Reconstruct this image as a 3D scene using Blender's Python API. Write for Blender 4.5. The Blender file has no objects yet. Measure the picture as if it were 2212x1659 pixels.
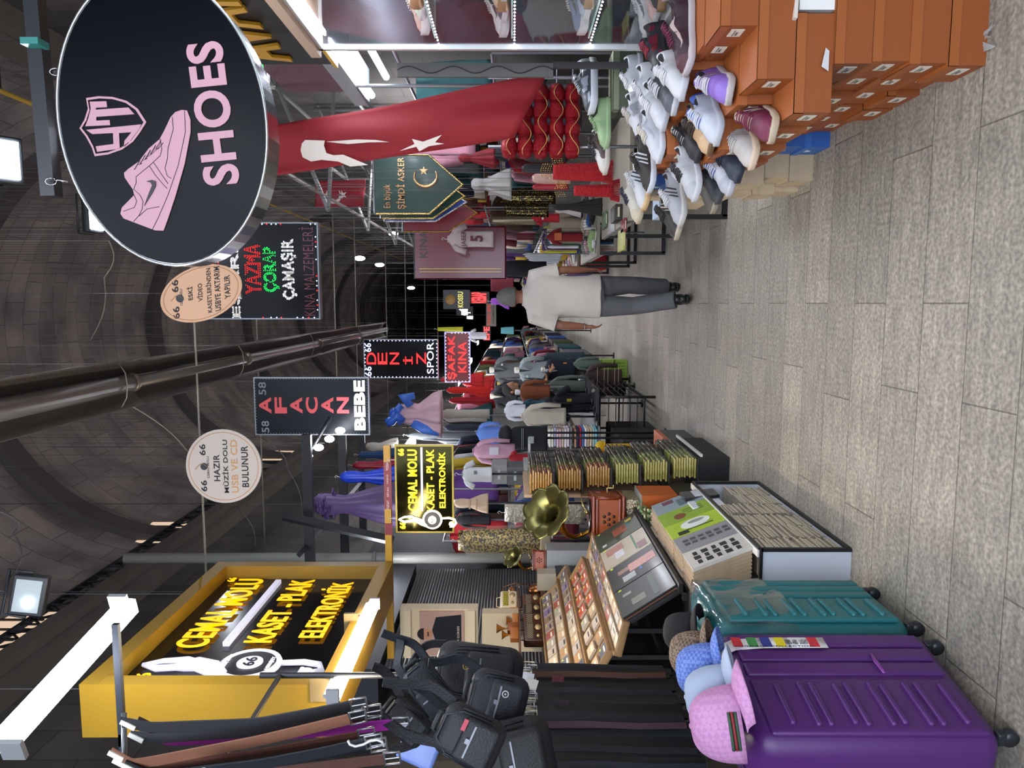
import bpy, bmesh, math, random
from mathutils import Vector, Matrix, Euler
random.seed(7)
C = bpy.context.scene.collection
S = bpy.context.scene
PI = math.pi
# ---------------------------------------------------------------- camera (phone held level, turned on its side)
F = 1600.0; CAM_Z = 1.6; YAW = math.radians(6.22)
FWD = Vector((-math.sin(YAW), math.cos(YAW), 0)); RGT = Vector((math.cos(YAW), math.sin(YAW), 0)); UP = Vector((0, 0, 1))
cam_data = bpy.data.cameras.new('camera'); cam = bpy.data.objects.new('camera', cam_data); C.objects.link(cam)
cam_data.sensor_fit = 'HORIZONTAL'; cam_data.sensor_width = 36.0; cam_data.lens = 36.0 * F / 2212.0
cam_data.clip_start = 0.05; cam_data.clip_end = 300
_m = Matrix((( -UP.x, RGT.x, -FWD.x, 0), (-UP.y, RGT.y, -FWD.y, 0), (-UP.z, RGT.z, -FWD.z, CAM_Z), (0, 0, 0, 1)))
cam.matrix_world = _m
S.camera = cam
S.view_settings.view_transform = 'Standard'; S.view_settings.look = 'None'; S.view_settings.gamma = 1.0
S.view_settings.exposure = 1.55; S.view_settings.use_curve_mapping = False
w = bpy.data.worlds.new('world'); S.world = w; w.use_nodes = True
w.node_tree.nodes['Background'].inputs[0].default_value = (0.62, 0.68, 0.8, 1)
w.node_tree.nodes['Background'].inputs[1].default_value = 2.2

def ray(ix, iy):
    u = 1659 - iy; v = ix
    return FWD + RGT * ((u - 829.5) / F) + UP * ((1106 - v) / F)
def aty(ix, iy, y):
    d = ray(ix, iy); t = y / d.y; return Vector((d.x * t, y, CAM_Z + d.z * t))
def atx(ix, iy, x):
    d = ray(ix, iy); t = x / d.x; return Vector((x, d.y * t, CAM_Z + d.z * t))
def atz(ix, iy, z):
    d = ray(ix, iy); t = (z - CAM_Z) / d.z; return Vector((d.x * t, d.y * t, z))

# ---------------------------------------------------------------- materials
def lin(c):
    if isinstance(c, str): c = tuple(int(c[i:i + 2], 16) for i in (0, 2, 4))
    return tuple(((x / 255.0) / 12.92 if x <= 10 else (((x / 255.0) + 0.055) / 1.055) ** 2.4) for x in c[:3]) + (1.0,)
_mats = {}
def M(col, rough=0.6, metal=0.0, es=0.0, var=0.0, vs=8.0, bump=0.0, bs=30.0, trans=0.0, alpha=1.0, coat=0.0, sheen=0.0, ecol=None):
    key = (col, rough, metal, es, var, vs, bump, bs, trans, alpha, coat, sheen, ecol)
    if key in _mats: return _mats[key]
    m = bpy.data.materials.new('m_%s' % (col if isinstance(col, str) else 'c')); m.use_nodes = True
    n = m.node_tree.nodes; l = m.node_tree.links; b = n['Principled BSDF']
    c = lin(col)
    b.inputs['Base Color'].default_value = c; b.inputs['Roughness'].default_value = rough
    b.inputs['Metallic'].default_value = metal
    if es: b.inputs['Emission Color'].default_value = lin(ecol) if ecol else c; b.inputs['Emission Strength'].default_value = es
    if trans: b.inputs['Transmission Weight'].default_value = trans; b.inputs['IOR'].default_value = 1.1
    if alpha < 1: b.inputs['Alpha'].default_value = alpha
    if coat: b.inputs['Coat Weight'].default_value = coat; b.inputs['Coat Roughness'].default_value = 0.1
    if sheen: b.inputs['Sheen Weight'].default_value = sheen
    if var or bump:
        tc = n.new('ShaderNodeTexCoord')
    if var:
        t = n.new('ShaderNodeTexNoise'); t.inputs['Scale'].default_value = vs; t.inputs['Detail'].default_value = 6
        l.new(tc.outputs['Object'], t.inputs['Vector'])
        mx = n.new('ShaderNodeMixRGB'); mx.blend_type = 'MIX'
        mx.inputs[1].default_value = tuple(max(0, x * (1 - var)) for x in c[:3]) + (1,)
        mx.inputs[2].default_value = tuple(min(1, x * (1 + var)) for x in c[:3]) + (1,)
        l.new(t.outputs['Fac'], mx.inputs[0]); l.new(mx.outputs[0], b.inputs['Base Color'])
    if bump:
        t2 = n.new('ShaderNodeTexNoise'); t2.inputs['Scale'].default_value = bs; t2.inputs['Detail'].default_value = 4
        l.new(tc.outputs['Object'], t2.inputs['Vector'])
        bp = n.new('ShaderNodeBump'); bp.inputs['Strength'].default_value = bump; bp.inputs['Distance'].default_value = 0.02
        l.new(t2.outputs['Fac'], bp.inputs['Height']); l.new(bp.outputs['Normal'], b.inputs['Normal'])
    _mats[key] = m
    return m
def dull(m, s=.12): m.node_tree.nodes['Principled BSDF'].inputs['Specular IOR Level'].default_value = s; return m
def glow(col, s): return M(col, rough=0.5, es=s)
def patmat(name, c1, c2, scale, kind='checker', rough=0.6, rot=0.0, thr=None, metal=0.0, es=0.0):
    key = ('pat', name)
    if key in _mats: return _mats[key]
    m = bpy.data.materials.new('m_' + name); m.use_nodes = True
    n = m.node_tree.nodes; l = m.node_tree.links; b = n['Principled BSDF']; b.inputs['Roughness'].default_value = rough
    b.inputs['Metallic'].default_value = metal
    tc = n.new('ShaderNodeTexCoord'); mp = n.new('ShaderNodeMapping'); l.new(tc.outputs['Object'], mp.inputs[0])
    mp.inputs['Rotation'].default_value = (rot, rot, rot)
    mx = n.new('ShaderNodeMixRGB'); mx.inputs[1].default_value = lin(c1); mx.inputs[2].default_value = lin(c2)
    if kind == 'checker':
        t = n.new('ShaderNodeTexChecker'); t.inputs['Scale'].default_value = scale; out = t.outputs['Fac']
    elif kind == 'voronoi':
        t = n.new('ShaderNodeTexVoronoi'); t.inputs['Scale'].default_value = scale; t.feature = 'F1'; out = t.outputs['Distance']
    elif kind == 'wave':
        t = n.new('ShaderNodeTexWave'); t.inputs['Scale'].default_value = scale; t.inputs['Distortion'].default_value = 4; out = t.outputs['Fac']
    elif kind == 'wavez':
        t = n.new('ShaderNodeTexWave'); t.bands_direction = 'Z'; t.inputs['Scale'].default_value = scale; out = t.outputs['Fac']
    elif kind == 'scroll':
        t = n.new('ShaderNodeTexWave'); t.wave_type = 'RINGS'; t.inputs['Scale'].default_value = scale; t.inputs['Distortion'].default_value = 18
        t.inputs['Detail Scale'].default_value = 2.0; out = t.outputs['Fac']
    else:
        t = n.new('ShaderNodeTexNoise'); t.inputs['Scale'].default_value = scale; t.inputs['Detail'].default_value = 3; out = t.outputs['Fac']
    l.new(mp.outputs[0], t.inputs['Vector'])
    if thr is not None:
        r = n.new('ShaderNodeValToRGB'); r.color_ramp.elements[0].position = thr - .03; r.color_ramp.elements[1].position = thr + .03
        l.new(out, r.inputs[0]); out = r.outputs[0]
    l.new(out, mx.inputs[0]); l.new(mx.outputs[0], b.inputs['Base Color'])
    if es: l.new(mx.outputs[0], b.inputs['Emission Color']); b.inputs['Emission Strength'].default_value = es
    _mats[key] = m
    return m
def glassmat(name='clear_glass', tint=(1, 1, 1, 1), alpha=0.12, rough=0.03):
    key = ('glass', name)
    if key in _mats: return _mats[key]
    m = bpy.data.materials.new(name); m.use_nodes = True; n = m.node_tree.nodes; l = m.node_tree.links
    n.remove(n['Principled BSDF']); o = n['Material Output']
    tr = n.new('ShaderNodeBsdfTransparent'); tr.inputs[0].default_value = tint
    gl = n.new('ShaderNodeBsdfGlossy'); gl.inputs['Roughness'].default_value = rough
    fr = n.new('ShaderNodeLayerWeight'); fr.inputs[0].default_value = .35; ml = n.new('ShaderNodeMath'); ml.operation = 'MULTIPLY'; ml.inputs[1].default_value = min(.9, alpha * 2.2)
    mx = n.new('ShaderNodeMixShader'); l.new(fr.outputs['Facing'], ml.inputs[0]); l.new(ml.outputs[0], mx.inputs[0]); l.new(tr.outputs[0], mx.inputs[1]); l.new(gl.outputs[0], mx.inputs[2])
    l.new(mx.outputs[0], o.inputs[0]); _mats[key] = m
    return m

# ---------------------------------------------------------------- mesh builder
class G:
    def __init__(self): self.bm = bmesh.new(); self.mi = 0; self.m = Matrix.Identity(4)
    def _add(self, vs, fs, smooth=False):
        b = [self.bm.verts.new(self.m @ Vector(v)) for v in vs]
        for f in fs:
            try:
                q = self.bm.faces.new([b[i] for i in f]); q.material_index = self.mi; q.smooth = smooth
            except ValueError: pass
        return b
    def box(self, c, s, rot=None, bev=0.0, taper=None):
        x, y, z = s[0] / 2, s[1] / 2, s[2] / 2
        R = Euler(rot).to_matrix() if rot is not None else Matrix.Identity(3)
        c = Vector(c)
        if bev <= 0:
            tx = taper or 1.0
            vs = [c + R @ Vector(p) for p in [(-x, -y, -z), (x, -y, -z), (x, y, -z), (-x, y, -z), (-x * tx, -y * tx, z), (x * tx, -y * tx, z), (x * tx, y * tx, z), (-x * tx, y * tx, z)]]
            self._add(vs, [(3, 2, 1, 0), (4, 5, 6, 7), (0, 1, 5, 4), (1, 2, 6, 5), (2, 3, 7, 6), (3, 0, 4, 7)])
        else:
            t = bmesh.new(); bmesh.ops.create_cube(t, size=1.0)
            for v in t.verts: v.co = Vector((v.co.x * s[0], v.co.y * s[1], v.co.z * s[2]))
            bmesh.ops.bevel(t, geom=list(t.edges), offset=min(bev, min(s) * .49), segments=4, profile=.5, affect='EDGES')
            t.verts.index_update()
            self._add([c + R @ v.co for v in t.verts], [[v.index for v in f.verts] for f in t.faces], True); t.free()
        return self
    def tube(self, pts, r, seg=10, cap=True, smooth=True, close=False):
        pts = [Vector(p) for p in pts]; n = len(pts)
        rr = r if isinstance(r, (list, tuple)) else [r] * n
        nrm = None; vs = []
        for i, p in enumerate(pts):
            if close: t = (pts[(i + 1) % n] - pts[i - 1])
            else: t = (pts[min(i + 1, n - 1)] - pts[max(i - 1, 0)])
            if t.length < 1e-9: t = Vector((0, 0, 1))
            t.normalize()
            if nrm is None:
                a = Vector((0, 0, 1)) if abs(t.z) < .9 else Vector((1, 0, 0)); nrm = t.cross(a).normalized()
            nrm = (nrm - t * nrm.dot(t)).normalized(); bn = t.cross(nrm)
            rx, ry = rr[i] if isinstance(rr[i], (tuple, list)) else (rr[i], rr[i])
            for k in range(seg):
                a = 2 * PI * k / seg; vs.append(p + nrm * math.cos(a) * rx + bn * math.sin(a) * ry)
        fs = []
        for i in range(n if close else n - 1):
            j = (i + 1) % n
            for k in range(seg): fs.append((i * seg + k, i * seg + (k + 1) % seg, j * seg + (k + 1) % seg, j * seg + k))
        if cap and not close: fs.append(tuple(range(seg))[::-1]); fs.append(tuple((n - 1) * seg + k for k in range(seg)))
        self._add(vs, fs, smooth); return self
    def cyl(self, a, b, r, seg=14, r2=None): return self.tube([a, b], [r, r if r2 is None else r2], seg, smooth=False if seg < 8 else True)
    def lathe(self, prof, o=(0, 0, 0), seg=24, axis='z', cap=False):
        o = Vector(o); vs = []; fs = []
        for r, h in prof:
            for k in range(seg):
                a = 2 * PI * k / seg; p = (math.cos(a) * r, math.sin(a) * r, h)
                if axis == 'y': p = (p[0], p[2], p[1])
                if axis == 'x': p = (p[2], p[0], p[1])
                vs.append(o + Vector(p))
        n = len(prof)
        for i in range(n - 1):
            for k in range(seg): fs.append((i * seg + k, i * seg + (k + 1) % seg, (i + 1) * seg + (k + 1) % seg, (i + 1) * seg + k))
        if cap: fs += [tuple(range(seg))[::-1], tuple((n - 1) * seg + k for k in range(seg))]
        self._add(vs, fs, True); return self
    def sph(self, c, r, seg=12):
        r = r if isinstance(r, (tuple, list)) else (r, r, r)
        t = bmesh.new(); bmesh.ops.create_uvsphere(t, u_segments=seg, v_segments=max(6, seg * 2 // 3), radius=1.0); t.verts.index_update()
        self._add([Vector(c) + Vector((v.co.x * r[0], v.co.y * r[1], v.co.z * r[2])) for v in t.verts], [[v.index for v in f.verts] for f in t.faces], True); t.free(); return self
    def dot(self, c, r):
        c = Vector(c); self._add([c + Vector(p) * r for p in [(1, 0, 0), (0, 1, 0), (-1, 0, 0), (0, -1, 0), (0, 0, 1), (0, 0, -1)]],
                 [(0, 1, 4), (1, 2, 4), (2, 3, 4), (3, 0, 4), (1, 0, 5), (2, 1, 5), (3, 2, 5), (0, 3, 5)]); return self
    def grid(self, f, nu, nv, wrapu=False, smooth=True, thick=0.0):
        vs = [Vector(f(i / nu, j / nv)) for j in range(nv + 1) for i in range(nu + (0 if wrapu else 1))]
        W = nu if wrapu else nu + 1; fs = []
        for j in range(nv):
            for i in range(nu): fs.append((j * W + i, j * W + (i + 1) % W if wrapu else j * W + i + 1, (j + 1) * W + ((i + 1) % W if wrapu else i + 1), (j + 1) * W + i))
        self._add(vs, fs, smooth); return self
    def prism(self, poly, o, ax, ay, d):
        """2-D polygon in the plane (o, ax, ay), thickened along d"""
        o, ax, ay, d = Vector(o), Vector(ax), Vector(ay), Vector(d); n = len(poly)
        vs = [o + ax * p[0] + ay * p[1] for p in poly] + [o + ax * p[0] + ay * p[1] + d for p in poly]
        self._add(vs, [tuple(range(n)), tuple(range(2 * n - 1, n - 1, -1))] + [(i, (i + 1) % n, n + (i + 1) % n, n + i) for i in range(n)]); return self
    def quad(self, a, b, c, d): self._add([a, b, c, d], [(0, 1, 2, 3)]); return self
    def loft(self, rings, smooth=True, cap=True):
        n = len(rings[0]); vs = [p for r in rings for p in r]; fs = []
        for i in range(len(rings) - 1):
            for k in range(n): fs.append((i * n + k, i * n + (k + 1) % n, (i + 1) * n + (k + 1) % n, (i + 1) * n + k))
        if cap: fs += [tuple(range(n))[::-1], tuple((len(rings) - 1) * n + k for k in range(n))]
        self._add(vs, fs, smooth); return self
    def obj(self, name, mats, parent=None, loc=None, rot=None, remesh=0.0, solid=0.0, sub=0):
        bmesh.ops.recalc_face_normals(self.bm, faces=self.bm.faces)
        me = bpy.data.meshes.new(name); self.bm.to_mesh(me); self.bm.free()
        for m in (mats if isinstance(mats, (list, tuple)) else [mats]): me.materials.append(m)
        o = bpy.data.objects.new(name, me); C.objects.link(o)
        if parent is not None: o.parent = parent
        if loc is not None: o.location = loc
        if rot is not None: o.rotation_euler = rot
        if remesh:
            d = o.modifiers.new('r', 'REMESH'); d.mode = 'VOXEL'; d.voxel_size = remesh; d.use_smooth_shade = True
            s = o.modifiers.new('s', 'SMOOTH'); s.iterations = 4; s.factor = .5
        if solid: d = o.modifiers.new('t', 'SOLIDIFY'); d.thickness = solid; d.offset = 0
        if sub: d = o.modifiers.new('u', 'SUBSURF'); d.levels = d.render_levels = sub
        return o

def thing(name, label, cat, loc=(0, 0, 0), rot=0, group=None):
    o = bpy.data.objects.new(name, None); C.objects.link(o); o.location = loc
    o.rotation_euler = rot if isinstance(rot, (tuple, list, Euler)) else (0, 0, rot)
    return tag(o, label, cat, group)
def tag(o, label, cat, group=None):
    o['label'] = label; o['category'] = cat
    if group: o['group'] = group
    return o
def struct(o): o['kind'] = 'structure'; return o
def dup(root, loc=None, rot=None, label=None, group=None):
    def cp(o, par):
        c = o.copy(); C.objects.link(c)
        if par is not None: c.parent = par
        for k in list(o.children): cp(k, c)
        return c
    r = cp(root, None)
    if loc is not None: r.location = loc
    if rot is not None: r.rotation_euler = rot if isinstance(rot, (tuple, list, Euler)) else (0, 0, rot)
    if label: r['label'] = label
    if group: r['group'] = group
    return r
ORD = 'first second third fourth fifth sixth seventh eighth ninth tenth eleventh twelfth thirteenth fourteenth fifteenth sixteenth seventeenth eighteenth nineteenth twentieth'.split()

_fc = {}
def textmesh(s, bold=0.0, ext=0.0, spc=1.06):
    cu = bpy.data.curves.new('t', 'FONT'); cu.body = s; cu.extrude = ext; cu.offset = bold; cu.resolution_u = 5; cu.space_character = spc
    o = bpy.data.objects.new('t', cu); C.objects.link(o)
    dg = bpy.context.evaluated_depsgraph_get(); dg.update()
    me = bpy.data.meshes.new_from_object(o.evaluated_get(dg)); bpy.data.objects.remove(o); bpy.data.curves.remove(cu)
    return me
def textfit(name, s, x0, x1, z0, z1, mat, parent, y=0.0, depth=0.004, bold=0.012, frame=None, shear=0.0):
    """text mesh fitted into the box x0..x1, z0..z1 of the local XZ plane facing -Y (frame: Matrix for other planes)"""
    me = textmesh(s, bold, 0.02)
    xs = [v.co.x for v in me.vertices]; ys = [v.co.y for v in me.vertices]
    if not xs: return None
    ax, bx, ay, by = min(xs), max(xs), min(ys), max(ys)
    for v in me.vertices:
        p = v.co; X = x0 + (p.x - ax) / (bx - ax) * (x1 - x0); Z = z0 + (p.y - ay) / (by - ay) * (z1 - z0)
        X += shear * (Z - z0)
        q = Vector((X, y - (p.z / 0.02 + 1) * depth / 2, Z))
        v.co = frame @ q if frame is not None else q
    me.materials.clear(); me.materials.append(mat)
    o = bpy.data.objects.new(name, me); C.objects.link(o); o.parent = parent
    return o
def ledtext(name, s, x0, x1, z0, z1, mat, parent, y=0.0, step=0.012, r=0.004, bold=0.0):
    """row of light-emitting dots along the outline of the letters"""
    me = textmesh(s, bold, 0.0)
    b = bmesh.new(); b.from_mesh(me); xs = [v.co.x for v in b.verts]; ys = [v.co.y for v in b.verts]
    ax, bx, ay, by = min(xs), max(xs), min(ys), max(ys); g = G(); got = []
    for e in b.edges:
        if len(e.link_faces) != 1: continue
        P = [Vector((x0 + (v.co.x - ax) / (bx - ax) * (x1 - x0), y, z0 + (v.co.y - ay) / (by - ay) * (z1 - z0))) for v in e.verts]
        L = (P[1] - P[0]).length; n = max(1, int(L / step))
        for i in range(n):
            p = P[0].lerp(P[1], i / n)
            k = (round(p.x / step * 1.3), round(p.z / step * 1.3))
            if k in got: continue
            got.append(k); g.dot(p, r)
    b.free(); bpy.data.meshes.remove(me)
    return g.obj(name, mat, parent)
# ---------------------------------------------------------------- floor, walls, vault
def floor_mat():
    m = bpy.data.materials.new('stone_floor'); m.use_nodes = True; n = m.node_tree.nodes; l = m.node_tree.links; b = n['Principled BSDF']
    tc = n.new('ShaderNodeTexCoord')
    br = n.new('ShaderNodeTexBrick'); l.new(tc.outputs['Object'], br.inputs['Vector'])
    br.inputs['Scale'].default_value = 1.0; br.inputs['Brick Width'].default_value = 0.95; br.inputs['Row Height'].default_value = 0.29
    br.inputs['Mortar Size'].default_value = 0.004; br.inputs['Mortar Smooth'].default_value = 0.6; br.offset = 0.37; br.squash = 1.3; br.squash_frequency = 3
    br.inputs['Color1'].default_value = lin('98958e'); br.inputs['Color2'].default_value = lin('aca79e'); br.inputs['Mortar'].default_value = lin('706b64')
    n1 = n.new('ShaderNodeTexNoise'); n1.inputs['Scale'].default_value = 60; n1.inputs['Detail'].default_value = 8; l.new(tc.outputs['Object'], n1.inputs['Vector'])
    mp = n.new('ShaderNodeMapping'); mp.inputs['Scale'].default_value = (1.0, 5.0, 1); l.new(tc.outputs['Object'], mp.inputs[0])
    n2 = n.new('ShaderNodeTexNoise'); n2.inputs['Scale'].default_value = 5; n2.inputs['Detail'].default_value = 9; n2.inputs['Roughness'].default_value = .65; l.new(mp.outputs[0], n2.inputs['Vector'])
    r1 = n.new('ShaderNodeValToRGB'); r1.color_ramp.elements[0].position = .35; r1.color_ramp.elements[1].position = .68
    r1.color_ramp.elements[0].color = (.6, .6, .6, 1); r1.color_ramp.elements[1].color = (1.25, 1.22, 1.17, 1); l.new(n1.outputs['Fac'], r1.inputs[0])
    r2 = n.new('ShaderNodeValToRGB'); r2.color_ramp.elements[0].position = .3; r2.color_ramp.elements[1].position = .72
    r2.color_ramp.elements[0].color = (.62, .6, .6, 1); r2.color_ramp.elements[1].color = (1.2, 1.17, 1.1, 1); l.new(n2.outputs['Fac'], r2.inputs[0])
    a = n.new('ShaderNodeMixRGB'); a.blend_type = 'MULTIPLY'; a.inputs[0].default_value = 1; l.new(br.outputs['Color'], a.inputs[1]); l.new(r1.outputs[0], a.inputs[2])
    c = n.new('ShaderNodeMixRGB'); c.blend_type = 'MULTIPLY'; c.inputs[0].default_value = 1; l.new(a.outputs[0], c.inputs[1]); l.new(r2.outputs[0], c.inputs[2])
    l.new(c.outputs[0], b.inputs['Base Color'])
    rr = n.new('ShaderNodeMapRange'); rr.inputs[3].default_value = .32; rr.inputs[4].default_value = .75; l.new(n2.outputs['Fac'], rr.inputs[0]); l.new(rr.outputs[0], b.inputs['Roughness'])
    bp = n.new('ShaderNodeBump'); bp.inputs['Strength'].default_value = .35; bp.inputs['Distance'].default_value = .006
    ad = n.new('ShaderNodeMath'); ad.operation = 'SUBTRACT'; l.new(n1.outputs['Fac'], ad.inputs[0]); l.new(br.outputs['Fac'], ad.inputs[1])
    l.new(ad.outputs[0], bp.inputs['Height']); l.new(bp.outputs[0], b.inputs['Normal'])
    return m
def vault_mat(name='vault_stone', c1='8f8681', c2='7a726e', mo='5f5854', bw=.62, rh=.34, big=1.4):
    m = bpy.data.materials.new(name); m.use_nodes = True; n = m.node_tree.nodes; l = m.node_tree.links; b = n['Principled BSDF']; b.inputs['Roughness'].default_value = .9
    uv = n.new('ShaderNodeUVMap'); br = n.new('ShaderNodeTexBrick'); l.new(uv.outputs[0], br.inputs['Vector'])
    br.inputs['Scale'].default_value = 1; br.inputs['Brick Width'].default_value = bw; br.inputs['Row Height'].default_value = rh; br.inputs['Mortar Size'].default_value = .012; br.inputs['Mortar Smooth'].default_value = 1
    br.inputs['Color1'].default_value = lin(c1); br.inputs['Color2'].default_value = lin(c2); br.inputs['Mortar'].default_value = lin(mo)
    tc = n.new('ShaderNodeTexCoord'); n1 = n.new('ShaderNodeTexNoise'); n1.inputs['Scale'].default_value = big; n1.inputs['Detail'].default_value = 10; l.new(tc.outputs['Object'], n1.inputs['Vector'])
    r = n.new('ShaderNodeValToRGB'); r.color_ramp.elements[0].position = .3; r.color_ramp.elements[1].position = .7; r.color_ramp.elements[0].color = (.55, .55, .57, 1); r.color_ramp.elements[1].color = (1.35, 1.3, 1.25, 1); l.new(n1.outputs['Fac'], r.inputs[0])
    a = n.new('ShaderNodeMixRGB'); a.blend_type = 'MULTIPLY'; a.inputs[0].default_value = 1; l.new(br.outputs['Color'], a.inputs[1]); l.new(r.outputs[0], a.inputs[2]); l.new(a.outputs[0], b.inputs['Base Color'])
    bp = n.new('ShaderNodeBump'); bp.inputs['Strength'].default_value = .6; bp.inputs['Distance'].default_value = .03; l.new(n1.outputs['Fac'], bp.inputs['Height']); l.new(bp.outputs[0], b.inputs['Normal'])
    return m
YB, YE = -4.0, 62.0
XL, XR = -3.1, 2.3; XC = -0.4; RV = 2.7; ZS = 5.9
g = G(); g.quad((XL - .3, YB, 0), (XR + .3, YB, 0), (XR + .3, YE, 0), (XL - .3, YE, 0)); struct(g.obj('floor', floor_mat()))
def uvsheet(name, f, nu, nv, mat, su, sv):
    bm = bmesh.new(); uvl = bm.loops.layers.uv.new('UVMap')
    V = [[bm.verts.new(f(i / nu, j / nv)) for i in range(nu + 1)] for j in range(nv + 1)]
    for j in range(nv):
        for i in range(nu):
            q = bm.faces.new([V[j][i], V[j][i + 1], V[j + 1][i + 1], V[j + 1][i]]); q.smooth = True
            for lp, (a, b) in zip(q.loops, [(i, j), (i + 1, j), (i + 1, j + 1), (i, j + 1)]): lp[uvl].uv = (a / nu * su, b / nv * sv)
    me = bpy.data.meshes.new(name); bm.to_mesh(me); bm.free(); me.materials.append(mat)
    o = bpy.data.objects.new(name, me); C.objects.link(o); return struct(o)
VM = vault_mat()
def jit(y, a): return 0.03 * math.sin(y * 3.1 + a * 5) + 0.02 * math.sin(y * 7.7 - a * 9)
def vaultf(u, v):
    a = PI * u; y = YB + (YE - YB) * v; r = RV + jit(y, a)
    return (XC - r * math.cos(a), y, ZS + r * math.sin(a))
uvsheet('ceiling', vaultf, 40, 160, VM, PI * RV, YE - YB)
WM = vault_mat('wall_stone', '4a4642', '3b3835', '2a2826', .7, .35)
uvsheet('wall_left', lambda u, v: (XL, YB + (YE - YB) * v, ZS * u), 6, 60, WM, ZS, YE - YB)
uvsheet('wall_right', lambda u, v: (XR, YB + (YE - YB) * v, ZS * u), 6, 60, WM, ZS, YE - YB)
g = G(); g.prism([(XL - .3, -.1), (XR + .3, -.1)] + [(XC + (RV + .3) * math.cos(a * PI / 24), ZS + (RV + .3) * math.sin(a * PI / 24)) for a in range(25)], (0, YE, 0), (1, 0, 0), (0, 0, 1), (0, .1, 0))
struct(g.obj('wall_back', M('1a1816', .9)))
# the darker arches under the vault
ARCH = vault_mat('arch_stone', '3b3433', '322c2c', '262120', .3, .3)
for k in range(11):
    y0 = 4.4 + 5.0 * k - 0.17
    g = G()
    for i in range(40):
        a0, a1 = PI * i / 40, PI * (i + 1) / 40
        def pt(a, r, y): return (XC - r * math.cos(a), y, ZS + r * math.sin(a))
        ro, ri = RV + .04, RV - .13
        q = [pt(a0, ri, y0), pt(a1, ri, y0), pt(a1, ri, y0 + .34), pt(a0, ri, y0 + .34)]
        g.quad(*q); g.quad(pt(a0, ri, y0), pt(a1, ri, y0), pt(a1, ro, y0), pt(a0, ro, y0)); g.quad(pt(a0, ri, y0 + .34), pt(a1, ri, y0 + .34), pt(a1, ro, y0 + .34), pt(a0, ro, y0 + .34))
    struct(g.obj('trim_%d' % (k + 1), M('4c4443', .9, var=.3, vs=3)))
# cornices where the walls meet the vault
for nm, x, sx in (('trim_20', XL, 1), ('trim_21', XR, -1)):
    g = G(); g.box((x + sx * .09, 28, 5.55), (.18, 63, .12)); g.box((x + sx * .14, 28, 5.7), (.28, 63, .16)); struct(g.obj(nm, M('565049', .85, var=.3, vs=2)))
# high windows with brown daylight behind them
for k, (y, s) in enumerate([(4.6, -1), (6.6, -1), (9.6, -1), (3.4, 1), (5.6, 1), (14.6, -1), (9.8, 1)]):
    x = XL if s < 0 else XR
    g = G(); g.box((x, y, 6.35), (.12, .95, .62)); f = struct(g.obj('window_%d' % (k + 1), M('2d2a28', .8)))
    g = G(); g.box((x - s * .068, y, 6.35), (.02, .85, .52)); g.obj('pane', M('8a7a6a', .6, es=.55, ecol='b59d86', var=.4, vs=4), f)
    g = G()
    for q in range(1, 4): g.box((x - s * .083, y - .425 + .85 * q / 4, 6.35), (.015, .03, .52))
    g.obj('muntin', M('2d2a28', .8), f)
# ---------------------------------------------------------------- signs
BLACK = M('07090f', .28); CHROME = M('b8bcc0', .22, 1.0); STEEL = M('8c9096', .4, .9); DARKST = M('1b1d22', .5, .3); YEL = M('c79a1c', .45); PINK = M('b98c98', .6, es=.02)
def crop(pts, sc, ox, oy, y, o):
    """outline points measured on the sign's own plane"""
    out = []
    for a, b in pts:
        p = aty(ox + a / sc, oy + b / sc, y) - o; out.append((p.x, p.z))
    return out
def poly(name, pts, mat, parent, y=0.0, d=.004):
    g = G(); g.prism(pts, (0, y, 0), (1, 0, 0), (0, 0, 1), (0, -d, 0)); return g.obj(name, mat, parent)
def strokeline(name, lines, r, mat, parent, y=0.0):
    g = G()
    for ln in lines: g.tube([(p[0], y, p[1]) for p in ln], r, 6)
    return g.obj(name, mat, parent)
# oval shoe-shop sign
ys = 2.6; o = aty(352, 262, ys)
t = thing('oval_shop_sign', 'black oval lightbox sign with pink trainer drawing, shield and the word SHOES', 'sign', o)
ra, rb = .485, .352; tl = math.radians(6)
def ell(r1, r2, n=72, tilt=tl): return [(math.cos(a) * r1 * math.cos(tilt) - math.sin(a) * r2 * math.sin(tilt), math.cos(a) * r1 * math.sin(tilt) + math.sin(a) * r2 * math.cos(tilt)) for a in [2 * PI * k / n for k in range(n)]]
g = G(); g.prism(ell(ra, rb), (0, 0, 0), (1, 0, 0), (0, 0, 1), (0, .13, 0)); g.obj('casing', M('c2c5c9', .18, 1.0), t)
g = G(); g.prism(ell(ra - .006, rb - .006), (0, -.001, 0), (1, 0, 0), (0, 0, 1), (0, -.004, 0)); g.obj('face', dull(M('02030b', .3)), t)
g = G(); g.tube([(p[0], -.004, p[1]) for p in ell(ra, rb)], .005, 6, close=True); g.obj('rim', M('c9cdd0', .25, .8), t)
fr = Matrix.Rotation(-math.radians(5.3), 4, 'Y')
q = crop([(1310, 1160), (1450, 320)], 2.963, 0, 0, ys, o); 
cx = (q[0][0] + q[1][0]) / 2
c0 = crop([(1370, 735)], 2.963, 0, 0, ys, o)[0]
textfit('lettering', 'SHOES', -.235, .235, -.062, .062, PINK, t, y=-.006, bold=.03, frame=Matrix.Translation((c0[0], 0, c0[1])) @ fr)
P = lambda pts: crop(pts, 2.963, 0, 0, ys, o)
poly('shoe_drawing', P([(1170, 708), (1205, 712), (1226, 770), (1227, 850), (1190, 1050), (1130, 1260), (1080, 1410), (1055, 1478), (1000, 1476), (900, 1438), (800, 1400), (780, 1370), (790, 1330), (830, 1290), (868, 1250), (860, 1215), (835, 1180), (808, 1140), (803, 1110), (830, 1085), (900, 1035), (960, 955), (1030, 895), (1060, 840), (1100, 755), (1130, 722)]), PINK, t, -.006)
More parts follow.
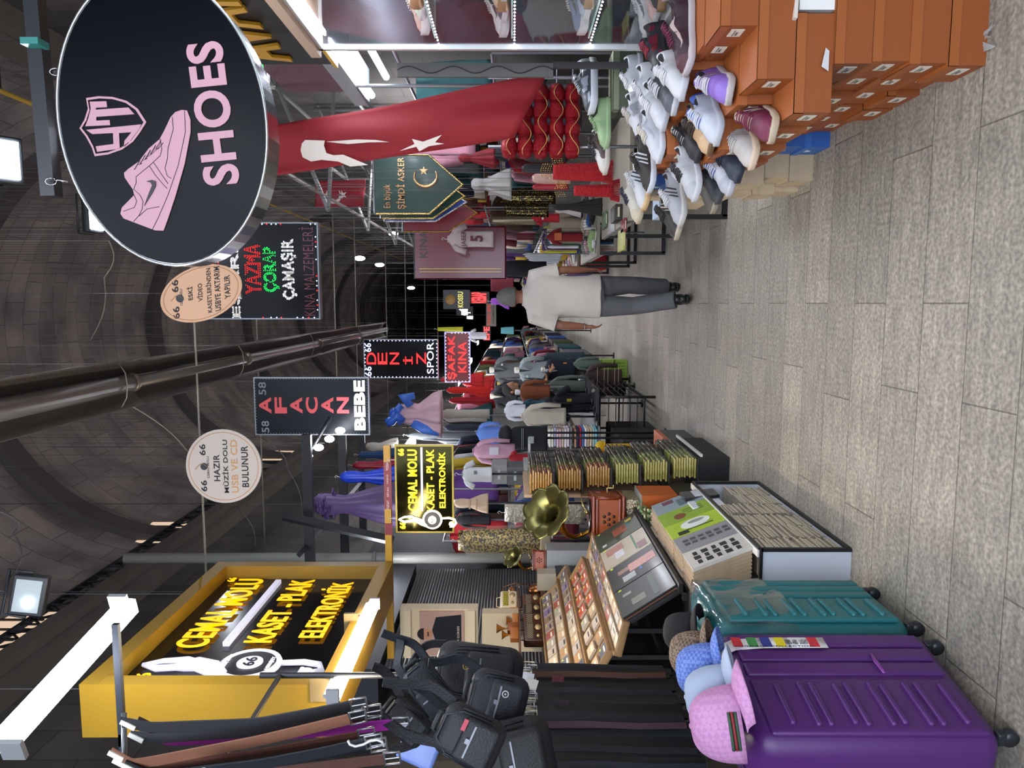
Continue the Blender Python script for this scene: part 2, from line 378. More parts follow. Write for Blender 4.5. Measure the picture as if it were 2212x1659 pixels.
INK = M('1c1420', .5)
strokeline('drawn_seams', [P(x) for x in [[(1190, 715), (1195, 850), (1150, 1060), (1085, 1250), (1020, 1400), (985, 1470)], [(1112, 755), (1118, 830), (1085, 950), (1080, 1020), (1065, 1080), (1080, 1130), (1105, 1145)], [(1035, 895), (1045, 960), (1035, 1000), (965, 1065), (880, 1135), (882, 1170)], [(965, 1065), (1000, 1120), (1050, 1180), (1080, 1210)], [(990, 1040), (1030, 1100), (1085, 1180)], [(882, 1170), (865, 1215), (905, 1250), (925, 1290), (920, 1340), (900, 1380), (865, 1420)], [(1030, 1325), (950, 1340), (900, 1385)], [(868, 1250), (885, 1290), (870, 1330), (800, 1355)]]], .0011, INK, t, -.0105)
strokeline('drawn_laces', [P([(870 + 34 * k, 1090 - 33 * k), (905 + 34 * k, 1030 - 33 * k), (885 + 34 * k, 1000 - 25 * k + 60), (918 + 34 * k, 1050 - 33 * k)]) for k in range(5)], .0013, INK, t, -.0105)
poly('swoosh_mark', P([(948, 1165), (985, 1155), (1008, 1165), (1008, 1195), (990, 1230), (935, 1320), (968, 1230), (985, 1190), (975, 1172)]), INK, t, -.0101)
def ring(name, pts, w_, mat, parent, y):
    cx = sum(p[0] for p in pts) / len(pts); cz = sum(p[1] for p in pts) / len(pts); g = G(); n = len(pts)
    inn = [(cx + (p[0] - cx) * (1 - w_), cz + (p[1] - cz) * (1 - w_)) for p in pts]
    for i in range(n):
        j = (i + 1) % n; g.prism([pts[i], pts[j], inn[j], inn[i]], (0, y, 0), (1, 0, 0), (0, 0, 1), (0, -.003, 0))
    return g.obj(name, mat, parent)
ring('shield_outline', P([(560, 632), (640, 620), (730, 625), (820, 650), (890, 700), (945, 785), (905, 850), (860, 910), (790, 960), (700, 992), (615, 1003), (598, 950), (560, 880), (518, 825), (550, 770), (572, 700)]), .075, PINK, t, -.006)
g = G()
for pl in [[(583, 655), (690, 652), (694, 690), (622, 694), (622, 706), (830, 692), (868, 735), (625, 752), (625, 776), (710, 772), (714, 805), (555, 812), (575, 760), (590, 700)],
           [(560, 835), (912, 800), (895, 835), (830, 920), (800, 945), (805, 905), (850, 850), (770, 855), (775, 955), (630, 975), (622, 940), (735, 925), (732, 855), (600, 862)]]:
    g.prism(P(pl), (0, -.006, 0), (1, 0, 0), (0, 0, 1), (0, -.003, 0))
g.obj('shield_monogram', PINK, t)
# its bar, chain links
a = aty(112, 425, 2.66); b = aty(60, -160, 2.66)
t = thing('sign_bracket', 'black square steel bar carrying the oval shoe sign', 'bracket', (a + b) / 2)
g = G(); d = (b - a); g.box((0, 0, 0), (d.length, .05, .05), (0, -math.atan2(d.z, d.x), 0)); g.obj('bar', M('10141c', .45), t)
g = G()
for px, py in ((148, 155), (138, 392)):
    p = aty(px, py, 2.62) - (a + b) / 2; g.tube([p + Vector((0, 0, .05)), p + Vector((.005, 0, .02)), p + Vector((0, 0, -.012))], .003, 6)
    g.tube([p + Vector((.012 * math.cos(k), 0, .045 + .02 * math.sin(k))) for k in [i * PI / 4 for i in range(8)]], .002, 5, close=True)
g.obj('link_chain', CHROME, t)
p = aty(75, 94, 2.62) - (a + b) / 2; g = G(); g.box(p, (.022, .062, .06)); g.obj('tape_band', M('2a7a74', .5), t)

def vz(x): return ZS + math.sqrt(max(.1, (RV + .02) ** 2 - (x - XC) ** 2))
def wires(t, offs, r=.0022, zto=None, y=.02):
    g = G()
    for dx, z0 in offs:
        zt_ = (zto if zto is not None else vz(t.location.x + dx)) - t.location.z
        g.cyl((dx, y, z0), (dx, y, zt_), r, 5)
    o = g.obj('hanging_wire', M('3a3a3c', .5), t); return o
def perp(name, label, X0, X1, Y0, Y1, y, thick, framem, facem, fw=.012, cat='sign', group=None):
    a = aty(X1, Y1, y); b = aty(X0, Y0, y); c = (a + b) / 2; W, H = b.x - a.x, b.z - a.z
    t = thing(name, label, cat, c, 0, group)
    g = G(); g.box((0, thick / 2, 0), (W, thick, H)); g.obj('casing', framem, t)
    g = G(); g.box((0, -.003, 0), (W - 2 * fw, .004, H - 2 * fw)); g.obj('face', facem, t)
    return t, W, H
def fit(t, W, H, s, fx0, fx1, fz0, fz1, mat, led=None, bold=.012, y=-.006, depth=.005):
    x0, x1 = (fx0 - .5) * W, (fx1 - .5) * W; z0, z1 = (.5 - fz1) * H, (.5 - fz0) * H
    if led: return ledtext('led_lettering', s, x0, x1, z0, z1, mat, t, y=y - .003, step=led[0], r=led[1])
    return textfit('lettering', s, x0, x1, z0, z1, mat, t, y=y, depth=depth, bold=bold)
LR = glow('ff1a1a', 1.5); LW = glow('c8d4ff', 1.1); LG = glow('10ff50', 1.3)
def dots(t, W, H, step, r, m, inset=.02, sides='tblr'):
    g = G(); x, z = W / 2 - inset, H / 2 - inset
    if 't' in sides:
        for k in range(int(2 * x / step) + 1): g.dot((-x + k * step, -.008, z), r); 
    if 'b' in sides:
        for k in range(int(2 * x / step) + 1): g.dot((-x + k * step, -.008, -z), r)
    for k in range(1, int(2 * z / step)):
        if 'l' in sides: g.dot((-x, -.008, -z + k * step), r)
        if 'r' in sides: g.dot((x, -.008, -z + k * step), r)
    g.obj('border_dots', m, t)
# scarf-shop LED board
t, W, H = perp('led_sign_board', 'wide black LED board with red, green and white words for scarves and socks', 437, 692, 480, 690, 6.4, .08, M('6d7278', .35, .8), dull(M('030409', .3)))
fit(t, W, H, 'ŞAL', .28, .92, .03, .20, LR, (.016, .0048)); fit(t, W, H, 'EŞARP', .02, .82, .23, .32, M('9a9690', .4, es=.25), bold=.03); fit(t, W, H, 'EŞARP', .02, .82, .23, .32, LW, (.035, .006))
fit(t, W, H, 'YAZMA', .27, .77, .36, .49, LR, (.016, .0048)); fit(t, W, H, 'ÇORAP', .29, .74, .52, .65, LG, (.016, .0048))
fit(t, W, H, 'ÇAMAŞIR', .21, .82, .68, .81, M('9a9690', .4, es=.2), bold=.03); fit(t, W, H, 'ÇAMAŞIR', .21, .82, .68, .81, LW, (.04, .007), y=-.012)
fit(t, W, H, 'KINA MALZEMELERİ', .04, .95, .835, .96, M('5c2030', .5), bold=-.004)
g = G(); g2 = G()
for k, (fx, fz) in enumerate([(.02, .5), (.02, .57), (.02, .62), (.02, .66), (.02, .8), (.02, .85), (.02, .9), (.02, .95), (.98, .52), (.98, .56), (.98, .6), (.98, .64), (.98, .68), (.98, .94), (.98, .98), (.3, .98), (.35, .98), (.4, .98), (.45, .98), (.62, .98), (.1, .98), (.15, .98), (.2, .98), (.75, .98), (.8, .98), (.85, .98)]):
    (g if k % 3 else g2).dot(((fx - .5) * W, -.008, (.5 - fz) * H), .007)
g.obj('border_dots', LW, t); g2.obj('border_dots', LR, t)
wires(t, [(-W * .42, H / 2 - .01), (W * .42, H / 2 - .01)], y=.04)
# AFACAN BEBE
t, W, H = perp('vertical_sign', 'tall dark sign reading AFACAN BEBE above the gowns', 547, 799, 815, 940, 7.7, .07, M('8a8d92', .35, .8), dull(M('080c16', .3), .2))
DR = M('a03a3e', .5, es=.25); 
for k, ch in enumerate('AFACAN'): fit(t, W, H, ch, .38, .66, .045 + .135 * k, .15 + .135 * k, DR if k < 5 else M('b8444a', .5, es=.45), bold=.03)
fit(t, W, H, '58', .05, .25, .06, .125, M('7e828a', .5)); fit(t, W, H, '58', .70, .92, .045, .11, M('7e828a', .5)); fit(t, W, H, 'BEBE', .09, .95, .87, .965, M('e8ebf2', .5, es=.9), bold=.045)
dots(t, W, H, .03, .0028, M('9aa3b0', .4, es=.5))
wires(t, [(-W * .42, H / 2 - .01), (W * .42, H / 2 - .01)], y=.04)
# DENIZ SPOR
t, W, H = perp('vertical_sign', 'tall LED sign reading DENİZ SPOR with a white dotted border', 785, 947, 733, 817, 11.0, .08, M('9a9da6', .35, .8), dull(M('050306', .3)))
zz = [.03, .18, .34, .52, .70]
for k, ch in enumerate('DENİZ'): fit(t, W, H, ch, .36, .66 if ch != 'İ' else .56, zz[k] + .01, zz[k] + .135, LR if k else LR, bold=.0)
fit(t, W, H, 'SPOR', .12, .92, .85, .94, LW, bold=.0); fit(t, W, H, '66', .06, .3, .02, .1, glow('9ab0ff', 2.5), bold=0); fit(t, W, H, '66', .68, .9, .02, .1, glow('9ab0ff', 2.5), bold=0)
dots(t, W, H, .055, .010, LW, .02)
wires(t, [(-W * .42, H / 2 - .01), (W * .42, H / 2 - .01)], y=.04)
# SAFAK KINA
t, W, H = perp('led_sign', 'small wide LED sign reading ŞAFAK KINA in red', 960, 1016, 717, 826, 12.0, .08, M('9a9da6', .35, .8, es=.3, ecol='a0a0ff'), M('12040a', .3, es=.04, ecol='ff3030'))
fit(t, W, H, 'ŞAFAK', .06, .92, .12, .47, LR, bold=.01); fit(t, W, H, 'KINA', .2, .8, .53, .85, LR, bold=.01); dots(t, W, H, .055, .009, LW, .02)
wires(t, [(-W * .42, H / 2 - .01), (W * .42, H / 2 - .01)], y=.04)
# round cardboard discs
def disc(label, X0, X1, Y0, Y1, y, lines, col, rotx=0, tilt=0, hang=None, sq=1.0):
    a = aty((X0 + X1) / 2, (Y0 + Y1) / 2, y); r = (X1 - X0) / 2 / F * y; rw = (Y1 - Y0) / 2 / F * y
    t = thing('round_sign', label, 'sign', a, 0, 'round paper signs hung on wires')
    E = lambda k: [(math.cos(q) * rw * k, math.sin(q) * r * k) for q in [2 * PI * i / 48 for i in range(48)]]
    def T(ps): return [(p[0] + tilt * p[1], p[1]) for p in ps]
    g = G(); g.prism(T(E(1)), (0, 0, 0), (1, 0, 0), (0, 0, 1), (0, .012, 0)); g.obj('board', M(col, .7, es=.10), t)
    g = G(); g.tube([(p[0], -.001, p[1]) for p in T(E(.92))], .0025, 5, close=True); g.obj('ring', M('b98d62', .6), t)
    for s, fx0, fx1, fz0, fz1, c in lines:
        x0, x1, z0, z1 = (fx0 - .5) * 2 * rw, (fx1 - .5) * 2 * rw, (.5 - fz1) * 2 * r, (.5 - fz0) * 2 * r
        textfit('lettering', s, x0 + tilt * z0, x1 + tilt * z0, z0, z1, M(c, .6), t, y=-.001, depth=.002, bold=.018, shear=tilt)
    g = G(); zc = r * .55
    g.tube([(math.sin(k * .5) * .012 * (1 + k * .15) + tilt * zc, -.003, zc + .01 * k - .03) for k in range(9)], .0025, 5); g.obj('clef_emblem', M('b98d52', .5), t)
    g = G(); g.prism([(math.cos(q) * r * .095 + tilt * zc, math.sin(q) * r * .095 + zc - .01) for q in [2 * PI * i / 20 for i in range(20)]], (0, -.002, 0), (1, 0, 0), (0, 0, 1), (0, -.003, 0)); g.obj('record_emblem', M('16181c', .4), t)
    wires(t, [(0, r - .004)], r=.0015, y=.006)
    return t
K = '16161a'
disc('round cream card sign offering music on USB and CD, above the gowns', 400, 566, 925, 1090, 4.9, [('66', .16, .31, .19, .27, K), ('66', .65, .8, .19, .27, K), ('CEMAL MOLU', .34, .64, .28, .31, '5a5048'), ('HAZIR', .3, .66, .37, .45, K), ('MÜZİK DOLU', .14, .86, .48, .56, K), ('USB VE CD', .14, .86, .60, .69, 'b98d62'), ('BULUNUR', .22, .78, .74, .83, K)], 'a8a09a')
disc('tilted oval cream card sign offering video tape transfer', 346, 522, 575, 693, 5.0, [('66', .14, .36, .15, .23, K), ('66', .62, .84, .15, .23, K), ('CEMAL MOLU', .36, .66, .245, .275, '5a5048'), ('ESKİ', .42, .66, .33, .40, K), ('VİDEO', .36, .68, .45, .52, K), ('KASETLERİNDEN', .12, .92, .56, .63, K), ('USBYE AKTARIM', .12, .92, .67, .74, K), ('YAPILIR', .30, .72, .79, .86, K)], 'c8a184', tilt=-.22)
# main shop lightbox parallel to the aisle
xs = -1.79; A = atx(175, 1519, xs); B = atx(810, 1248, xs)
zt, zb = 3.515, 2.495; y0, y1 = 3.335, 4.80
c = Vector((xs, (y0 + y1) / 2, (zt + zb) / 2)); W, H = y1 - y0, zt - zb
t = thing('shop_lightbox_sign', 'big yellow-framed black lightbox reading CEMAL MOLU with a treble clef', 'sign', c, PI / 2)
YF = M('86660f', .45, var=.08); fw = .085
g = G()
for s in (-1, 1):
    g.box((0, .09, s * (H / 2 + fw / 2)), (W + 2 * fw, .26, fw)); g.box((s * (W / 2 + fw / 2), .09, 0), (fw, .259, H))
g.obj('frame', YF, t)
g = G(); g.box((0, .10, 0), (W, .10, H)); g.obj('backing', dull(M('07080b', .15), .3), t)
LY = M('d89000', .5, es=.52, ecol='ffa800'); LWW = M('b8b8cc', .4, es=.30)
def S3(s, fx0, fx1, fz0, fz1, m, b=.014): return textfit('lettering', s, (fx0 - .5) * W, (fx1 - .5) * W, (.5 - fz1) * H, (.5 - fz0) * H, m, t, y=.036, depth=.005, bold=b)
S3('CEMAL MOLU', .30, .97, .10, .27, LY); S3('KASET - PLAK', .34, .96, .45, .60, LY); S3('ELEKTRONİK', .38, .93, .68, .86, LY); S3('66', .05, .11, .06, .13, LY); S3('66', .94, .985, .03, .08, LY)
g = G(); g.box(((.64 - .5) * W, .04, (.5 - .365) * H), (.62 * W, .03, .035)); g.obj('underline_bar', LWW, t)
def clef(t, cx, cz, s, mat, y, r):
    g = G(); sp = []
    pts = [(.02, .52), (-.03, .46), (-.05, .38), (0, .28), (.06, .20), (.08, .30), (.05, .46), (.0, .5), (-.03, .3), (-.07, .12), (-.13, .02), (-.15, -.1), (-.08, -.2), (.03, -.22), (.11, -.16), (.12, -.06), (.06, .0)]
    pts = [(.0, .54), (-.045, .44), (-.03, .32), (.03, .22), (.06, .3), (.045, .44), (.0, .54)]
    g.tube([(cx + a * s, y, cz + b * s) for a, b in pts], [r * .6, r, r, r, r, r * .8, r * .5], 8)
    g.tube([(cx + a * s, y, cz + b * s) for a, b in [(-.03, .34), (0, .22), (-.06, .1), (-.12, .02)]], [r, r * 2.2, r * 2.6, r * 1.4], 8)
    g.tube([(cx + math.cos(a) * .165 * s, y, cz - .09 * s + math.sin(a) * .165 * s) for a in [2 * PI * k / 32 for k in range(32)]], r * .9, 8, close=True)
    g.tube([(cx + a * s, y, cz + b * s) for a, b in [(.02, -.25), (.03, -.4), (.0, -.5), (-.07, -.53), (-.12, -.48), (-.11, -.42)]], [r * .8, r * .9, r * .9, r * .9, r * 1.4, r * 2], 8)
    g.sph((cx - .085 * s, y, cz - .44 * s), (.045 * s, .012, .045 * s), 12)
    g.obj('treble_clef', mat, t)
    g = G(); g.prism([(cx + math.cos(a) * .15 * s, cz - .09 * s + math.sin(a) * .15 * s) for a in [2 * PI * k / 32 for k in range(32)]], (0, y, 0), (1, 0, 0), (0, 0, 1), (0, -.008, 0)); g.obj('record_disc', M('181a20', .4), t)
    g = G(); g.prism([(cx + math.cos(a) * .075 * s, cz - .09 * s + math.sin(a) * .075 * s) for a in [2 * PI * k / 32 for k in range(32)]], (0, y - .009, 0), (1, 0, 0), (0, 0, 1), (0, -.006, 0)); g.obj('record_label', mat, t)
    textfit('lettering', '66', cx - .05 * s, cx + .05 * s, cz - .125 * s, cz - .055 * s, M('15151a', .4), t, y=y - .016, depth=.003, bold=.01)
clef(t, (.165 - .5) * W, 0, .86, LWW, .03, .018)
textfit('lettering', 'MÜZİĞE DAİR', (.09 - .5) * W, (.22 - .5) * W, .03, .055, M('c8c8d8', .4, es=.6), t, y=.015, depth=.003, bold=.01)
textfit('lettering', 'HERŞEY', (.11 - .5) * W, (.20 - .5) * W, -.2, -.175, M('c8c8d8', .4, es=.6), t, y=.015, depth=.003, bold=.01)
wires(t, [(-.6, H / 2), (.6, H / 2)], r=.003, y=.1)
_z = vz(c.x - .1)
# gold bar and the small hanging sign
yb = 4.93; a = aty(843, 1420, yb); b = aty(838, 962, yb); 
t = thing('sign_bar', 'thin yellow square bar crossing above the record stall', 'bar', (a + b) / 2)
L = b.x - a.x; g = G(); g.box((0, 0, 0), (L, .04, .045)); g.obj('bar', M('b88a1e', .45), t)
g = G()
for (Y0, Y1) in ((995, 1100), (1128, 1154)):
    p = (aty(836, (Y0 + Y1) / 2, yb) - (a + b) / 2); g.box((p.x, -.022, -.004), ((Y1 - Y0) / F * yb, .004, .05))
g.obj('red_sticker', M('7a202a', .5), t)
for i, s in enumerate(['YOZGAT', 'SİVAS', 'KIRŞEHİR', 'YOZGAT']):
    p = aty(838, 1088 - 28 * i, yb) - (a + b) / 2; textfit('lettering', s, p.x - .035, p.x + .03, -.01, .006, M('e8d8d8', .5), t, y=-.026, depth=.001, bold=0)
t, W, H = perp('mirrored_sign', 'small gold mirrored sign reading CEMAL MOLU hanging from the yellow bar', 852, 981, 961, 1151, 4.85, .03, M('8a7a30', .3, .6), M('2a2810', .08, .9, var=.5, vs=5))
LY2 = M('ffd21e', .4, es=1.8, ecol='ffd000')
fit(t, W, H, 'CEMAL MOLU', .26, .95, .22, .38, LY2, bold=.02); fit(t, W, H, 'KASET - PLAK', .25, .95, .54, .67, LY2, bold=.015); fit(t, W, H, 'ELEKTRONİK', .29, .92, .72, .86, LY2, bold=.015)
fit(t, W, H, '66', .05, .13, .07, .17, LY2, bold=.04); fit(t, W, H, '66', .88, .96, .06, .16, LY2, bold=.04)
g = G(); g.box((.07, -.01, (.5 - .46) * H), (W * .72, .008, .014)); g.obj('underline_bar', LWW, t)
clef(t, (.16 - .5) * W, -.02, .36, M('fff4d8', .4, es=1.5), -.014, .008)
g = G(); g.cyl((-.2, 0, H / 2), (-.2, 0, H / 2 + .05), .003, 5); g.cyl((.2, 0, H / 2), (.2, 0, H / 2 + .05), .003, 5); g.obj('hanging_wire', STEEL, t)
# yellow-lettered awning sign on the far right of the shoe shop
x2 = 1.15
def slant(name, label, pts, mat, cat): pass
a = atx(235, -140, 1.0)
t = thing('fascia_sign', 'black fascia board with big yellow letters behind the oval sign', 'sign', (1.32, 3.2, 2.95), -PI / 2)
g = G(); g.box((0, .03, 0), (2.2, .05, .72)); g.obj('board', M('0c0d12', .4), t)
textfit('lettering', 'AVANAHVA', -1.0, 1.05, -.16, .16, M('a87c16', .5, es=.03), t, y=0, depth=.015, bold=.02)
g = G(); g.box((0, .0, .42), (2.2, .03, .02)); g.box((0, 0, -.37), (2.2, .03, .02)); g.obj('edging', YEL, t)
# ---------------------------------------------------------------- lamps
def tube_lamp(label, a, b, w_, col, s, cat='lamp', name='fluorescent_lamp', group=None, h=.05, br=None):
    a, b = Vector(a), Vector(b); c = (a + b) / 2; d = b - a
    t = thing(name, label, cat, c, (0, 0, math.atan2(d.y, d.x)), group)
    L = d.length; g = G(); g.box((0, 0, 0), (L, w_, h), (0, -math.asin(d.z / L), 0)); g.obj('diffuser', glow(col, s), t)
    g = G(); g.box((0, 0, h / 2 + .012), (L + .02, w_ * (.9 if h == .05 else .3), .024), (0, -math.asin(d.z / L), 0)); 
    g.box((-L / 2 - .01, 0, 0), (.02, w_ + .008, h + .01)); g.box((L / 2 + .01, 0, 0), (.02, w_ + .008, h + .01)); g.obj('housing', M('8a8d90', .5), t)
    if br is None: wires(t, [(0, h / 2)], r=.003, y=0)
    elif br[1] > .05:
        for q in (-.35, .35): g = G(); g.box((q * L, br[1] / 2, br[2] / 2 + h / 2), (.02, abs(br[1]) + .02, br[2])); g.obj('mounting_bracket', M('6a5a3a', .5), t)
    return t
a = atx(283, 1300, -1.50); 
tube_lamp('long bright white fluorescent tube slanting above the belts', aty(0, 1612, 2.45), aty(280, 1306, 3.15), .07, 'eef4ff', 27, h=.07, br=(0, .02, .14))
tube_lamp('bright warm fluorescent tube under the yellow-framed sign', atx(722, 1502, -1.72), atx(808, 1305, -1.72), .055, 'fff0d8', 38, h=.045, br=(0, .10, .12))
t = thing('lamp_bracket', 'thin dark rod bracing the tube above the belts', 'bracket', aty(258, 1480, 2.75))
g = G(); g.box((0, 0, 0), (.5, .02, .025)); g.box((-1.0, 0, .0), (1.6, .02, .025)); g.obj('rod', M('2a2f38', .4, .5), t)
# LED spots over the gowns
t = thing('spot_rail', 'black rail of four white LED spots over the gowns', 'lamp', aty(700, 958, 7.4))
a = aty(665, 985, 7.3) - t.location; b = aty(735, 930, 7.3) - t.location
g = G(); g.tube([a + Vector((-.12, .1, .08)), b + Vector((.12, .1, .12))], .02, 8); g.obj('rail', M('14161a', .4), t); wires(t, [(0, 0)])
g = G()
for k in range(4): p = a.lerp(b, k / 3.0); g.sph(p, (.035, .03, .05), 10)
g.obj('bulb', glow('f2f6ff', 26), t)
# tube lamps added for general light along both stall rows and behind the viewer
for k, (x, y, z, L) in enumerate([(-2.65, 6.6, 2.95, .8), (-2.0, 10.2, 3.05, 1.2), (-1.9, 13.5, 3.0, 1.2), (-1.9, 18, 2.9, 1.2), (-1.8, 23, 2.9, 1.2), (1.75, 5.2, 2.85, .9), (1.6, 8.6, 3.0, 1.0), (1.4, 12.0, 3.0, 1.2), (1.3, 16, 2.9, 1.2), (1.3, 22, 2.9, 1.2), (-1.6, 30, 3.0, 1.2), (1.2, 31, 3.0, 1.2)]):
    side = 'stalls on the belt side' if x < 0 else 'stalls on the shoe side'
    tube_lamp('added white tube lamp over the %s, %s along the row' % (side, ORD[(k if k < 5 else k - 5) % 12]), (x, y - L / 2, z), (x, y + L / 2, z), .12, 'f4f6ff', 42, group='added tube lamps over the stalls')
for k, (x, y, z) in enumerate([(-1.3, .2, 3.35), (1.0, .3, 3.4), (-1.2, -1.8, 3.35), (1.0, -1.9, 3.4)]):
    tube_lamp('added unseen tube lamp over the walk behind the viewer', (x, y - .6, z), (x, y + .6, z), .1, 'f4f6ff', 9, group='added tube lamps behind the viewer')
# floodlights 
def flood(label, p, rot, sz, s, col='eef4ff', lit=True):
    t = thing('floodlight', label, 'lamp', p, rot)
    g = G(); g.box((0, 0, 0), (sz, .05, sz * .8), bev=.008); g.obj('housing', M('15181d', .5), t)
    g = G(); g.box((0, -.028, 0), (sz * .8, .006, sz * .6)); g.obj('glass_front', M('5d6a6c', .3, es=s, ecol=col), t)
    g = G(); g.tube([(-sz * .56, .0, 0), (-sz * .56, .02, sz * .6), (sz * .56, .02, sz * .6), (sz * .56, 0, 0)], .008, 6); g.obj('bracket', M('15181d', .5), t)
    wires(t, [(0, sz * .6)])
    return t
flood('square black floodlight with one small lit lamp, high by the wall', aty(64, 1285, 3.6), (math.radians(10), math.radians(8), math.radians(10)), .20, .10)
g = G(); g.sph((-.03, -.034, -.01), (.022, .01, .022), 10); t = bpy.data.objects['floodlight']; g.obj('lit_lamp', glow('ffffff', 30), t)
flood('bright white floodlight panel above the oval shoe sign', aty(2, 345, 3.3), (math.radians(55), 0, 0), .20, 60)
for k, (x, y, z) in enumerate([(-.95, 2.1, 4.3), (.35, 1.2, 4.4), (.62, 5.4, 4.6), (.3, 9.5, 5.4)]):  # extra downlights added to brighten the aisle floor and, by bounce, the vault
    flood('added black floodlight pointing down from the vault, %s from the viewer' % ORD[k], (x, y, z), (math.radians(88), 0, 0), .24, 75)
for (X, Y, y) in [(777, 558, 15), (820, 572, 18), (888, 622, 22), (850, 505, 17)]:
    p = aty(X, Y, y); t = thing('bulb_lamp', 'white lamp hanging deep in the vault, %s along' % {15: 'the first', 18: 'the second', 22: 'the last', 17: 'between them, above the steel frame'}[y], 'lamp', p, 0, 'white lamps hanging along the vault')
    g = G(); g.sph((0, 0, 0), (.05, .05, .11), 10); g.obj('bulb', glow('ffffff', 14), t)
    g = G(); g.cyl((0, 0, .1), (0, 0, vz(p.x) - p.z), .006, 5); g.obj('cord', M('111111', .6), t)
# ---------------------------------------------------------------- suitcases, caps, belts and bags by the viewer
def suitcase(label, loc, rot, W, D, H, col, dark, groups):
    t = thing('suitcase', label, 'suitcase', loc, rot)
    mt = M(col, .38, var=.06, vs=40, bump=.08, bs=400); z0 = .06; h = H - z0
    g = G(); g.box((0, -.003, z0 + h / 2), (W, D * .98, h), bev=.075); g.obj('shell', mt, t)
    g = G(); R = .07; pts = []
    for cx, cz, a0 in ((W / 2 - R, H - R, 0), (-W / 2 + R, H - R, 90), (-W / 2 + R, z0 + R, 180), (W / 2 - R, z0 + R, 270)):
        for k in range(7): a = math.radians(a0 + 15 * k); pts.append((cx + math.cos(a) * (R + .002), .0, cz + math.sin(a) * (R + .002)))
    g.tube([(p[0], .045, p[2]) for p in pts], .006, 8, close=True); g.tube([(p[0], .062, p[2]) for p in pts], .0035, 6, close=True); g.tube([(p[0], .028, p[2]) for p in pts], .006, 8, close=True)
    g.obj('zip_seam', M(dark, .5), t)
    yf = -D * .49 - .003
    rail = lambda m: None
    g = G()
    for x, ww in ((.035, .062), (.108, .062), (.181, .062)): g.box((x * W / .55, yf + .002, z0 + h * .5), (ww * W / .55, .026, h * .86), bev=.011)
    g.obj('vertical_ribs', mt, t)
    for s in (-1,):
        x0, x1 = (.012, W / 2 - .022)
        pan = G(); pan.box((s * (x0 + x1) / 2, yf + .004, z0 + h / 2), (x1 - x0, .024, h * .86), bev=.0115); p = pan.obj('ribbed_panel', mt, t)
        g = G(); n = 10
        for k in range(n):
            z = z0 + h * .15 + h * .62 * k / (n - 1) * 1.08; ww = (x1 - x0) * (.86 if k % 3 else .8)
            g.box((s * (x0 + x1) / 2, yf - .008, z + (.010 if k % 2 else -.010)), (ww * .92, .026, .022), bev=.010)
        g.obj('rib', mt, p)
    for sx in (-1, 1):
        for sy in (-1, 1):
            g = G(); c = (sx * (W / 2 - .06), sy * (D / 2 - .05), .028)
            g.lathe([(.0, -.013), (.027, -.013), (.028, -.004), (.028, .004), (.027, .013), (0, .013)], c, 14, 'x')
            g.box((c[0], c[1], .058), (.032, .05, .03), bev=.008); g.obj('wheel', M('22262c', .35), t)
    g = G(); g.tube([(-.09, 0, H - .01), (-.08, 0, H + .02), (.08, 0, H + .02), (.09, 0, H - .01)], .010, 8); g.obj('handle', M(dark, .4), t)
    g = G(); g.box((W / 2 - .012, .0, z0 + h * .5), (.03, .05, .10), bev=.01); g.obj('lock_plate', M('1b1c22', .4), t)
    g = G(); g.box((-W / 2 - .002, .04, z0 + h * .66), (.006, .02, .09), bev=.003); g.obj('zip_puller', M('23242c', .3, .6), t)
    return t
ang = math.radians(77)
t = suitcase('large purple ribbed hard suitcase with a white paper band, beside the teal one', (-1.416, 2.441, 0), ang, .55, .30, .85, '4e2468', '3a1a50', None)
# white paper band over the upper front edge
g = G(); yb_ = -.155; r_ = .07
path = [(.155, yb_ + .16, .862), (.155, yb_ + .07, .862), (.155, yb_ + .025, .848), (.155, yb_ - .004, .80), (.155, yb_ - .013, .70), (.155, yb_ - .014, .60), (.155, yb_ - .014, .47)]
def band(path, w_, g, off=0):
    for i in range(len(path) - 1):
        a, b = Vector(path[i]), Vector(path[i + 1]); g._add([a + Vector((-w_, -off, 0)), a + Vector((w_, -off, 0)), b + Vector((w_, -off, 0)), b + Vector((-w_, -off, 0))], [(0, 1, 2, 3)], True)
band(path, .028, g); band_o = g.obj('paper_band', M('e6e4e6', .45), t, solid=.0015)
for k, (z, c) in enumerate([(.79, 'c2303c'), (.735, '3f8a4a'), (.685, '2c3a86'), (.635, 'd8c822'), (.515, 'c2303c')]):
    g = G(); g.box((.155, yb_ - .0165, z), (.050, .002, .034)); g.obj('coloured_print', M(c, .5), band_o)
textfit('lettering', 'LUGGAGE COLLECTION', -.14, .14, -.004, .004, M('222226', .5), band_o, frame=Matrix.Translation((.132, yb_ - .017, .66)) @ Matrix.Rotation(PI / 2, 4, 'Y'), depth=.001, bold=0)
textfit('lettering', '100% ABS  LIGHT', -.04, .04, -.012, .012, M('222226', .5), band_o, frame=Matrix.Translation((.155, yb_ - .017, .575)) @ Matrix.Rotation(PI / 2, 4, 'Y'), depth=.001, bold=0)
g = G(); g.tube([(-.06 + .06, yb_ - .012, .33), (.055, yb_ - .016, .335), (.10, yb_ - .012, .33)], [(.003, .006), (.003, .009), (.003, .006)], 8); g.obj('badge', M('8a4aa0', .3, .4), t)
t = suitcase('teal ribbed hard suitcase wrapped in clear film, behind the purple one', (-1.348, 2.935, 0), PI / 2, .47, .28, .82, '1f6b70', '154a50', None)
g = G()
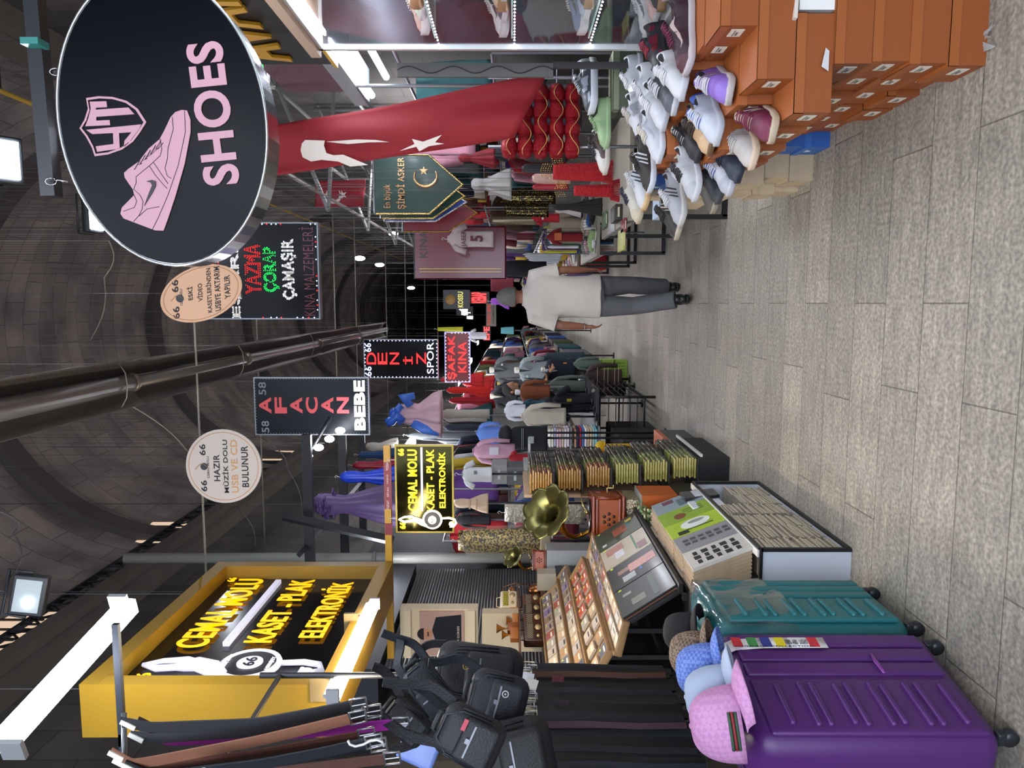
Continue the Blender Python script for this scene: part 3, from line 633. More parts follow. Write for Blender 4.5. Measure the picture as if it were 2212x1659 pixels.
def wrap(u, v):
    a = 2 * PI * u; c_, s_ = math.cos(a), math.sin(a); k = (abs(c_) ** 5 + abs(s_) ** 5) ** (-.2)
    w_ = .012 + .008 * math.sin(9 * a + 5 * v) * math.sin(7 * v + 2 * a)
    z = .50 + .345 * v
    f = 1.0 if v < .9 else 1 - (v - .9) * 6
    return (c_ * k * (.238 + w_) * f, s_ * k * (.142 + w_) * f, z + .015 * math.sin(5 * a) * (1 - v))
g.grid(wrap, 72, 16, wrapu=True); g.obj('clear_film', glassmat('plastic_film', (.84, .93, .93, 1), .36, .12), t)

GG1 = patmat('cap_beige', '84705c', '54463a', 90, 'checker', .8, .78); GG2 = patmat('cap_blue', '7088c8', '4c68b4', 90, 'checker', .8, .78)
PKC = patmat('cap_pink', 'b47eac', 'bf8ab6', 80, 'checker', .8, .78)
def cap(label, loc, rot, mat, brim, stripe=False, s=1.0):
    t = thing('baseball_cap', label, 'cap', loc, rot); t.scale = (s, s, s)
    def dome(u, v):
        a = 2 * PI * u; e = v * PI / 2
        rx, ry = .096, .080; r = math.cos(e) ** .75; z = .125 * math.sin(e) ** .9
        return (math.cos(a) * rx * r, math.sin(a) * ry * r, z + .006 * abs(math.sin(3 * a)) * math.sin(2 * e))
    g = G(); g.grid(dome, 36, 12, wrapu=True); crown = g.obj('crown', mat, t, solid=.002)
    g = G()
    for k in range(3):
        a = PI / 3 * k + PI / 6
        g.tube([dome((a + (0 if i < 9 else PI)) / (2 * PI) % 1, 1 - abs(1 - i / 9.0) if i <= 9 else 1 - (i - 9) / 9.0) if False else (math.cos(a) * .097 * math.cos(e) ** .75 * (1), math.sin(a) * .081 * math.cos(e) ** .75, .1262 * math.sin(e) ** .9 + .006 * abs(math.sin(3 * a)) * math.sin(2 * e)) for i, e in enumerate([PI / 2 * j / 10 for j in range(11)])], .0009, 4)
    g.obj('stitching', mat, crown)
    g = G()
    def bf(u, v):
        a = -PI / 2 * .92 + PI * .92 * u; x = .085 * math.cos(a) ; y = .078 * math.sin(a)
        ex = .075 * (math.cos(a) ** .55 if math.cos(a) > 0 else 0) * v
        return (x + ex, y * (1 + .06 * v), .008 - .022 * v * v + -.018 * (abs(math.sin(a)) ** 2))
    g.grid(bf, 24, 8); g.obj('brim', brim, t, solid=.004)
    g = G(); g.sph((0, 0, .127), (.008, .008, .004), 8); g.obj('button', brim, t)
    if stripe:
        for dz, c in ((-.008, '2c4f3a'), (0, '8a2630'), (.008, '2c4f3a')):
            g = G(); g.tube([(math.cos(a) * .0985, math.sin(a) * .0825, .022 + dz) for a in [-1.9 + .12 * k for k in range(9)]], (.004), 4); g.obj('ribbon_stripe', M(c, .7), t)
    return t
CR = (math.radians(-22), math.radians(-8), math.radians(-6))
for i, (X, Y, y, m, b, st, lb) in enumerate([
    (1500, 1372, 2.84, M('17171b', .85), M('1c1c20', .85), False, 'black cap at the far end of the row on the suitcases'),
    (1520, 1418, 2.62, GG1, GG1, False, 'beige and brown patterned cap between the black and blue ones'),
    (1545, 1452, 2.46, GG2, GG2, True, 'mid blue patterned cap between the beige and the pale blue ones'),
    (1572, 1505, 2.31, M('9eaec6', .8), M('a4b2c8', .8), False, 'plain pale blue cap behind the pink one'),
    (1600, 1562, 2.16, PKC, PKC, True, 'pink patterned cap with green and red ribbon, closest to the viewer'.replace('closest to', 'first from'))]):
    p = aty(X, Y, y); p.z = max(p.z, .872); cap(lb, p, (CR[0] + .05 * i, CR[1], CR[2] + .12 * (i - 2)), m, b, st, [.95, .98, 1.05, 1.08, 1.2][i])

# belts
def smooth(P, n=5):
    P = [Vector(p) for p in P]; Q = []
    for i in range(len(P) - 1):
        a, b, c, d = P[max(i - 1, 0)], P[i], P[i + 1], P[min(i + 2, len(P) - 1)]
        for j in range(n): u = j / n; Q.append(.5 * ((2 * b) + (c - a) * u + (2 * a - 5 * b + 4 * c - d) * u * u + (3 * b - a - 3 * c + d) * u ** 3))
    return Q + [P[-1]]
def strip(g, pts, w_, th, wdir):
    pts = [Vector(p) for p in pts]; wd = Vector(wdir).normalized(); V = []
    for i, p in enumerate(pts):
        t_ = (pts[min(i + 1, len(pts) - 1)] - pts[max(i - 1, 0)]).normalized(); n_ = t_.cross(wd).normalized(); w2 = n_.cross(t_).normalized() * w_ / 2; n2 = n_ * th / 2
        V.append([p - w2 - n2, p + w2 - n2, p + w2 + n2, p - w2 + n2])
    g.loft(V, smooth=False)
def belt(label, loc, rot, L, col, w_=.034, group=None, buckle='b0b2b8', flip=False):
    """hangs from its buckle, folded once"""
    t = thing('leather_belt', label, 'belt', loc, rot, group)
    g = G(); s = 1 if not flip else -1
    strip(g, [(0, 0, -.03), (.004, .004, -L * .35), (-.004, .008, -L * .7), (0, .014, -L), (0, .022, -L - .004), (0, .028, -L * .97), (.003, .022, -L * .5), (0, .016, -.06)], w_, .0035, (1, 0, 0)); g.obj('strap', M(col, .42, bump=.1, bs=200), t)
    g = G(); bw = w_ + .016
    g.tube([(-bw / 2, 0, .02), (bw / 2, 0, .02), (bw / 2, 0, -.03), (-bw / 2, 0, -.03)], .0035, 6, close=True); g.cyl((0, 0, -.028), (0, -.006, .02), .002, 6); g.obj('buckle', M(buckle, .3, .9), t)
    g = G(); g.box((0, -.001, -.045), (w_ + .006, .012, .01)); g.obj('belt_loop', M(col, .4), t)
    return t
g0 = belt('black leather belt hanging by its buckle in the lower belt row', (-1.60, 2.28, 1.53), PI / 2 - .4, .62, '0d0e11', group='black belts in the lower row')
gb = belt('black leather belt hanging by its buckle in the lower belt row', (-1.60, 3.13, 1.53), PI / 2 - .3, .60, '1d2027', group='black belts in the lower row', buckle='c8c0a0')
gc = belt('black leather belt hanging by its buckle in the lower belt row', (-1.68, 3.16, 1.54), PI / 2 - .6, .63, '16130f', group='black belts in the lower row')
k = 0
for row, xx in ((0, -1.60), (1, -1.68)):
    for i in range(25):
        y = 2.28 + .034 * i + row * .015
        if row == 0 and i == 0: continue
        b = dup((g0, gb, gc)[(i * 7 + row * 2) % 3], (xx + random.uniform(-.01, .01), y, 1.53 + random.uniform(-.012, .02) + row * .02), PI / 2 - .4 + random.uniform(-.25, .25)); k += 1
for y, c, lb in ((3.00, '4a281e', 'brown leather belt among the black ones, at the far end of the lower row'), (2.62, '3a1f28', 'dark wine belt among the black ones in the lower row')):
    belt(lb, (-1.57, y, 1.545), PI / 2 - .9, .60, c, w_=.022)
t = thing('belt_rack', 'black steel rack carrying the lower belts', 'rack', (-1.64, 2.7, 0), PI / 2)
g = G(); g.cyl((-.5, 0, 1.60), (.5, 0, 1.60), .012, 8); g.obj('rail', DARKST, t)
g = G(); g.cyl((.52, .05, 0), (.52, .05, 2.75), .014, 8); g.obj('post', DARKST, t)
g = G(); g.cyl((-.62, .05, 0), (-.62, .05, 2.75), .014, 8); g.obj('post', DARKST, t)
g = G(); g.cyl((-.62, .05, 2.66), (.52, .05, 2.66), .012, 8); g.obj('upper_rail', DARKST, t)
g = G()
for i in range(14): g.tube([(-.48 + i * .072, 0, 1.60), (-.48 + i * .072, -.02, 1.57), (-.48 + i * .072, -.01, 1.545)], .0025, 5)
g.obj('hooks', CHROME, t)
# swing tags among the belts
for i, (X, Y, y, c) in enumerate([(1205, 1466, 2.42, '5b1a26'), (1215, 1520, 2.3, '2a1b22'), (1140, 1465, 2.3, 'dfe2ea'), (1148, 1478, 2.25, 'e8e2da'), (1140, 1590, 2.1, 'b9bab0')]):
    p = atx(X, Y, -1.575); t = tag(G().box((0, 0, 0), (.045 if i > 1 else .028, .002, .05)).obj('swing_tag', M(c, .6), None, p, (0, .1 * i, .2)), ['wine red tag hanging on the black belts', 'dark brown tag on the black belts', 'large white card tag under the backpack', 'cream card tag beside the white one', 'grey card tag low on the belts'][i], 'tag')
# upper belts: long ones slanting down from a rod
def longbelt(label, pts, y, col, w_, n=12, hole=False):
    P = [aty(a, b, y + d) for a, b, d in pts]; o = P[-1].copy()
    t = thing('leather_belt', label, 'belt', o, 0, 'long belts in the upper row')
    P = [p - o for p in P]; Q = []
    for i in range(len(P) - 1):
        for j in range(n): Q.append(P[i].lerp(P[i + 1], j / n))
    Q.append(P[-1])
    for _ in range(3): Q = [Q[0]] + [(Q[i - 1] + Q[i] * 2 + Q[i + 1]) / 4 for i in range(1, len(Q) - 1)] + [Q[-1]]
    w_ *= 1.45; g = G(); strip(g, Q, w_, .004, (.9, -.45, 0)); g.obj('strap', M(col, .45, bump=.08, bs=200), t)
    e = Q[-1]; d = (Q[-1] - Q[-3]).normalized(); bw = w_ / 2 + .006; s = Vector((.9, -.45, 0)).normalized()
    g = G(); g.tube([e - s * bw, e + s * bw, e + s * bw + d * .045, e - s * bw + d * .045], .0035, 6, close=True); g.cyl(e, e + d * .045, .002, 6); g.obj('buckle', M('a8a9ae', .3, .9), t)
    g = G(); p1 = Q[3]; g.box(p1 + Vector((0, -.008, 0)), (.014, .004, .045), (0, .5, 0)); g.obj('white_clip', M('e8eadf', .5), t)
BL = [('charcoal belt slanting in front of the yellow frame', [(262, 1560, 0), (330, 1572, 0), (560, 1563, 0), (758, 1526, 0)], 1.98, '35373c', .033),
      ('tan leather belt slanting across the charcoal belts', [(240, 1622, 0), (292, 1652, 0), (560, 1600, 0), (756, 1553, 0)], 1.93, '8a5f4a', .030),
      ('bright magenta belt with small holes', [(305, 1578, 0), (360, 1600, 0), (560, 1592, .01), (850, 1565, .02)], 2.02, 'a02a9c', .033),
      ('dark brown belt above the magenta one', [(298, 1556, 0), (330, 1572, 0), (560, 1573, .0), (790, 1560, 0)], 2.04, '4c332e', .032),
      ('reddish brown belt under the tan one', [(250, 1640, 0), (300, 1664, 0), (560, 1630, 0), (775, 1590, 0)], 1.95, '5e3a30', .031),
      ('black belt under the reddish brown one', [(270, 1650, 0), (330, 1680, 0), (560, 1650, 0), (800, 1612, 0)], 1.93, '121318', .033),
      ('brown belt at the edge of the upper row', [(300, 1660, 0), (360, 1690, 0), (600, 1668, 0), (830, 1640, 0)], 1.97, '5b4038', .032),
      ('slate black belt with a wide strap, over the others', [(420, 1668, 0), (560, 1652, 0), (700, 1625, 0), (790, 1605, 0)], 1.86, '22262e', .03),
      ('dark grey belt behind the charcoal one', [(285, 1588, 0), (330, 1596, 0), (560, 1580, 0), (790, 1540, 0)], 2.0, '3c3f46', .03)]
for lb, pts, y, c, w_ in BL: longbelt(lb, pts, y, c, w_)
g = G(); a = aty(268, 1540, 2.02); b = aty(268, 1700, 1.94); g.cyl(a - (a + b) / 2, b - (a + b) / 2, .008, 8)
tag(g.obj('belt_rod', STEEL, None, (a + b) / 2), 'thin steel rod holding the tops of the long belts', 'rod')
g = G(); p = aty(790, 1608, 1.85)
g.tube([aty(X, Y, 1.85) - p for X, Y in ((752, 1600), (756, 1608), (768, 1612), (785, 1608), (800, 1600), (815, 1598), (825, 1602), (830, 1612))], .004, 8)
tag(g.obj('hanging_hook', M('d0d4d6', .3, .4), None, p), 'pale S-shaped hook between the belts and the bags', 'hook')
# bags
def bag(label, X, Y, y, w_, h, d, roll, logo, straps, cat='backpack', name='backpack', zips=2, col='1a1d24'):
    p = aty(X, Y, y); t = thing(name, label, cat, p, (0, roll, math.radians(18)))
    bm = M(col, .55, bump=.25, bs=160)
    g = G(); g.box((0, 0, 0), (w_, d, h), bev=min(w_, h) * .28); g.obj('body', bm, t)
    g = G(); g.box((0, -d * .5, -h * .12), (w_ * .8, d * .35, h * .55), bev=min(w_, h) * .14); pk = g.obj('front_pocket', bm, t)
    g = G(); g.box((0, -d * .5 - d * .17, -h * .06 + h * .05), (w_ * .62, .006, .008), bev=.002); g.box((.0, -d * .5 - d * .17 - .004, h * .03), (.014, .006, .012)); g.obj('zip', M('6b6e74', .35, .8), pk)
    g = G()
    for k in range(zips):
        xs_ = w_ * (.5 - .05 * k); g.tube([(-xs_ * .96, -d * .25 - .02 * k * 0 - d * .12 * k, -h * .2), (-xs_ * .9, -d * .3 - d * .1 * k, h * .25), (-xs_ * .5, -d * .3 - d * .1 * k, h * .46), (xs_ * .5, -d * .3 - d * .1 * k, h * .46), (xs_ * .9, -d * .3 - d * .1 * k, h * .25), (xs_ * .96, -d * .25 - d * .12 * k, -h * .2)], .003, 6)
    g.obj('zip_line', M('34373d', .4, .5), t)
    g = G(); g.tube([(-.03, 0, h * .49), (-.025, 0, h * .56), (.025, 0, h * .56), (.03, 0, h * .49)], .007, 8); g.obj('top_handle', bm, t)
    for sx, tx, tz in straps:
        g = G(); strip(g, smooth([(sx * w_ * .4, d * .3, h * .42), (sx * w_ * .42 + tx * .3, d * .35, h * .5 + tz * .35), (tx * .8 + sx * .02, d * .3, h * .5 + tz * .75), (tx, d * .2, h * .5 + tz)], 7), .032, .008, (.9, -.4, 0)); g.obj('strap', bm, t)
    if logo:
        k, c, lx, lz, s = logo; g = G()
        if k == 'ring': g.tube([(lx + math.cos(a) * s, -d * .5 - d * .19, lz + math.sin(a) * s) for a in [2 * PI * q / 16 for q in range(16)]], .0018, 5, close=True); g.dot((lx, -d * .5 - d * .19, lz), s * .4)
        else: g.box((lx, -d * .5 - d * .18, lz), (s * 2, .004, s * .8))
        g.obj('badge', M(c, .4), pk)
    return t
bag('black backpack with thin yellow ring badge, behind the other bags', 1035, 1452, 2.75, .21, .34, .13, .12, ('ring', 'b9a050', .03, .05, .011), [(-1, -.10, .13), (1, -.09, .17)], zips=3)
bag('dark blue-black shoulder bag with a silver pull ring, beside the backpack', 1075, 1508, 2.38, .17, .20, .09, .25, ('ring', 'd8dce0', .03, -.02, .010), [(-1, -.03, .2), (1, .05, .16)], 'bag', 'shoulder_bag', col='171b24')
bag('black crossbody bag with a small red tag, closest row of bags'.replace('closest row of bags', 'in front of the other bags'), 1015, 1592, 2.0, .15, .19, .08, .45, ('box', 'a82038', .035, .03, .016), [(-1, -.06, .22), (1, .02, .2)], 'bag', 'crossbody_bag', col='1a1c21')
bag('large black bag hanging low at the edge behind the crossbody bag', 1110, 1640, 2.2, .24, .26, .12, -.2, None, [(1, .1, .25)], 'bag', 'shoulder_bag', col='0f1013')
bag('black waist bag tucked between the backpack and the strap bundle', 935, 1500, 2.5, .12, .24, .07, .9, None, [(1, -.02, .16), (-1, .02, .1)], 'bag', 'waist_bag', col='1a1f28')
bag('black pouch hanging above the crossbody bag', 880, 1560, 2.2, .1, .15, .05, .7, None, [(1, .05, .12)], 'bag', 'pouch_bag', col='14161b')
p = aty(905, 1618, 2.3); tag(G().box((0, 0, 0), (.10, .04, .13), bev=.015).obj('packed_shirt', patmat('packblue', '4a62b0', '88a0d8', 12, 'noise', .3), None, p, (0, .4, .3)), 'blue and white packet in clear film behind the black bags', 'packet')
# ---------------------------------------------------------------- shoe boxes and trainers
OR1 = M('8e4a1b', .55, var=.05, vs=3); OR2 = M('9a5422', .55); BLU = M('2a62b4', .5); BEI = patmat('beige_card', 'c9b89c', 'b09c7e', 9, 'noise', .7); OLV = M('7b8068', .6); OLD = M('4f5644', .7); LBL = M('9ab0c8', .6); WHT = M('e6e6e4', .5)
BW, BD, BH = .33, .197, .129
def boxproto(name, mb, ml, label, group, logo=None, lid=.036):
    t = thing(name, label, 'shoe box', (0, 0, 0), 0, group)
    g = G(); g.box((0, 0, (BH - .002) / 2), (BW - .008, BD - .006, BH - .002)); g.obj('body', mb, t)
    g = G(); zc = BH - lid / 2
    g.box((0, 0, BH - .002), (BW, BD, .003)); g.box((0, -BD / 2 + .001, zc), (BW, .002, lid)); g.box((0, BD / 2 - .001, zc), (BW, .002, lid)); g.box((-BW / 2 + .001, 0, zc), (.002, BD, lid)); g.box((BW / 2 - .001, 0, zc), (.002, BD, lid))
    g.obj('lid', ml, t)
    if logo == 'label':
        g = G(); g.box((-BW / 2 + .0035 - .001, -.03, .055), (.002, .065, .045)); l_ = g.obj('size_sticker', M('d9d2c6', .6), t)
        g = G(); g.box((-BW / 2 + .0008, -.03, .062), (.001, .05, .004)); g.box((-BW / 2 + .0008, -.025, .052), (.001, .03, .008)); g.obj('printed_line', M('6a6a6a', .6), l_)
    if logo == 'trefoil':
        for face in (0, 1):
            g = G()
            for k in (-1, 0, 1):
                a = k * .62; c_ = (math.sin(a) * .016, .062 + math.cos(a) * .016)
                pl = [(c_[0] + math.cos(q) * .0075 * math.cos(a) + math.sin(q) * .017 * math.sin(a), c_[1] - math.cos(q) * .0075 * math.sin(a) + math.sin(q) * .017 * math.cos(a)) for q in [2 * PI * i / 14 for i in range(14)]]
                if face == 0: g.prism(pl, (0.03, -BD / 2 + .003 - .001, 0), (1, 0, 0), (0, 0, 1), (0, -.002, 0))
                else: g.prism(pl, (-BW / 2 + .004 - .001, 0, 0), (0, 1, 0), (0, 0, 1), (-.002, 0, 0))
            g.obj('emblem', M('c8d8ec', .5), t)
        textfit('lettering', 'adidas', .0, .06, .018, .036, M('c8d8ec', .5), t, y=-BD / 2 + .002, depth=.001, bold=.01)
    return t
po = boxproto('shoe_box', OR1, OR2, 'orange shoe box', 'orange shoe boxes', 'label')
pb = boxproto('shoe_box', BLU, M('3370c4', .5), 'blue shoe box', 'blue shoe boxes', 'trefoil')
pe = boxproto('shoe_box', BEI, BEI, 'beige shoe box', 'beige shoe boxes')
pv = boxproto('shoe_box', OLD, OLV, 'olive green shoe box', 'olive shoe boxes')
pl_ = boxproto('shoe_box', LBL, M('aebfd4', .6), 'light blue shoe box', 'light blue shoe boxes')
used = set(); NB = {id(po): 'orange', id(pb): 'blue', id(pe): 'beige', id(pv): 'olive', id(pl_): 'light blue'}
def pile(pr, xs, y, where, z0=0, rz=0, top=None):
    for k, x in enumerate(xs):
        lb = '%s shoe box, %s from the floor, %s' % (NB[id(pr)], ORD[k], where)
        p = (x + BW / 2 + random.uniform(-.006, .006), y + random.uniform(-.003, .003), z0 + k * BH)
        r = rz + random.uniform(-.012, .012)
        if id(pr) not in used: used.add(id(pr)); pr.location = p; pr.rotation_euler = (0, 0, r); pr['label'] = lb
        else: dup(pr, p, r, lb)
pile(po, [.80, .80, .805, .80, .635, .756, .92], 2.70, 'in the pile closest to the floor joint by the viewer'.replace('closest to the floor joint by the viewer', 'that stands first from the viewer'))
pile(po, [.83, .815, .82, .82, .63, .72, .93], 2.905, 'in the second pile from the viewer')
pile(po, [.81, .83, .80, .81, .60, .60, .90], 3.11, 'in the third pile from the viewer')
pile(po, [.80, .82, .79, .80, .585, .60, .80], 3.315, 'in the fourth pile from the viewer')
pile(po, [.84, .83, .81, .80, .61, .60, .66], 3.52, 'in the fifth pile from the viewer')
pile(po, [.85, .84, .82, .80, .62, .62, .64], 3.725, 'in the sixth pile from the viewer')
pile(pb, [.775, .78, .80, .72, .62, .60, .60], 3.93, 'in the blue pile behind the orange ones')
pile(pe, [.65, .66, .63, .62, .58, .57, .57], 4.135, 'in the beige pile behind the blue one')
pile(pe, [.62, .60, .61, .58, .54], 4.34, 'in the second beige pile, by the black stand')
pile(pl_, [.49], 4.34, 'on the second beige pile', z0=5 * BH)
pile(pv, [1.08, 1.08, 1.09, 1.08, 1.08, 1.08, 1.08, 1.09], 4.42, 'in the olive pile beside the lit display case')
for k, (y, n) in enumerate([(3.93, 7), (3.725, 7)]):
    pass
t = thing('open_shoe_box', 'white shoe box standing open on the orange pile', 'shoe box', (1.13, 2.70, 4 * BH))
g = G(); g.box((0, 0, .003), (.30, .18, .006)); g.box((0, -.09, .06), (.30, .003, .118)); g.box((0, .09, .06), (.30, .003, .118)); g.box((-.148, 0, .06), (.003, .18, .118)); g.box((.148, 0, .06), (.003, .18, .118)); g.obj('body', WHT, t)
g = G(); g.box((-.1, -.02, .128), (.2, .15, .012), (0, .1, .2)); g.obj('tissue_paper', M('d8cfc4', .8, bump=.4, bs=30), t)

def shoe(label, loc, hd, up, sole, lace=None, accent=None, style='stripes', tongue=None, toe=None, lining='1b1b1f', s=1.0, pitch=0, heel=None, bulky=0.0, tilt=0):
    def dim(c):
        if c is None: return None
        v = [int(c[i:i + 2], 16) for i in (0, 2, 4)]; k = .80 if sum(v) > 540 else 1.0
        return '%02x%02x%02x' % tuple(int(q * k) for q in v)
    up, sole, lace, accent, tongue, toe = map(dim, (up, sole, lace, accent, tongue, toe))
    t = thing('trainer', label, 'shoe', loc, (tilt, pitch, hd)); t.scale = (s, s, s)
    def ip(x, tab):
        for (a, va), (b, vb) in zip(tab, tab[1:]):
            if x <= b: k = (x - a) / (b - a); k = k * k * (3 - 2 * k); return va + (vb - va) * k
        return tab[-1][1]
    WT = [(0, .018), (.05, .031), (.15, .037), (.4, .036), (.7, .048), (.85, .044), (.95, .030), (1, .010)]
    HT = [(0, .055), (.06, .072), (.14, .068), (.28, .066), (.40, .086), (.55, .066), (.72, .044), (.88, .034), (.96, .022), (1, .006)]
    z0 = .024 + bulky * .012
    def Sf(t_, a, off=0.0):
        w_ = ip(t_, WT) * (1 + .1 * bulky) + off; h = ip(t_, HT) + off; c_, s_ = math.cos(a), math.sin(a)
        y = w_ * math.copysign(abs(c_) ** .8, c_) * (1 - .28 * s_ * (1 if t_ < .5 else .4)); z = h * abs(s_) ** .75
        if .05 < t_ < .40 and s_ > .72:
            k = math.sin((t_ - .05) / .35 * PI) * min(1, (s_ - .72) / .14); z -= .040 * k
        return (-.14 + .28 * t_, y, z0 + z)
    g = G(); g.grid(lambda u, v: Sf(.0 + u, PI * v), 40, 20); g.obj('upper', M(up, .55, bump=.06, bs=150), t)
    def patch(name, t0, t1, a0, a1, m, off=.0015, nu=10, nv=8, sh=0.0, par=None):
        g = G()
        for sd in (0, 1):
            g.grid(lambda u, v: Sf(min(1, max(0, t0 + (t1 - t0) * u + sh * v)), (a0 + (a1 - a0) * v) if sd == 0 else PI - (a0 + (a1 - a0) * v), off), nu, nv)
            if a1 > .55 * PI: break
        return g.obj(name, m, par or t)
    patch('lining', .07, .37, .31 * PI, .69 * PI, M(lining, .8), .001)
    if tongue is not None:
        g = G(); g.grid(lambda u, v: (lambda p: (p[0] - .012 * (1 - u) ** 2, p[1], p[2] + .022 * (1 - u) ** 3))(Sf(.34 + .30 * u, PI * (.37 + .26 * v), .002)), 8, 8); g.obj('tongue', M(tongue, .6), t)
    if lace:
        g = G(); n = 7 if style != 'runner' else 6
        for k in range(n):
            tt = .41 + .034 * k
            g.tube([Sf(tt + .014 * math.sin(v * PI) + (.012 if k % 2 else 0) * (v - .5), PI * (.30 + .40 * v), .0045) for v in [j / 8 for j in range(9)]], .0032, 6)
        g.tube([Sf(.40, PI * .42, .006), Sf(.37, PI * .36, .014), Sf(.42, PI * .30, .012), Sf(.41, PI * .46, .008), Sf(.38, PI * .60, .015), Sf(.43, PI * .68, .011)], .0026, 6)
        g.obj('laces', M(lace, .7), t)
    if toe: patch('toe_cap', .80, .985, .02 * PI, .98 * PI, M(toe, .55), .0016, 8, 16)
    if heel: patch('heel_tab', .0, .10, .05 * PI, .95 * PI, M(heel, .55), .0016, 5, 16)
    if style == 'stripes' and accent:
        for k in range(3): patch('side_stripe', .40 + .075 * k, .43 + .075 * k, .04 * PI, .27 * PI, M(accent, .55), .0018, 3, 8, sh=-.07)
    if style == 'swoosh' and accent:
        g = G()
        for sd in (0, 1):
            def sw(u, v):
                tt = .20 + .52 * u; a = (.10 + .20 * (1 - u) ** 1.2 if u < .85 else .10 + .20 * .15 ** 1.2 + (u - .85) * .6) ; a += (.085 * math.sin(PI * min(1, u * .9 + .1)) + .004) * (v - .5)
                a *= PI; return Sf(tt, a if sd == 0 else PI - a, .002)
            g.grid(sw, 16, 3)
        g.obj('side_swoosh', M(accent, .5), t)
    if style == 'runner' and accent:
        for k, (a0, a1, t0, t1) in enumerate([(.05, .2, .3, .5), (.08, .26, .52, .60), (.03, .12, .62, .80), (.1, .3, .12, .2)]): patch('side_overlay', t0, t1, a0 * PI, a1 * PI, M(accent, .35, .2), .002, 4, 6, sh=.05)
    g = G(); R = []
    N = 22; out = []
    for i in range(N + 1): tt = i / N; out.append((-.143 + .288 * tt, ip(tt, WT) * (1 + .1 * bulky) + .005))
    loop = [(x, w_) for x, w_ in out] + [(x, -w_) for x, w_ in reversed(out)]
    for z, k in ((0, .93), (.004, 1.0), (.016, 1.0 + .05 * bulky), (.026 + .014 * bulky, .985)):
        R.append([Vector((x * (1 if k > .95 else .985), w_ * k, z + .012 * max(0, (x - .08) / .06) ** 2)) for x, w_ in loop])
    g.loft(R); g.obj('sole', M(sole, .6), t)
    return t
d = math.radians
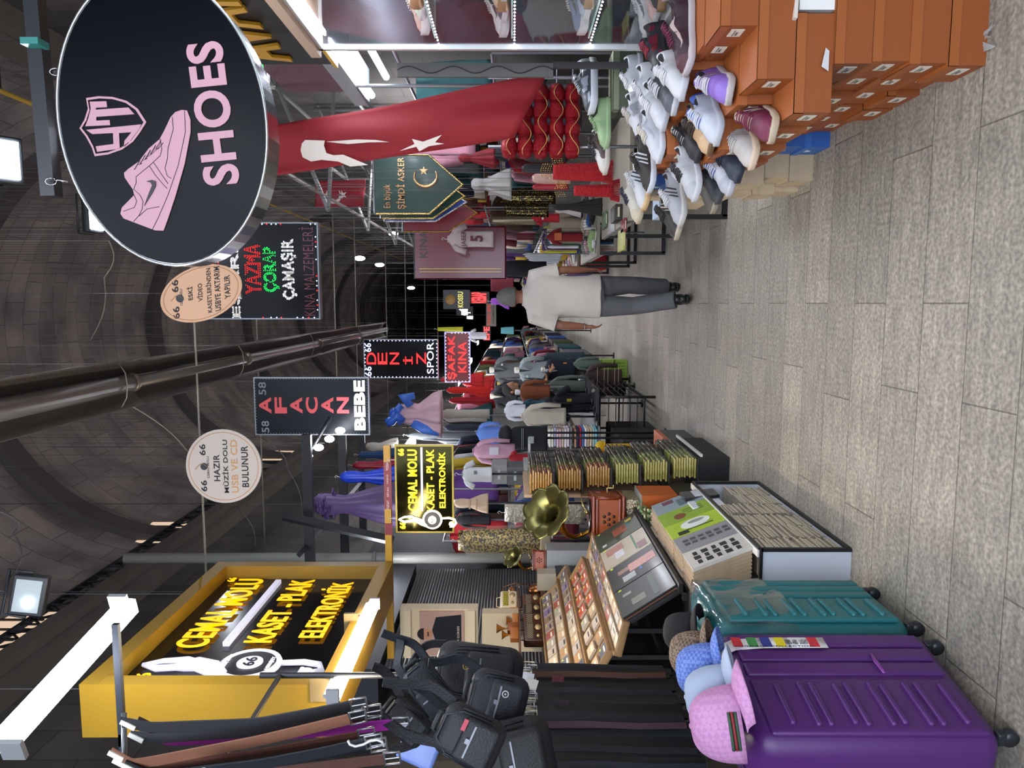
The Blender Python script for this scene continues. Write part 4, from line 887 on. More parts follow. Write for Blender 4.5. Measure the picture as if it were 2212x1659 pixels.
SH = [ # X, Y on the sole centre, height it stands at, heading, colours...
 (1497, 78, 7, d(186), dict(up='2e1620', sole='d8ccd0', lace='5a1838', accent='d9c0bc', style='swoosh', tongue='5a1838', toe='4a2430'), 'dark burgundy trainer with pale swoosh, on the topmost orange box'),
 (1440, 108, 7, d(205), dict(up='26262c', sole='1a1a1e', lace='7a1c30', accent='6a2030', style='runner', tongue='33262e'), 'black trainer with wine laces behind the burgundy one'),
 (1478, 160, 7, d(222), dict(up='e9ecf2', sole='e6e8ee', lace='f2f3f6', style='plain', tongue='dfe2ea'), 'plain white trainer with a rounded toe between the burgundy and the black ones'),
 (1462, 190, 7, d(218), dict(up='3a3e46', sole='dfe2ea', lace='dfe2ea', style='plain', toe='4a4f58', tongue='2a2c32'), 'grey-black trainer with white laces beside the plain white one'),
 (1420, 195, 7, d(200), dict(up='e8ebf2', sole='e2e6ee', lace='eef0f6', accent='d8dcea', style='swoosh', tongue='e0e4ec'), 'white trainer with blue loop, behind the grey-black one'),
 (1400, 250, 7, d(208), dict(up='e6e9f2', sole='e0e4ec', lace='d8d0c2', accent='c8ccd8', style='runner', tongue='e6e8ee', bulky=1), 'chunky white trainer with cream laces above the orange boxes'),
 (1572, 182, 6, d(240), dict(up='7a5cae', sole='dcd6d6', lace='e8e4ea', accent='cbb0b6', style='stripes', tongue='6f52a2', toe='8466ba'), 'purple trainer with white laces and pale stripes'),
 (1552, 255, 6, d(222), dict(up='dfe6f4', sole='dde2ec', lace='eef2fa', style='plain', tongue='3c5ab0', heel='3c5ab0'), 'white trainer with blue tongue beside the purple one'),
 (1663, 258, 5, d(236), dict(up='5a1a34', sole='b8a890', lace='6a2038', accent='d8ccc0', style='stripes', tongue='c9bca8', toe='6a2440'), 'maroon trainer with gum sole, lowest on the orange boxes'),
 (1626, 305, 5, d(222), dict(up='ded8d2', sole='c9b49c', lace='e6e2dc', accent='c8c2ba', style='stripes', tongue='d8d2ca'), 'off-white trainer with tan sole beside the maroon one'),
 (1597, 335, 5, d(220), dict(up='1a2236', sole='232a3a', lace='12182a', style='plain', tongue='162038', toe='28303f'), 'navy blue trainer behind the off-white one'),
 (1580, 362, 5, d(215), dict(up='dde0ea', sole='dadde6', lace='e8eaf2', style='plain', tongue='3c50a0', toe='c9cdda'), 'white trainer with grey toe behind the navy one'),
 (1558, 378, 5, d(208), dict(up='2c3038', sole='3a3c40', lace='1d2026', style='plain', tongue='1d2026'), 'charcoal trainer behind the grey-toed white one'),
 (1548, 398, 5, d(205), dict(up='4a4640', sole='8a8070', lace='d8ccb4', accent='6a6458', style='stripes', tongue='3a3630'), 'olive grey trainer with cream laces at the edge of the boxes'),
 (1538, 275, 6, d(218), dict(up='a98a68', sole='6a4e34', lace='2a201c', style='plain', tongue='35241c', toe='b89a78'), 'tan brown trainer with black laces between the white ones'),
 (1487, 305, 6, d(214), dict(up='23252b', sole='e0e2ea', lace='eceff6', accent='e6e8ee', style='stripes', tongue='e8eaf0', toe='30333a'), 'black trainer with broad white laces on the orange boxes'),
 (1472, 345, 6, d(212), dict(up='e2e4ea', sole='d8cfc0', lace='f0f2f8', style='plain', tongue='eceff6'), 'white trainer with broad laces beside the blue boxes'),
 (1512, 292, 6, d(216), dict(up='1c1d22', sole='24252a', lace='1a1a1e', style='plain', tongue='e0e0e0'), 'low black trainer between the tan and the white-laced one'),
 (1440, 225, 7, d(214), dict(up='e4e8f0', sole='d8dce6', lace='f4f6fa', style='plain', tongue='e4e8f0'), 'white trainer with thick laces between the blue-looped and purple ones'),
 (1432, 290, 7, d(205), dict(up='dfe3ec', sole='e6e9f0', lace='e8e0d0', accent='c0c6d4', style='swoosh', tongue='d8dce6'), 'white trainer on the blue box edge, toe towards the aisle'),
 (1388, 175, 7, d(195), dict(up='eceef4', sole='e4e6ee', lace='f6f6fa', style='plain', tongue='dfe2ea'), 'white trainer standing against the display case glass'),
 (1508, 372, 6, d(210), dict(up='d8dade', sole='e6e8ee', lace='26262c', style='plain', tongue='26262c', toe='c8ccd4'), 'pale trainer with black laces next to the blue boxes'),
 (1414, 352, 7, d(190), dict(up='26221f', sole='dfe3ee', lace='1a1614', accent='eceef4', style='stripes', tongue='26221f'), 'black trainer with three white stripes on the blue boxes'),
 (1402, 392, 7, d(190), dict(up='e0e4ea', sole='b99a6c', lace='d8dce2', accent='23263a', style='stripes', tongue='d8dce2'), 'white trainer with three navy stripes on the beige boxes'),
 (1388, 425, 7, d(198), dict(up='e2dccf', sole='d0c2a4', lace='1c2036', style='plain', tongue='1c2036', toe='d9cdb6'), 'cream trainer with navy tongue at the edge of the beige boxes'),
 (1318, 268, 8, d(183), dict(up='7f9a70', sole='8aa27a', lace='74906a', style='plain', tongue='6c8660', lining='1a201a'), 'plain green trainer on the olive boxes'),
 (1310, 320, 8, d(196), dict(up='3a2a26', sole='d8d0c4', lace='2a1c1a', style='plain', tongue='2a1c1a', toe='4a3630'), 'dark brown trainer with pale sole behind the green one'),
 (1290, 190, 8.6, d(184), dict(up='3c4047', sole='dfe4ec', lace='b8bcc4', accent='9ea4ae', style='runner', tongue='2a2c30', bulky=1), 'silver and black running shoe on the olive boxes'),
 (1265, 240, 8.6, d(196), dict(up='c6c8cc', sole='dcd8d2', lace='e4e4e4', accent='34363c', style='runner', tongue='b8bac0', bulky=1), 'silver running shoe with white laces behind the black one'),
 (1300, 350, 8, d(200), dict(up='e4e0da', sole='dcd4c8', lace='23232a', accent='22222a', style='plain', tongue='22222a'), 'off-white trainer with black laces above the red scarves'),
 (1478, 428, 6, d(204), dict(up='b9bcc4', sole='d8d4d0', lace='e2e2e6', accent='22201f', style='stripes', tongue='c8ccd4'), 'pale grey trainer with black stripes on the light blue box'),
 (1468, 462, 6, d(214), dict(up='262220', sole='c9bba6', lace='1d1a1a', accent='e8dccd', style='stripes', tongue='1d1a1a'), 'black trainer with cream stripes at the edge of the light blue box'),
]
for X, Y, n, hd, kw, lb in SH:
    z = n * BH + .002
    p = atz(X, Y, z)
    if n >= 8: p.y = min(max(p.y, 4.0), 4.45)
    shoe(lb, p, hd, s=1.03, pitch=0, **kw)
g = G(); random.seed(4)
for k in range(5): g.quad(*[(random.uniform(-.05, .05), random.uniform(-.09, .09), random.uniform(0, .02)) for q in range(4)])
p = atz(2125, 95, .003); tag(g.obj('plastic_scrap', M('c8ccd0', .1, alpha=.4), None, p, solid=.001), 'scrap of clear crumpled plastic on the floor by the orange boxes', 'litter')
p = aty(1783, 130, 2.59); g = G(); g.prism([(-.035, -.012), (.03, -.012), (.04, .0), (-.02, .012)], (0, 0, 0), (1, 0, 0), (0, 0, 1), (0, .002, 0)); tag(g.obj('paper_slip', M('c8c8c6', .6), None, p), 'white paper slip sticking out of the orange boxes', 'paper')
# ---------------------------------------------------------------- lit glass display case
xf, ye = 1.27, 3.86; zt, zb = 2.555, .90; yn = 1.5
t = thing('glass_display_case', 'tall glass display case with aluminium frame and LED-lit shelves of shoes', 'display case', (xf, yn, 0))
AL = M('cfd3d6', .3, .6); L = ye - yn; DX = .85
def bars(name, ls, m, w_=.025, par=t):
    g = G()
    for a, b in ls:
        a, b = Vector(a), Vector(b); c_ = (a + b) / 2; dd = b - a; g.box(c_, (abs(dd.x) + w_, abs(dd.y) + w_, abs(dd.z) + w_))
    return g.obj(name, m, par)
bars('front_frame', [((0, 0, zt), (0, L, zt)), ((0, 0, zb), (0, L, zb)), ((0, L, zb), (0, L, zt)), ((0, L * .45, zb), (0, L * .45, zt))], AL)
bars('end_frame', [((0, L, zt), (DX, L, zt)), ((0, L, zb), (DX, L, zb)), ((DX, L, zb), (DX, L, zt))], AL)
g = G(); g.box((DX / 2, L / 2, zt + .03), (DX + .08, L + .06, .05)); g.obj('top_board', M('b9a08c', .5), t)
g = G(); g.box((DX / 2, L / 2, zb - .03), (DX, L, .03)); g.obj('bottom_board', M('b8bcc0', .4), t)
g = G(); g.box((DX / 2 + .06, L / 2, (zb - .05) / 2), (DX - .14, L, zb - .05)); g.obj('base_cupboard', M('17181c', .6), t)
g = G(); g.box((DX, L / 2, (zt + zb) / 2), (.02, L, zt - zb)); g.obj('rear_panel', M('6b7078', .25, .3, var=.4, vs=3), t)
gl = glassmat()
g = G(); g.box((0, L / 2, (zt + zb) / 2), (.005, L - .02, zt - zb - .02)); g.obj('front_pane', gl, t)
g = G(); g.box((DX / 2, L, (zt + zb) / 2), (DX - .02, .012, zt - zb - .02)); g.obj('end_reflector', M('4a505a', .18, .7, var=.5, vs=5), t)  # mirror-like panel added to reflect the case LEDs and brighten the inside
for k, z in enumerate((1.22, 1.60, 1.98)):
    g = G(); g.box((DX / 2 + .01, L / 2, z), (DX - .05, L - .05, .008)); sh_ = g.obj('glass_shelf', M('b8d8d4', .1, alpha=.45), t)
    g = G()
    for i in range(60): g.dot((.025, .03 + (L - .06) * i / 59, z - .012), .0045)
    g.obj('led_strip', glow('f4f8ff', 22), sh_)
g = G(); g.box((.05, L / 2, zt - .035), (.02, L - .1, .01)); g.box((DX - .1, L / 2, zt - .035), (.03, L - .1, .012)); g.obj('led_bar', glow('f0f6ff', 20), t)
g = G()
for i in range(40): g.dot((.3 + .25 * math.sin(i * .4), .03 + (L - .06) * i / 39, zt - .05), .006)
g.obj('led_string', glow('fff6e8', 14), t)
cs = ['e4e4e8', 'c8a8a8', '2a2c34', 'd8b8b0', '9ab09a', 'e8dccc', '5a6a8a', 'b8c8e0', '3c2c2c', 'c8c8d0', '7a8a6a', 'e0b8c0', 'f0f0f0', '444a5a', 'b89a80']
k = 0
for zi, z in enumerate((zb + .0, 1.225, 1.605, 1.985)):
    for j in range(6):
        y = 3.74 - .125 * j - .03 * (zi % 2); c_ = cs[k % 15]; k += 1
        if j > 6: continue
        shoe('%s trainer on the %s shelf of the display case, %s from its far end' % (['white', 'dusty pink', 'black', 'blush', 'sage', 'cream', 'slate blue', 'sky blue', 'brown', 'grey', 'olive', 'pink', 'bright white', 'dark grey', 'tan'][(k - 1) % 15], ['lowest', 'second', 'third', 'top'][zi], ORD[j]),
             (xf + .16 + .02 * (j % 2), y, z + .006), d(178 + 25 * ((j * 7) % 3 - 1)), up=c_, sole='dcdce0' if k % 3 else '8a6a4a', lace='e8e8ec' if k % 2 else '2a2a30', accent=['e8e8e8', '22242a', '8a3040'][k % 3], style=['stripes', 'swoosh', 'runner'][k % 3], tongue=c_, bulky=k % 2)
# clothes and bags packed behind the shoes in the case
for j in range(14):
    y = 3.76 - .12 * j; c_ = ['8a3a34', '3c4a8a', 'c8b8a0', '2a2a30', '8a9ab8', '6a3a5a', 'b8bcc4', '3a4a3a', 'a8785a', 'd8d0c8', '4a5a6a', 'c8a0a8', '23252b', '7a6a5a'][j]
    for zi, z in enumerate((zb + .005, 1.23, 1.61)):
        c2 = ['8a3a34', '3c4a8a', 'c8b8a0', '2a2a30', '8a9ab8', '6a3a5a', 'b8bcc4', '3a4a3a'][(j * 3 + zi * 5) % 8]
        tag(G().box((0, 0, .13), (.2, .11, .26), bev=.02).obj('wrapped_garment', M(c2, .35, var=.3, vs=20), None, (xf + .42, y, z), (0, .12 * ((j + zi) % 3 - 1), .1 * (j % 3 - 1))), '%s wrapped garment behind shoes, %s shelf, %s from case end' % ({'8a3a34': 'brick', '3c4a8a': 'blue', 'c8b8a0': 'beige', '2a2a30': 'black', '8a9ab8': 'steel blue', '6a3a5a': 'plum', 'b8bcc4': 'silver', '3a4a3a': 'dark green'}[c2], ['lowest', 'second', 'third'][zi], ORD[j]), 'garment', 'wrapped garments in the display case')
# ---------------------------------------------------------------- record stall: bin, sleeves, cassette trays, gramophones
t = thing('low_disc_bin', 'low white bin with black edging holding wrapped disc cases', 'display bin', (0, 0, 0))
y0, y1 = 3.39, 4.70
g = G(); g.box((-1.30, y0, .21), (.28, .012, .42)); g.box((-1.30, y1, .21), (.28, .012, .42)); g.box((-1.45, (y0 + y1) / 2, .22), (.012, y1 - y0, .44)); g.box((-1.30, (y0 + y1) / 2, .008), (.28, y1 - y0, .016)); g.obj('panel', M('c3c9d6', .4), t)
g = G()
for y in (y0, y1):
    g.box((-1.155, y - .002, .21), (.018, .018, .43)); g.box((-1.452, y - .002, .21), (.018, .018, .43)); g.box((-1.30, y - .002, .425), (.31, .018, .014))
g.box((-1.15, (y0 + y1) / 2, .012), (.014, y1 - y0, .02)); g.box((-1.15, (y0 + y1) / 2, .43), (.012, y1 - y0, .014)); g.obj('black_edging', M('121316', .4), t)
g = G(); g.box((-1.175, (y0 + y1) / 2, .437), (.035, y1 - y0, .008)); g.obj('top_rim', M('d8d8d4', .45), t)
CDM = [patmat('cd%d' % i, a, b, 60, 'wavez', .25) for i, (a, b) in enumerate([('a39a86', '8a8272'), ('8f8778', '6a6458'), ('b2aa98', '958c7c')])]
proto = None
for c_ in range(6):
    y = 3.495 + .203 * c_ + (.02 if c_ > 2 else 0)
    for k in range(25 if c_ < 4 else 15):
        lb = 'wrapped disc case in pile %s of the low white bin' % ORD[c_]; grp = 'disc cases, pile %s' % ORD[c_]
        p = (-1.235 + random.uniform(-.006, .006), y + random.uniform(-.006, .006), .018 + .0158 * k); r = random.uniform(-.04, .04)
        if proto is None:
            proto = thing('disc_case', lb, 'disc case', p, r, grp)
            g = G(); g.box((0, 0, .0075), (.135, .19, .0145)); g.obj('case', M('8f8778', .2, var=.3, vs=30), proto)
            g = G(); g.box((.0685, 0, .0075), (.001, .186, .009)); g.obj('spine_paper', M('c8bfa8', .5, var=.4, vs=60), proto)
        else: dup(proto, p, r, lb, grp)
t = thing('upright_disc_case', 'tall black and white disc case standing upright in the bin', 'disc case', (-1.175, 4.47, .335)); 
g = G(); g.box((0, 0, .11), (.02, .15, .21), (0, -.12, 0)); g.obj('case', M('26282c', .2), t)
g = G(); g.box((.0085, 0, .13), (.006, .12, .04), (0, -.12, 0)); g.box((.0125, 0, .05), (.006, .12, .02), (0, -.12, 0)); g.obj('printed_cover', M('c9ccd0', .3), t)
for i in range(3): tag(G().box((0, 0, .1), (.018, .14, .19), (0, -.1, 0)).obj('white_disc_case', M('d9dde4', .3), None, (-1.19 - .02 * 0, 4.30 - .0, .345 + 0) if i == 0 else (-1.24 - .022 * i, 4.47, .34)), ['white disc case leaning in front of the black one', 'white disc case behind the upright black one', 'white disc case two behind the upright black one'][i], 'disc case')
# wrapped sleeves leaning over the bin
bot = Vector((-1.165, 0, .445)); top = Vector((-1.275, 0, .725)); LS = (top - bot).length; tl = math.atan2(-(top.x - bot.x), top.z - bot.z)
def leaf(par, w_, L, th, mat, name='sleeve'): g = G(); g.box((-th / 2, 0, L / 2), (th, w_, L)); return g.obj(name, mat, par)
cols = [('sky', '8a9aa0', 'grey-blue photo'), ('lime2', '8aa83a', 'lime green cover with a brown shape'), ('lime', 'a8c03a', 'lime green cover with a pale cloud shape'), ('grey', '8f8f92', 'grey cover with bold black writing'), ('white', 'c9c6be', 'white cover with a grid of black words')]
for c_, (nm, col, desc) in enumerate(reversed(cols)):
    w_ = .215; y = 3.57 + .222 * c_
    for k in range(9):
        o = thing('record_sleeve', ('wrapped sleeve with %s, front row' % desc) if k == 0 else 'wrapped sleeve %s behind the one with the %s' % (ORD[k - 1], desc), 'record sleeve', bot + Vector((-.019 * k, y, 0)), (0, -tl, 0), None if k == 0 else 'sleeves behind the front row')
        leaf(o, w_, LS + random.uniform(-.006, .004), .017, M(col if k == 0 else 'b09a80', .3, var=.15, vs=20))
        if k: continue
        x = .0016
        def R(name, cy, cz, wy, wz, m, sh=None): 
            g = G()
            if sh: g.prism([(cy + math.cos(a) * wy / 2, cz + math.sin(a) * wz / 2) for a in [2 * PI * q / 20 for q in range(20)]], (x - .0012, 0, 0), (0, 1, 0), (0, 0, 1), (.0016, 0, 0))
            else: g.box((x - .0005, cy, cz), (.0016, wy, wz))
            return g.obj(name, M(m, .4), o)
        if nm == 'sky': R('printed_photo', -.02, .1, .12, .1, '5a6a70'); R('printed_shape', .05, .2, .06, .07, '6a3f48')
        if nm == 'lime2': R('printed_shape', -.03, .19, .09, .07, '7a4a2c', 1); R('printed_line', .05, .10, .015, .12, '5f7a28'); R('printed_line', .02, .10, .012, .12, '5f7a28'); R('printed_line', -.01, .09, .012, .1, '5f7a28')
        if nm == 'lime': R('printed_shape', .02, .14, .13, .17, 'dfe3df', 1); R('printed_line', -.07, .23, .05, .06, '1f2a18'); R('printed_shape', .04, .13, .05, .1, 'b0b8b0', 1); R('printed_line', -.05, .13, .012, .15, '3a4a20')
        if nm == 'grey':
            for q in range(2): 
                for z in (.03, .075, .12, .165, .21, .25): R('printed_letter', -.02 + .05 * q, z, .03, .03, '4c4c50')
        if nm == 'white':
            for q in range(3):
                for z in (.05, .10, .15, .20, .25): R('printed_letter', -.06 + .055 * q, z, .04, .022 if (q + int(z * 100)) % 2 else .034, '2a2a2e')
# long playing records on a slanted rack
b2 = Vector((-1.40, 0, .78)); t2 = Vector((-1.566, 0, 1.03)); L2 = .315; tl2 = math.atan2(.166, .25)
cov = [('dark grey record sleeve with a pale square print', '2c2f30', [('6f7068', -.06, .2, .07, .08), ('8a8a86', .06, .25, .03, .05), ('4a5250', 0, .1, .25, .03)]),
       ('black record sleeve with a woman in a pink dress', '1b1b1f', [('b78a84', .02, .10, .10, .17), ('8a6a60', .03, .22, .05, .07), ('9aa0a6', -.08, .20, .07, .08), ('2c5fa0', -.06, .12, .04, .015)]),
       ('cream record sleeve with small photos and a green bar', 'a59c8a', [('2e6a4a', .02, .09, .25, .012), ('7a5a60', -.08, .05, .10, .06), ('9a6a60', .07, .22, .1, .12), ('b8bcc4', -.03, .20, .1, .06)]),
       ('dark green record sleeve with a colourful figure', '2c3a2c', [('8a4a34', .0, .14, .12, .1), ('2c6a6a', .03, .09, .08, .05), ('b8a040', .09, .06, .04, .05), ('c8c4bc', -.1, .27, .03, .03)])]
for c_, (lb, col, pr) in enumerate(cov):
    y = 3.73 + .325 * c_
    for k in range(3):
        o = thing('record', lb if k == 0 else 'record sleeve %s behind the %s' % (ORD[k - 1], lb.split(' with')[0]), 'record', b2 + Vector((-.012 * k, y, -.006 * k)), (0, -tl2, 0))
        g = G(); g.box((-.002, 0, L2 / 2), (.008, .315, L2)); g.obj('sleeve', M(col if k == 0 else ['6a4a3a', '3a4a5a'][k - 1], .38, coat=.06), o)
        if k == 0:
            for c2, cy, cz, wy, wz in pr: g = G(); g.box((.0026, cy, cz), (.0016, wy, wz)); g.obj('printed_picture', M(c2, .4, var=.3, vs=40), o)
            g = G(); g.box((.004, .14, .28), (.0012, .018, .016)); g.obj('price_dot', M('c8d83a', .5), o)
t = thing('record_rack', 'black metal rack under the records and cassette trays', 'rack', (0, 0, 0))
g = G()
g.box((-1.50, 4.22, .88), (.014, 1.36, .30), (0, -tl2, 0)); g.box((-1.40, 4.22, .765), (.05, 1.38, .02)); g.obj('back_board', M('1a1b1e', .5), t)
for y in (3.52, 4.92):
    for x in (-1.44, -2.2): g = G(); g.box((x, y, .38), (.03, .03, .76)); g.obj('leg', M('17181b', .45), t)
g = G(); g.box((-1.82, 3.52, .5), (.76, .025, .03)); g.box((-1.82, 4.92, .5), (.76, .025, .03)); g.box((-1.82, 4.22, .72), (.8, 1.42, .02)); g.cyl((-1.44, 3.52, .74), (-1.8, 3.52, .35), .010, 6); g.obj('crossbar', M('17181b', .45), t)
tr = [((-1.585, 1.035), (-1.765, 1.075), 3.56, 4.98, 'lowest'), ((-1.765, 1.10), (-1.93, 1.19), 3.62, 5.02, 'second'), ((-1.945, 1.19), (-2.05, 1.26), 3.72, 5.35, 'third'), ((-2.06, 1.25), (-2.18, 1.385), 3.85, 5.28, 'uppermost')]
random.seed(11)
CC = ['b08a60', 'a8a090', '6a5a52', 'c8b898', '8a7058', 'b8b0a8', '9a4a38', '5a5a66', 'c4b4a0', '7a6a90', 'c2a884', '90807a']
cproto = {}
for n, ((xa, za), (xb, zb_), ya, yb2, nm) in enumerate(tr):
    dx, dz = xb - xa, zb_ - za; L = math.hypot(dx, dz); an = math.atan2(dz, -dx)
    t = thing('cassette_tray', '%s clear-edged tray of cassettes stepping up behind the records' % nm, 'tray', (xa, ya, za), (0, an, 0))
    W = yb2 - ya
    g = G(); g.box((-L / 2, W / 2, -.022), (L, W, .012)); g.obj('base', M('8a6c48', .4), t)
    g = G(); g.box((-.002, W / 2, -.004), (.006, W, .035)); g.box((-L, W / 2, -.004), (.006, W, .035)); g.box((-L / 2, 0, -.004), (L, .006, .035)); g.box((-L / 2, W, -.004), (L, .006, .035)); g.obj('clear_edge', M('b89468', .2, alpha=.6), t)
    g = G(); g.box((-L / 2, W / 2, -.028 - .0), (.02, W * .9, .02)); g.obj('runner', M('17181b', .5), t)
    hgt = za - .08 - .73
    g = G(); g.box((-L / 2 * math.cos(an) , W / 2, 0), (.02, .02, .02)); bpy.data.meshes.remove(g.obj('x', M('17181b', .5)).data)
    nr = 2 if L > .16 else 1; nc = int(W / (.115 if n != 1 else .16)); ch = L / nr
    for r in range(nr):
        for c_ in range(nc):
            col = CC[(c_ * 5 + r * 3 + n * 7) % 12]
            if n == 1 and c_ > nc // 2 - 1: col = 'b8452c'
            y = ya + (c_ + .5) * W / nc; f = -(r + .5) * ch
            p = Vector((xa, 0, za)) + Vector((f * math.cos(an), 0, -f * math.sin(an))); p.y = y
            lb = '%s cassette case in row %s of the %s tray, %s from the belt end' % ({'b8452c': 'red', 'b08a60': 'tan', 'a8a090': 'grey-beige', '6a5a52': 'umber', 'c8b898': 'cream', '8a7058': 'brown', 'b8b0a8': 'pale grey', '9a4a38': 'brick', '5a5a66': 'slate', 'c4b4a0': 'sand', '7a6a90': 'mauve', 'c2a884': 'buff', '90807a': 'taupe'}[col], ['one', 'two'][r], nm, ORD[c_ % 20])
            if col not in cproto:
                o = thing('cassette_case', lb, 'cassette', p, (0, an, 0)); cproto[col] = o
                g = G(); g.box((0, 0, -.006), (.07, .108, .014)); g.obj('case', M('b0a090' if col != 'b8452c' else 'a89080', .25, coat=.3), o)
                g = G(); g.box((0, 0, .0015), (.064, .10, .002)); g.obj('paper_insert', M(col, .3, var=.45, vs=60, coat=.25), o)
                g = G(); g.box((.012, -.01, .003), (.012, .06, .001)); g.obj('printed_line', M('e2dccc' if random.random() < .6 else '2a2420', .4), o)
                if random.random() < .4: g = G(); g.box((-.02, .03, .0032), (.012, .016, .001)); g.obj('price_sticker', M('c8d83a', .5), o)
            else: dup(cproto[col], p, (0, an, random.uniform(-.03, .03)), lb)
o = thing('tray_stand', 'small black uprights carrying the cassette trays', 'stand')
for (xa, za), (xb, zb_), ya, yb2, nm in tr:
    for y in (ya + .1, yb2 - .1): g = G(); g.box(((xa + xb) / 2, y, (.73 + (za + zb_) / 2 - .04) / 2), (.025, .025, (za + zb_) / 2 - .04 - .73)); g.obj('upright', M('17181b', .5), o)
# counter behind with radios and keepsakes
t = thing('wooden_counter', 'dark counter behind the cassette trays', 'counter', (-2.42, 5.25, 0))
g = G(); g.box((0, 0, 1.36), (.42, 1.9, .03)); g.obj('top', M('5a3a26', .4), t); g = G(); g.box((0, 0, .67), (.36, 1.8, 1.34)); g.obj('body', M('1e1814', .7), t)
def radio(label, Y, z, col, w_=.15, h=.14, dial='8a7a60'):
    y = 2.36 * F / (1004 - (1659 - Y)); t = thing('tabletop_radio', label, 'radio', (-2.32, y, z), (0, 0, math.radians(60)))
    g = G(); g.box((0, 0, h / 2), (w_, .09, h), bev=.015); g.obj('cabinet', M(col, .3), t)
    g = G(); g.box((0, -.046, h * .68), (w_ * .8, .006, h * .3)); g.obj('speaker_panel', patmat('grille' + col, '2a2018', dial, 120, 'checker', .5), t)
    g = G(); g.lathe([(0, -.006), (.02, -.006), (.022, 0)], (w_ * .22, -.047, h * .28), 14, 'y'); g.lathe([(0, -.008), (.01, -.008), (.012, 0)], (-w_ * .25, -.047, h * .28), 12, 'y'); g.obj('dial', M('c0a878', .3, .5), t)
    g = G(); g.tube([(-w_ * .3, 0, h), (-w_ * .25, 0, h + .03), (w_ * .25, 0, h + .03), (w_ * .3, 0, h)], .004, 6); g.obj('carry_handle', M(col, .3), t)
radio('dark brown table radio by the bags', 1412, 1.378, '3a2216'); radio('brown table radio with a round dial, between two darker ones', 1388, 1.378, '4c2a18'); radio('small dark radio with chrome knobs', 1364, 1.378, '2c1a14'); radio('reddish brown radio by the lantern', 1340, 1.378, '57301e')
radio('cream radio with a yellow sticker on top of the brown ones', 1334, 1.56, 'd8c4a0', .16, .13, 'c8c030')
t = thing('radio_shelf', 'thin wooden shelf carrying the cream radio and keepsakes', 'shelf', (-2.40, 5.25, 1.545)); g = G(); g.box((0, 0, 0), (.2, 1.3, .014)); g.obj('board', M('6a4630', .4), t)
g = G(); g.box((-.09, -.6, -.08), (.02, .02, .18)); g.box((-.09, .6, -.08), (.02, .02, .18)); g.obj('bracket', M('3a2a20', .5), t)
for k, (Y, w_, h, c_) in enumerate([(1405, .09, .12, 'a0602c'), (1390, .07, .16, '8a4a20'), (1372, .10, .09, 'b8763c'), (1352, .06, .12, 'c08a48')]):
    y = 2.38 * F / (1004 - (1659 - Y)); t = thing('wooden_keepsake', ['copper-coloured model gramophone on the shelf', 'tall dark wooden model tower on the shelf', 'wide orange-brown model cart on the shelf', 'small golden model lamp on the shelf'][k], 'keepsake', (-2.36, y, 1.553), 1.0)
    g = G(); g.box((0, 0, h * .25), (w_, .06, h * .5), bev=.006); g.obj('base_block', M(c_, .3), t)
    g = G(); g.lathe([(.004, h * .5), (.006, h * .6), (.012, h * .75), (.03, h * .95), (.036, h)], (0, 0, 0), 16); g.obj('horn', M('c88a3a', .25, .7), t)
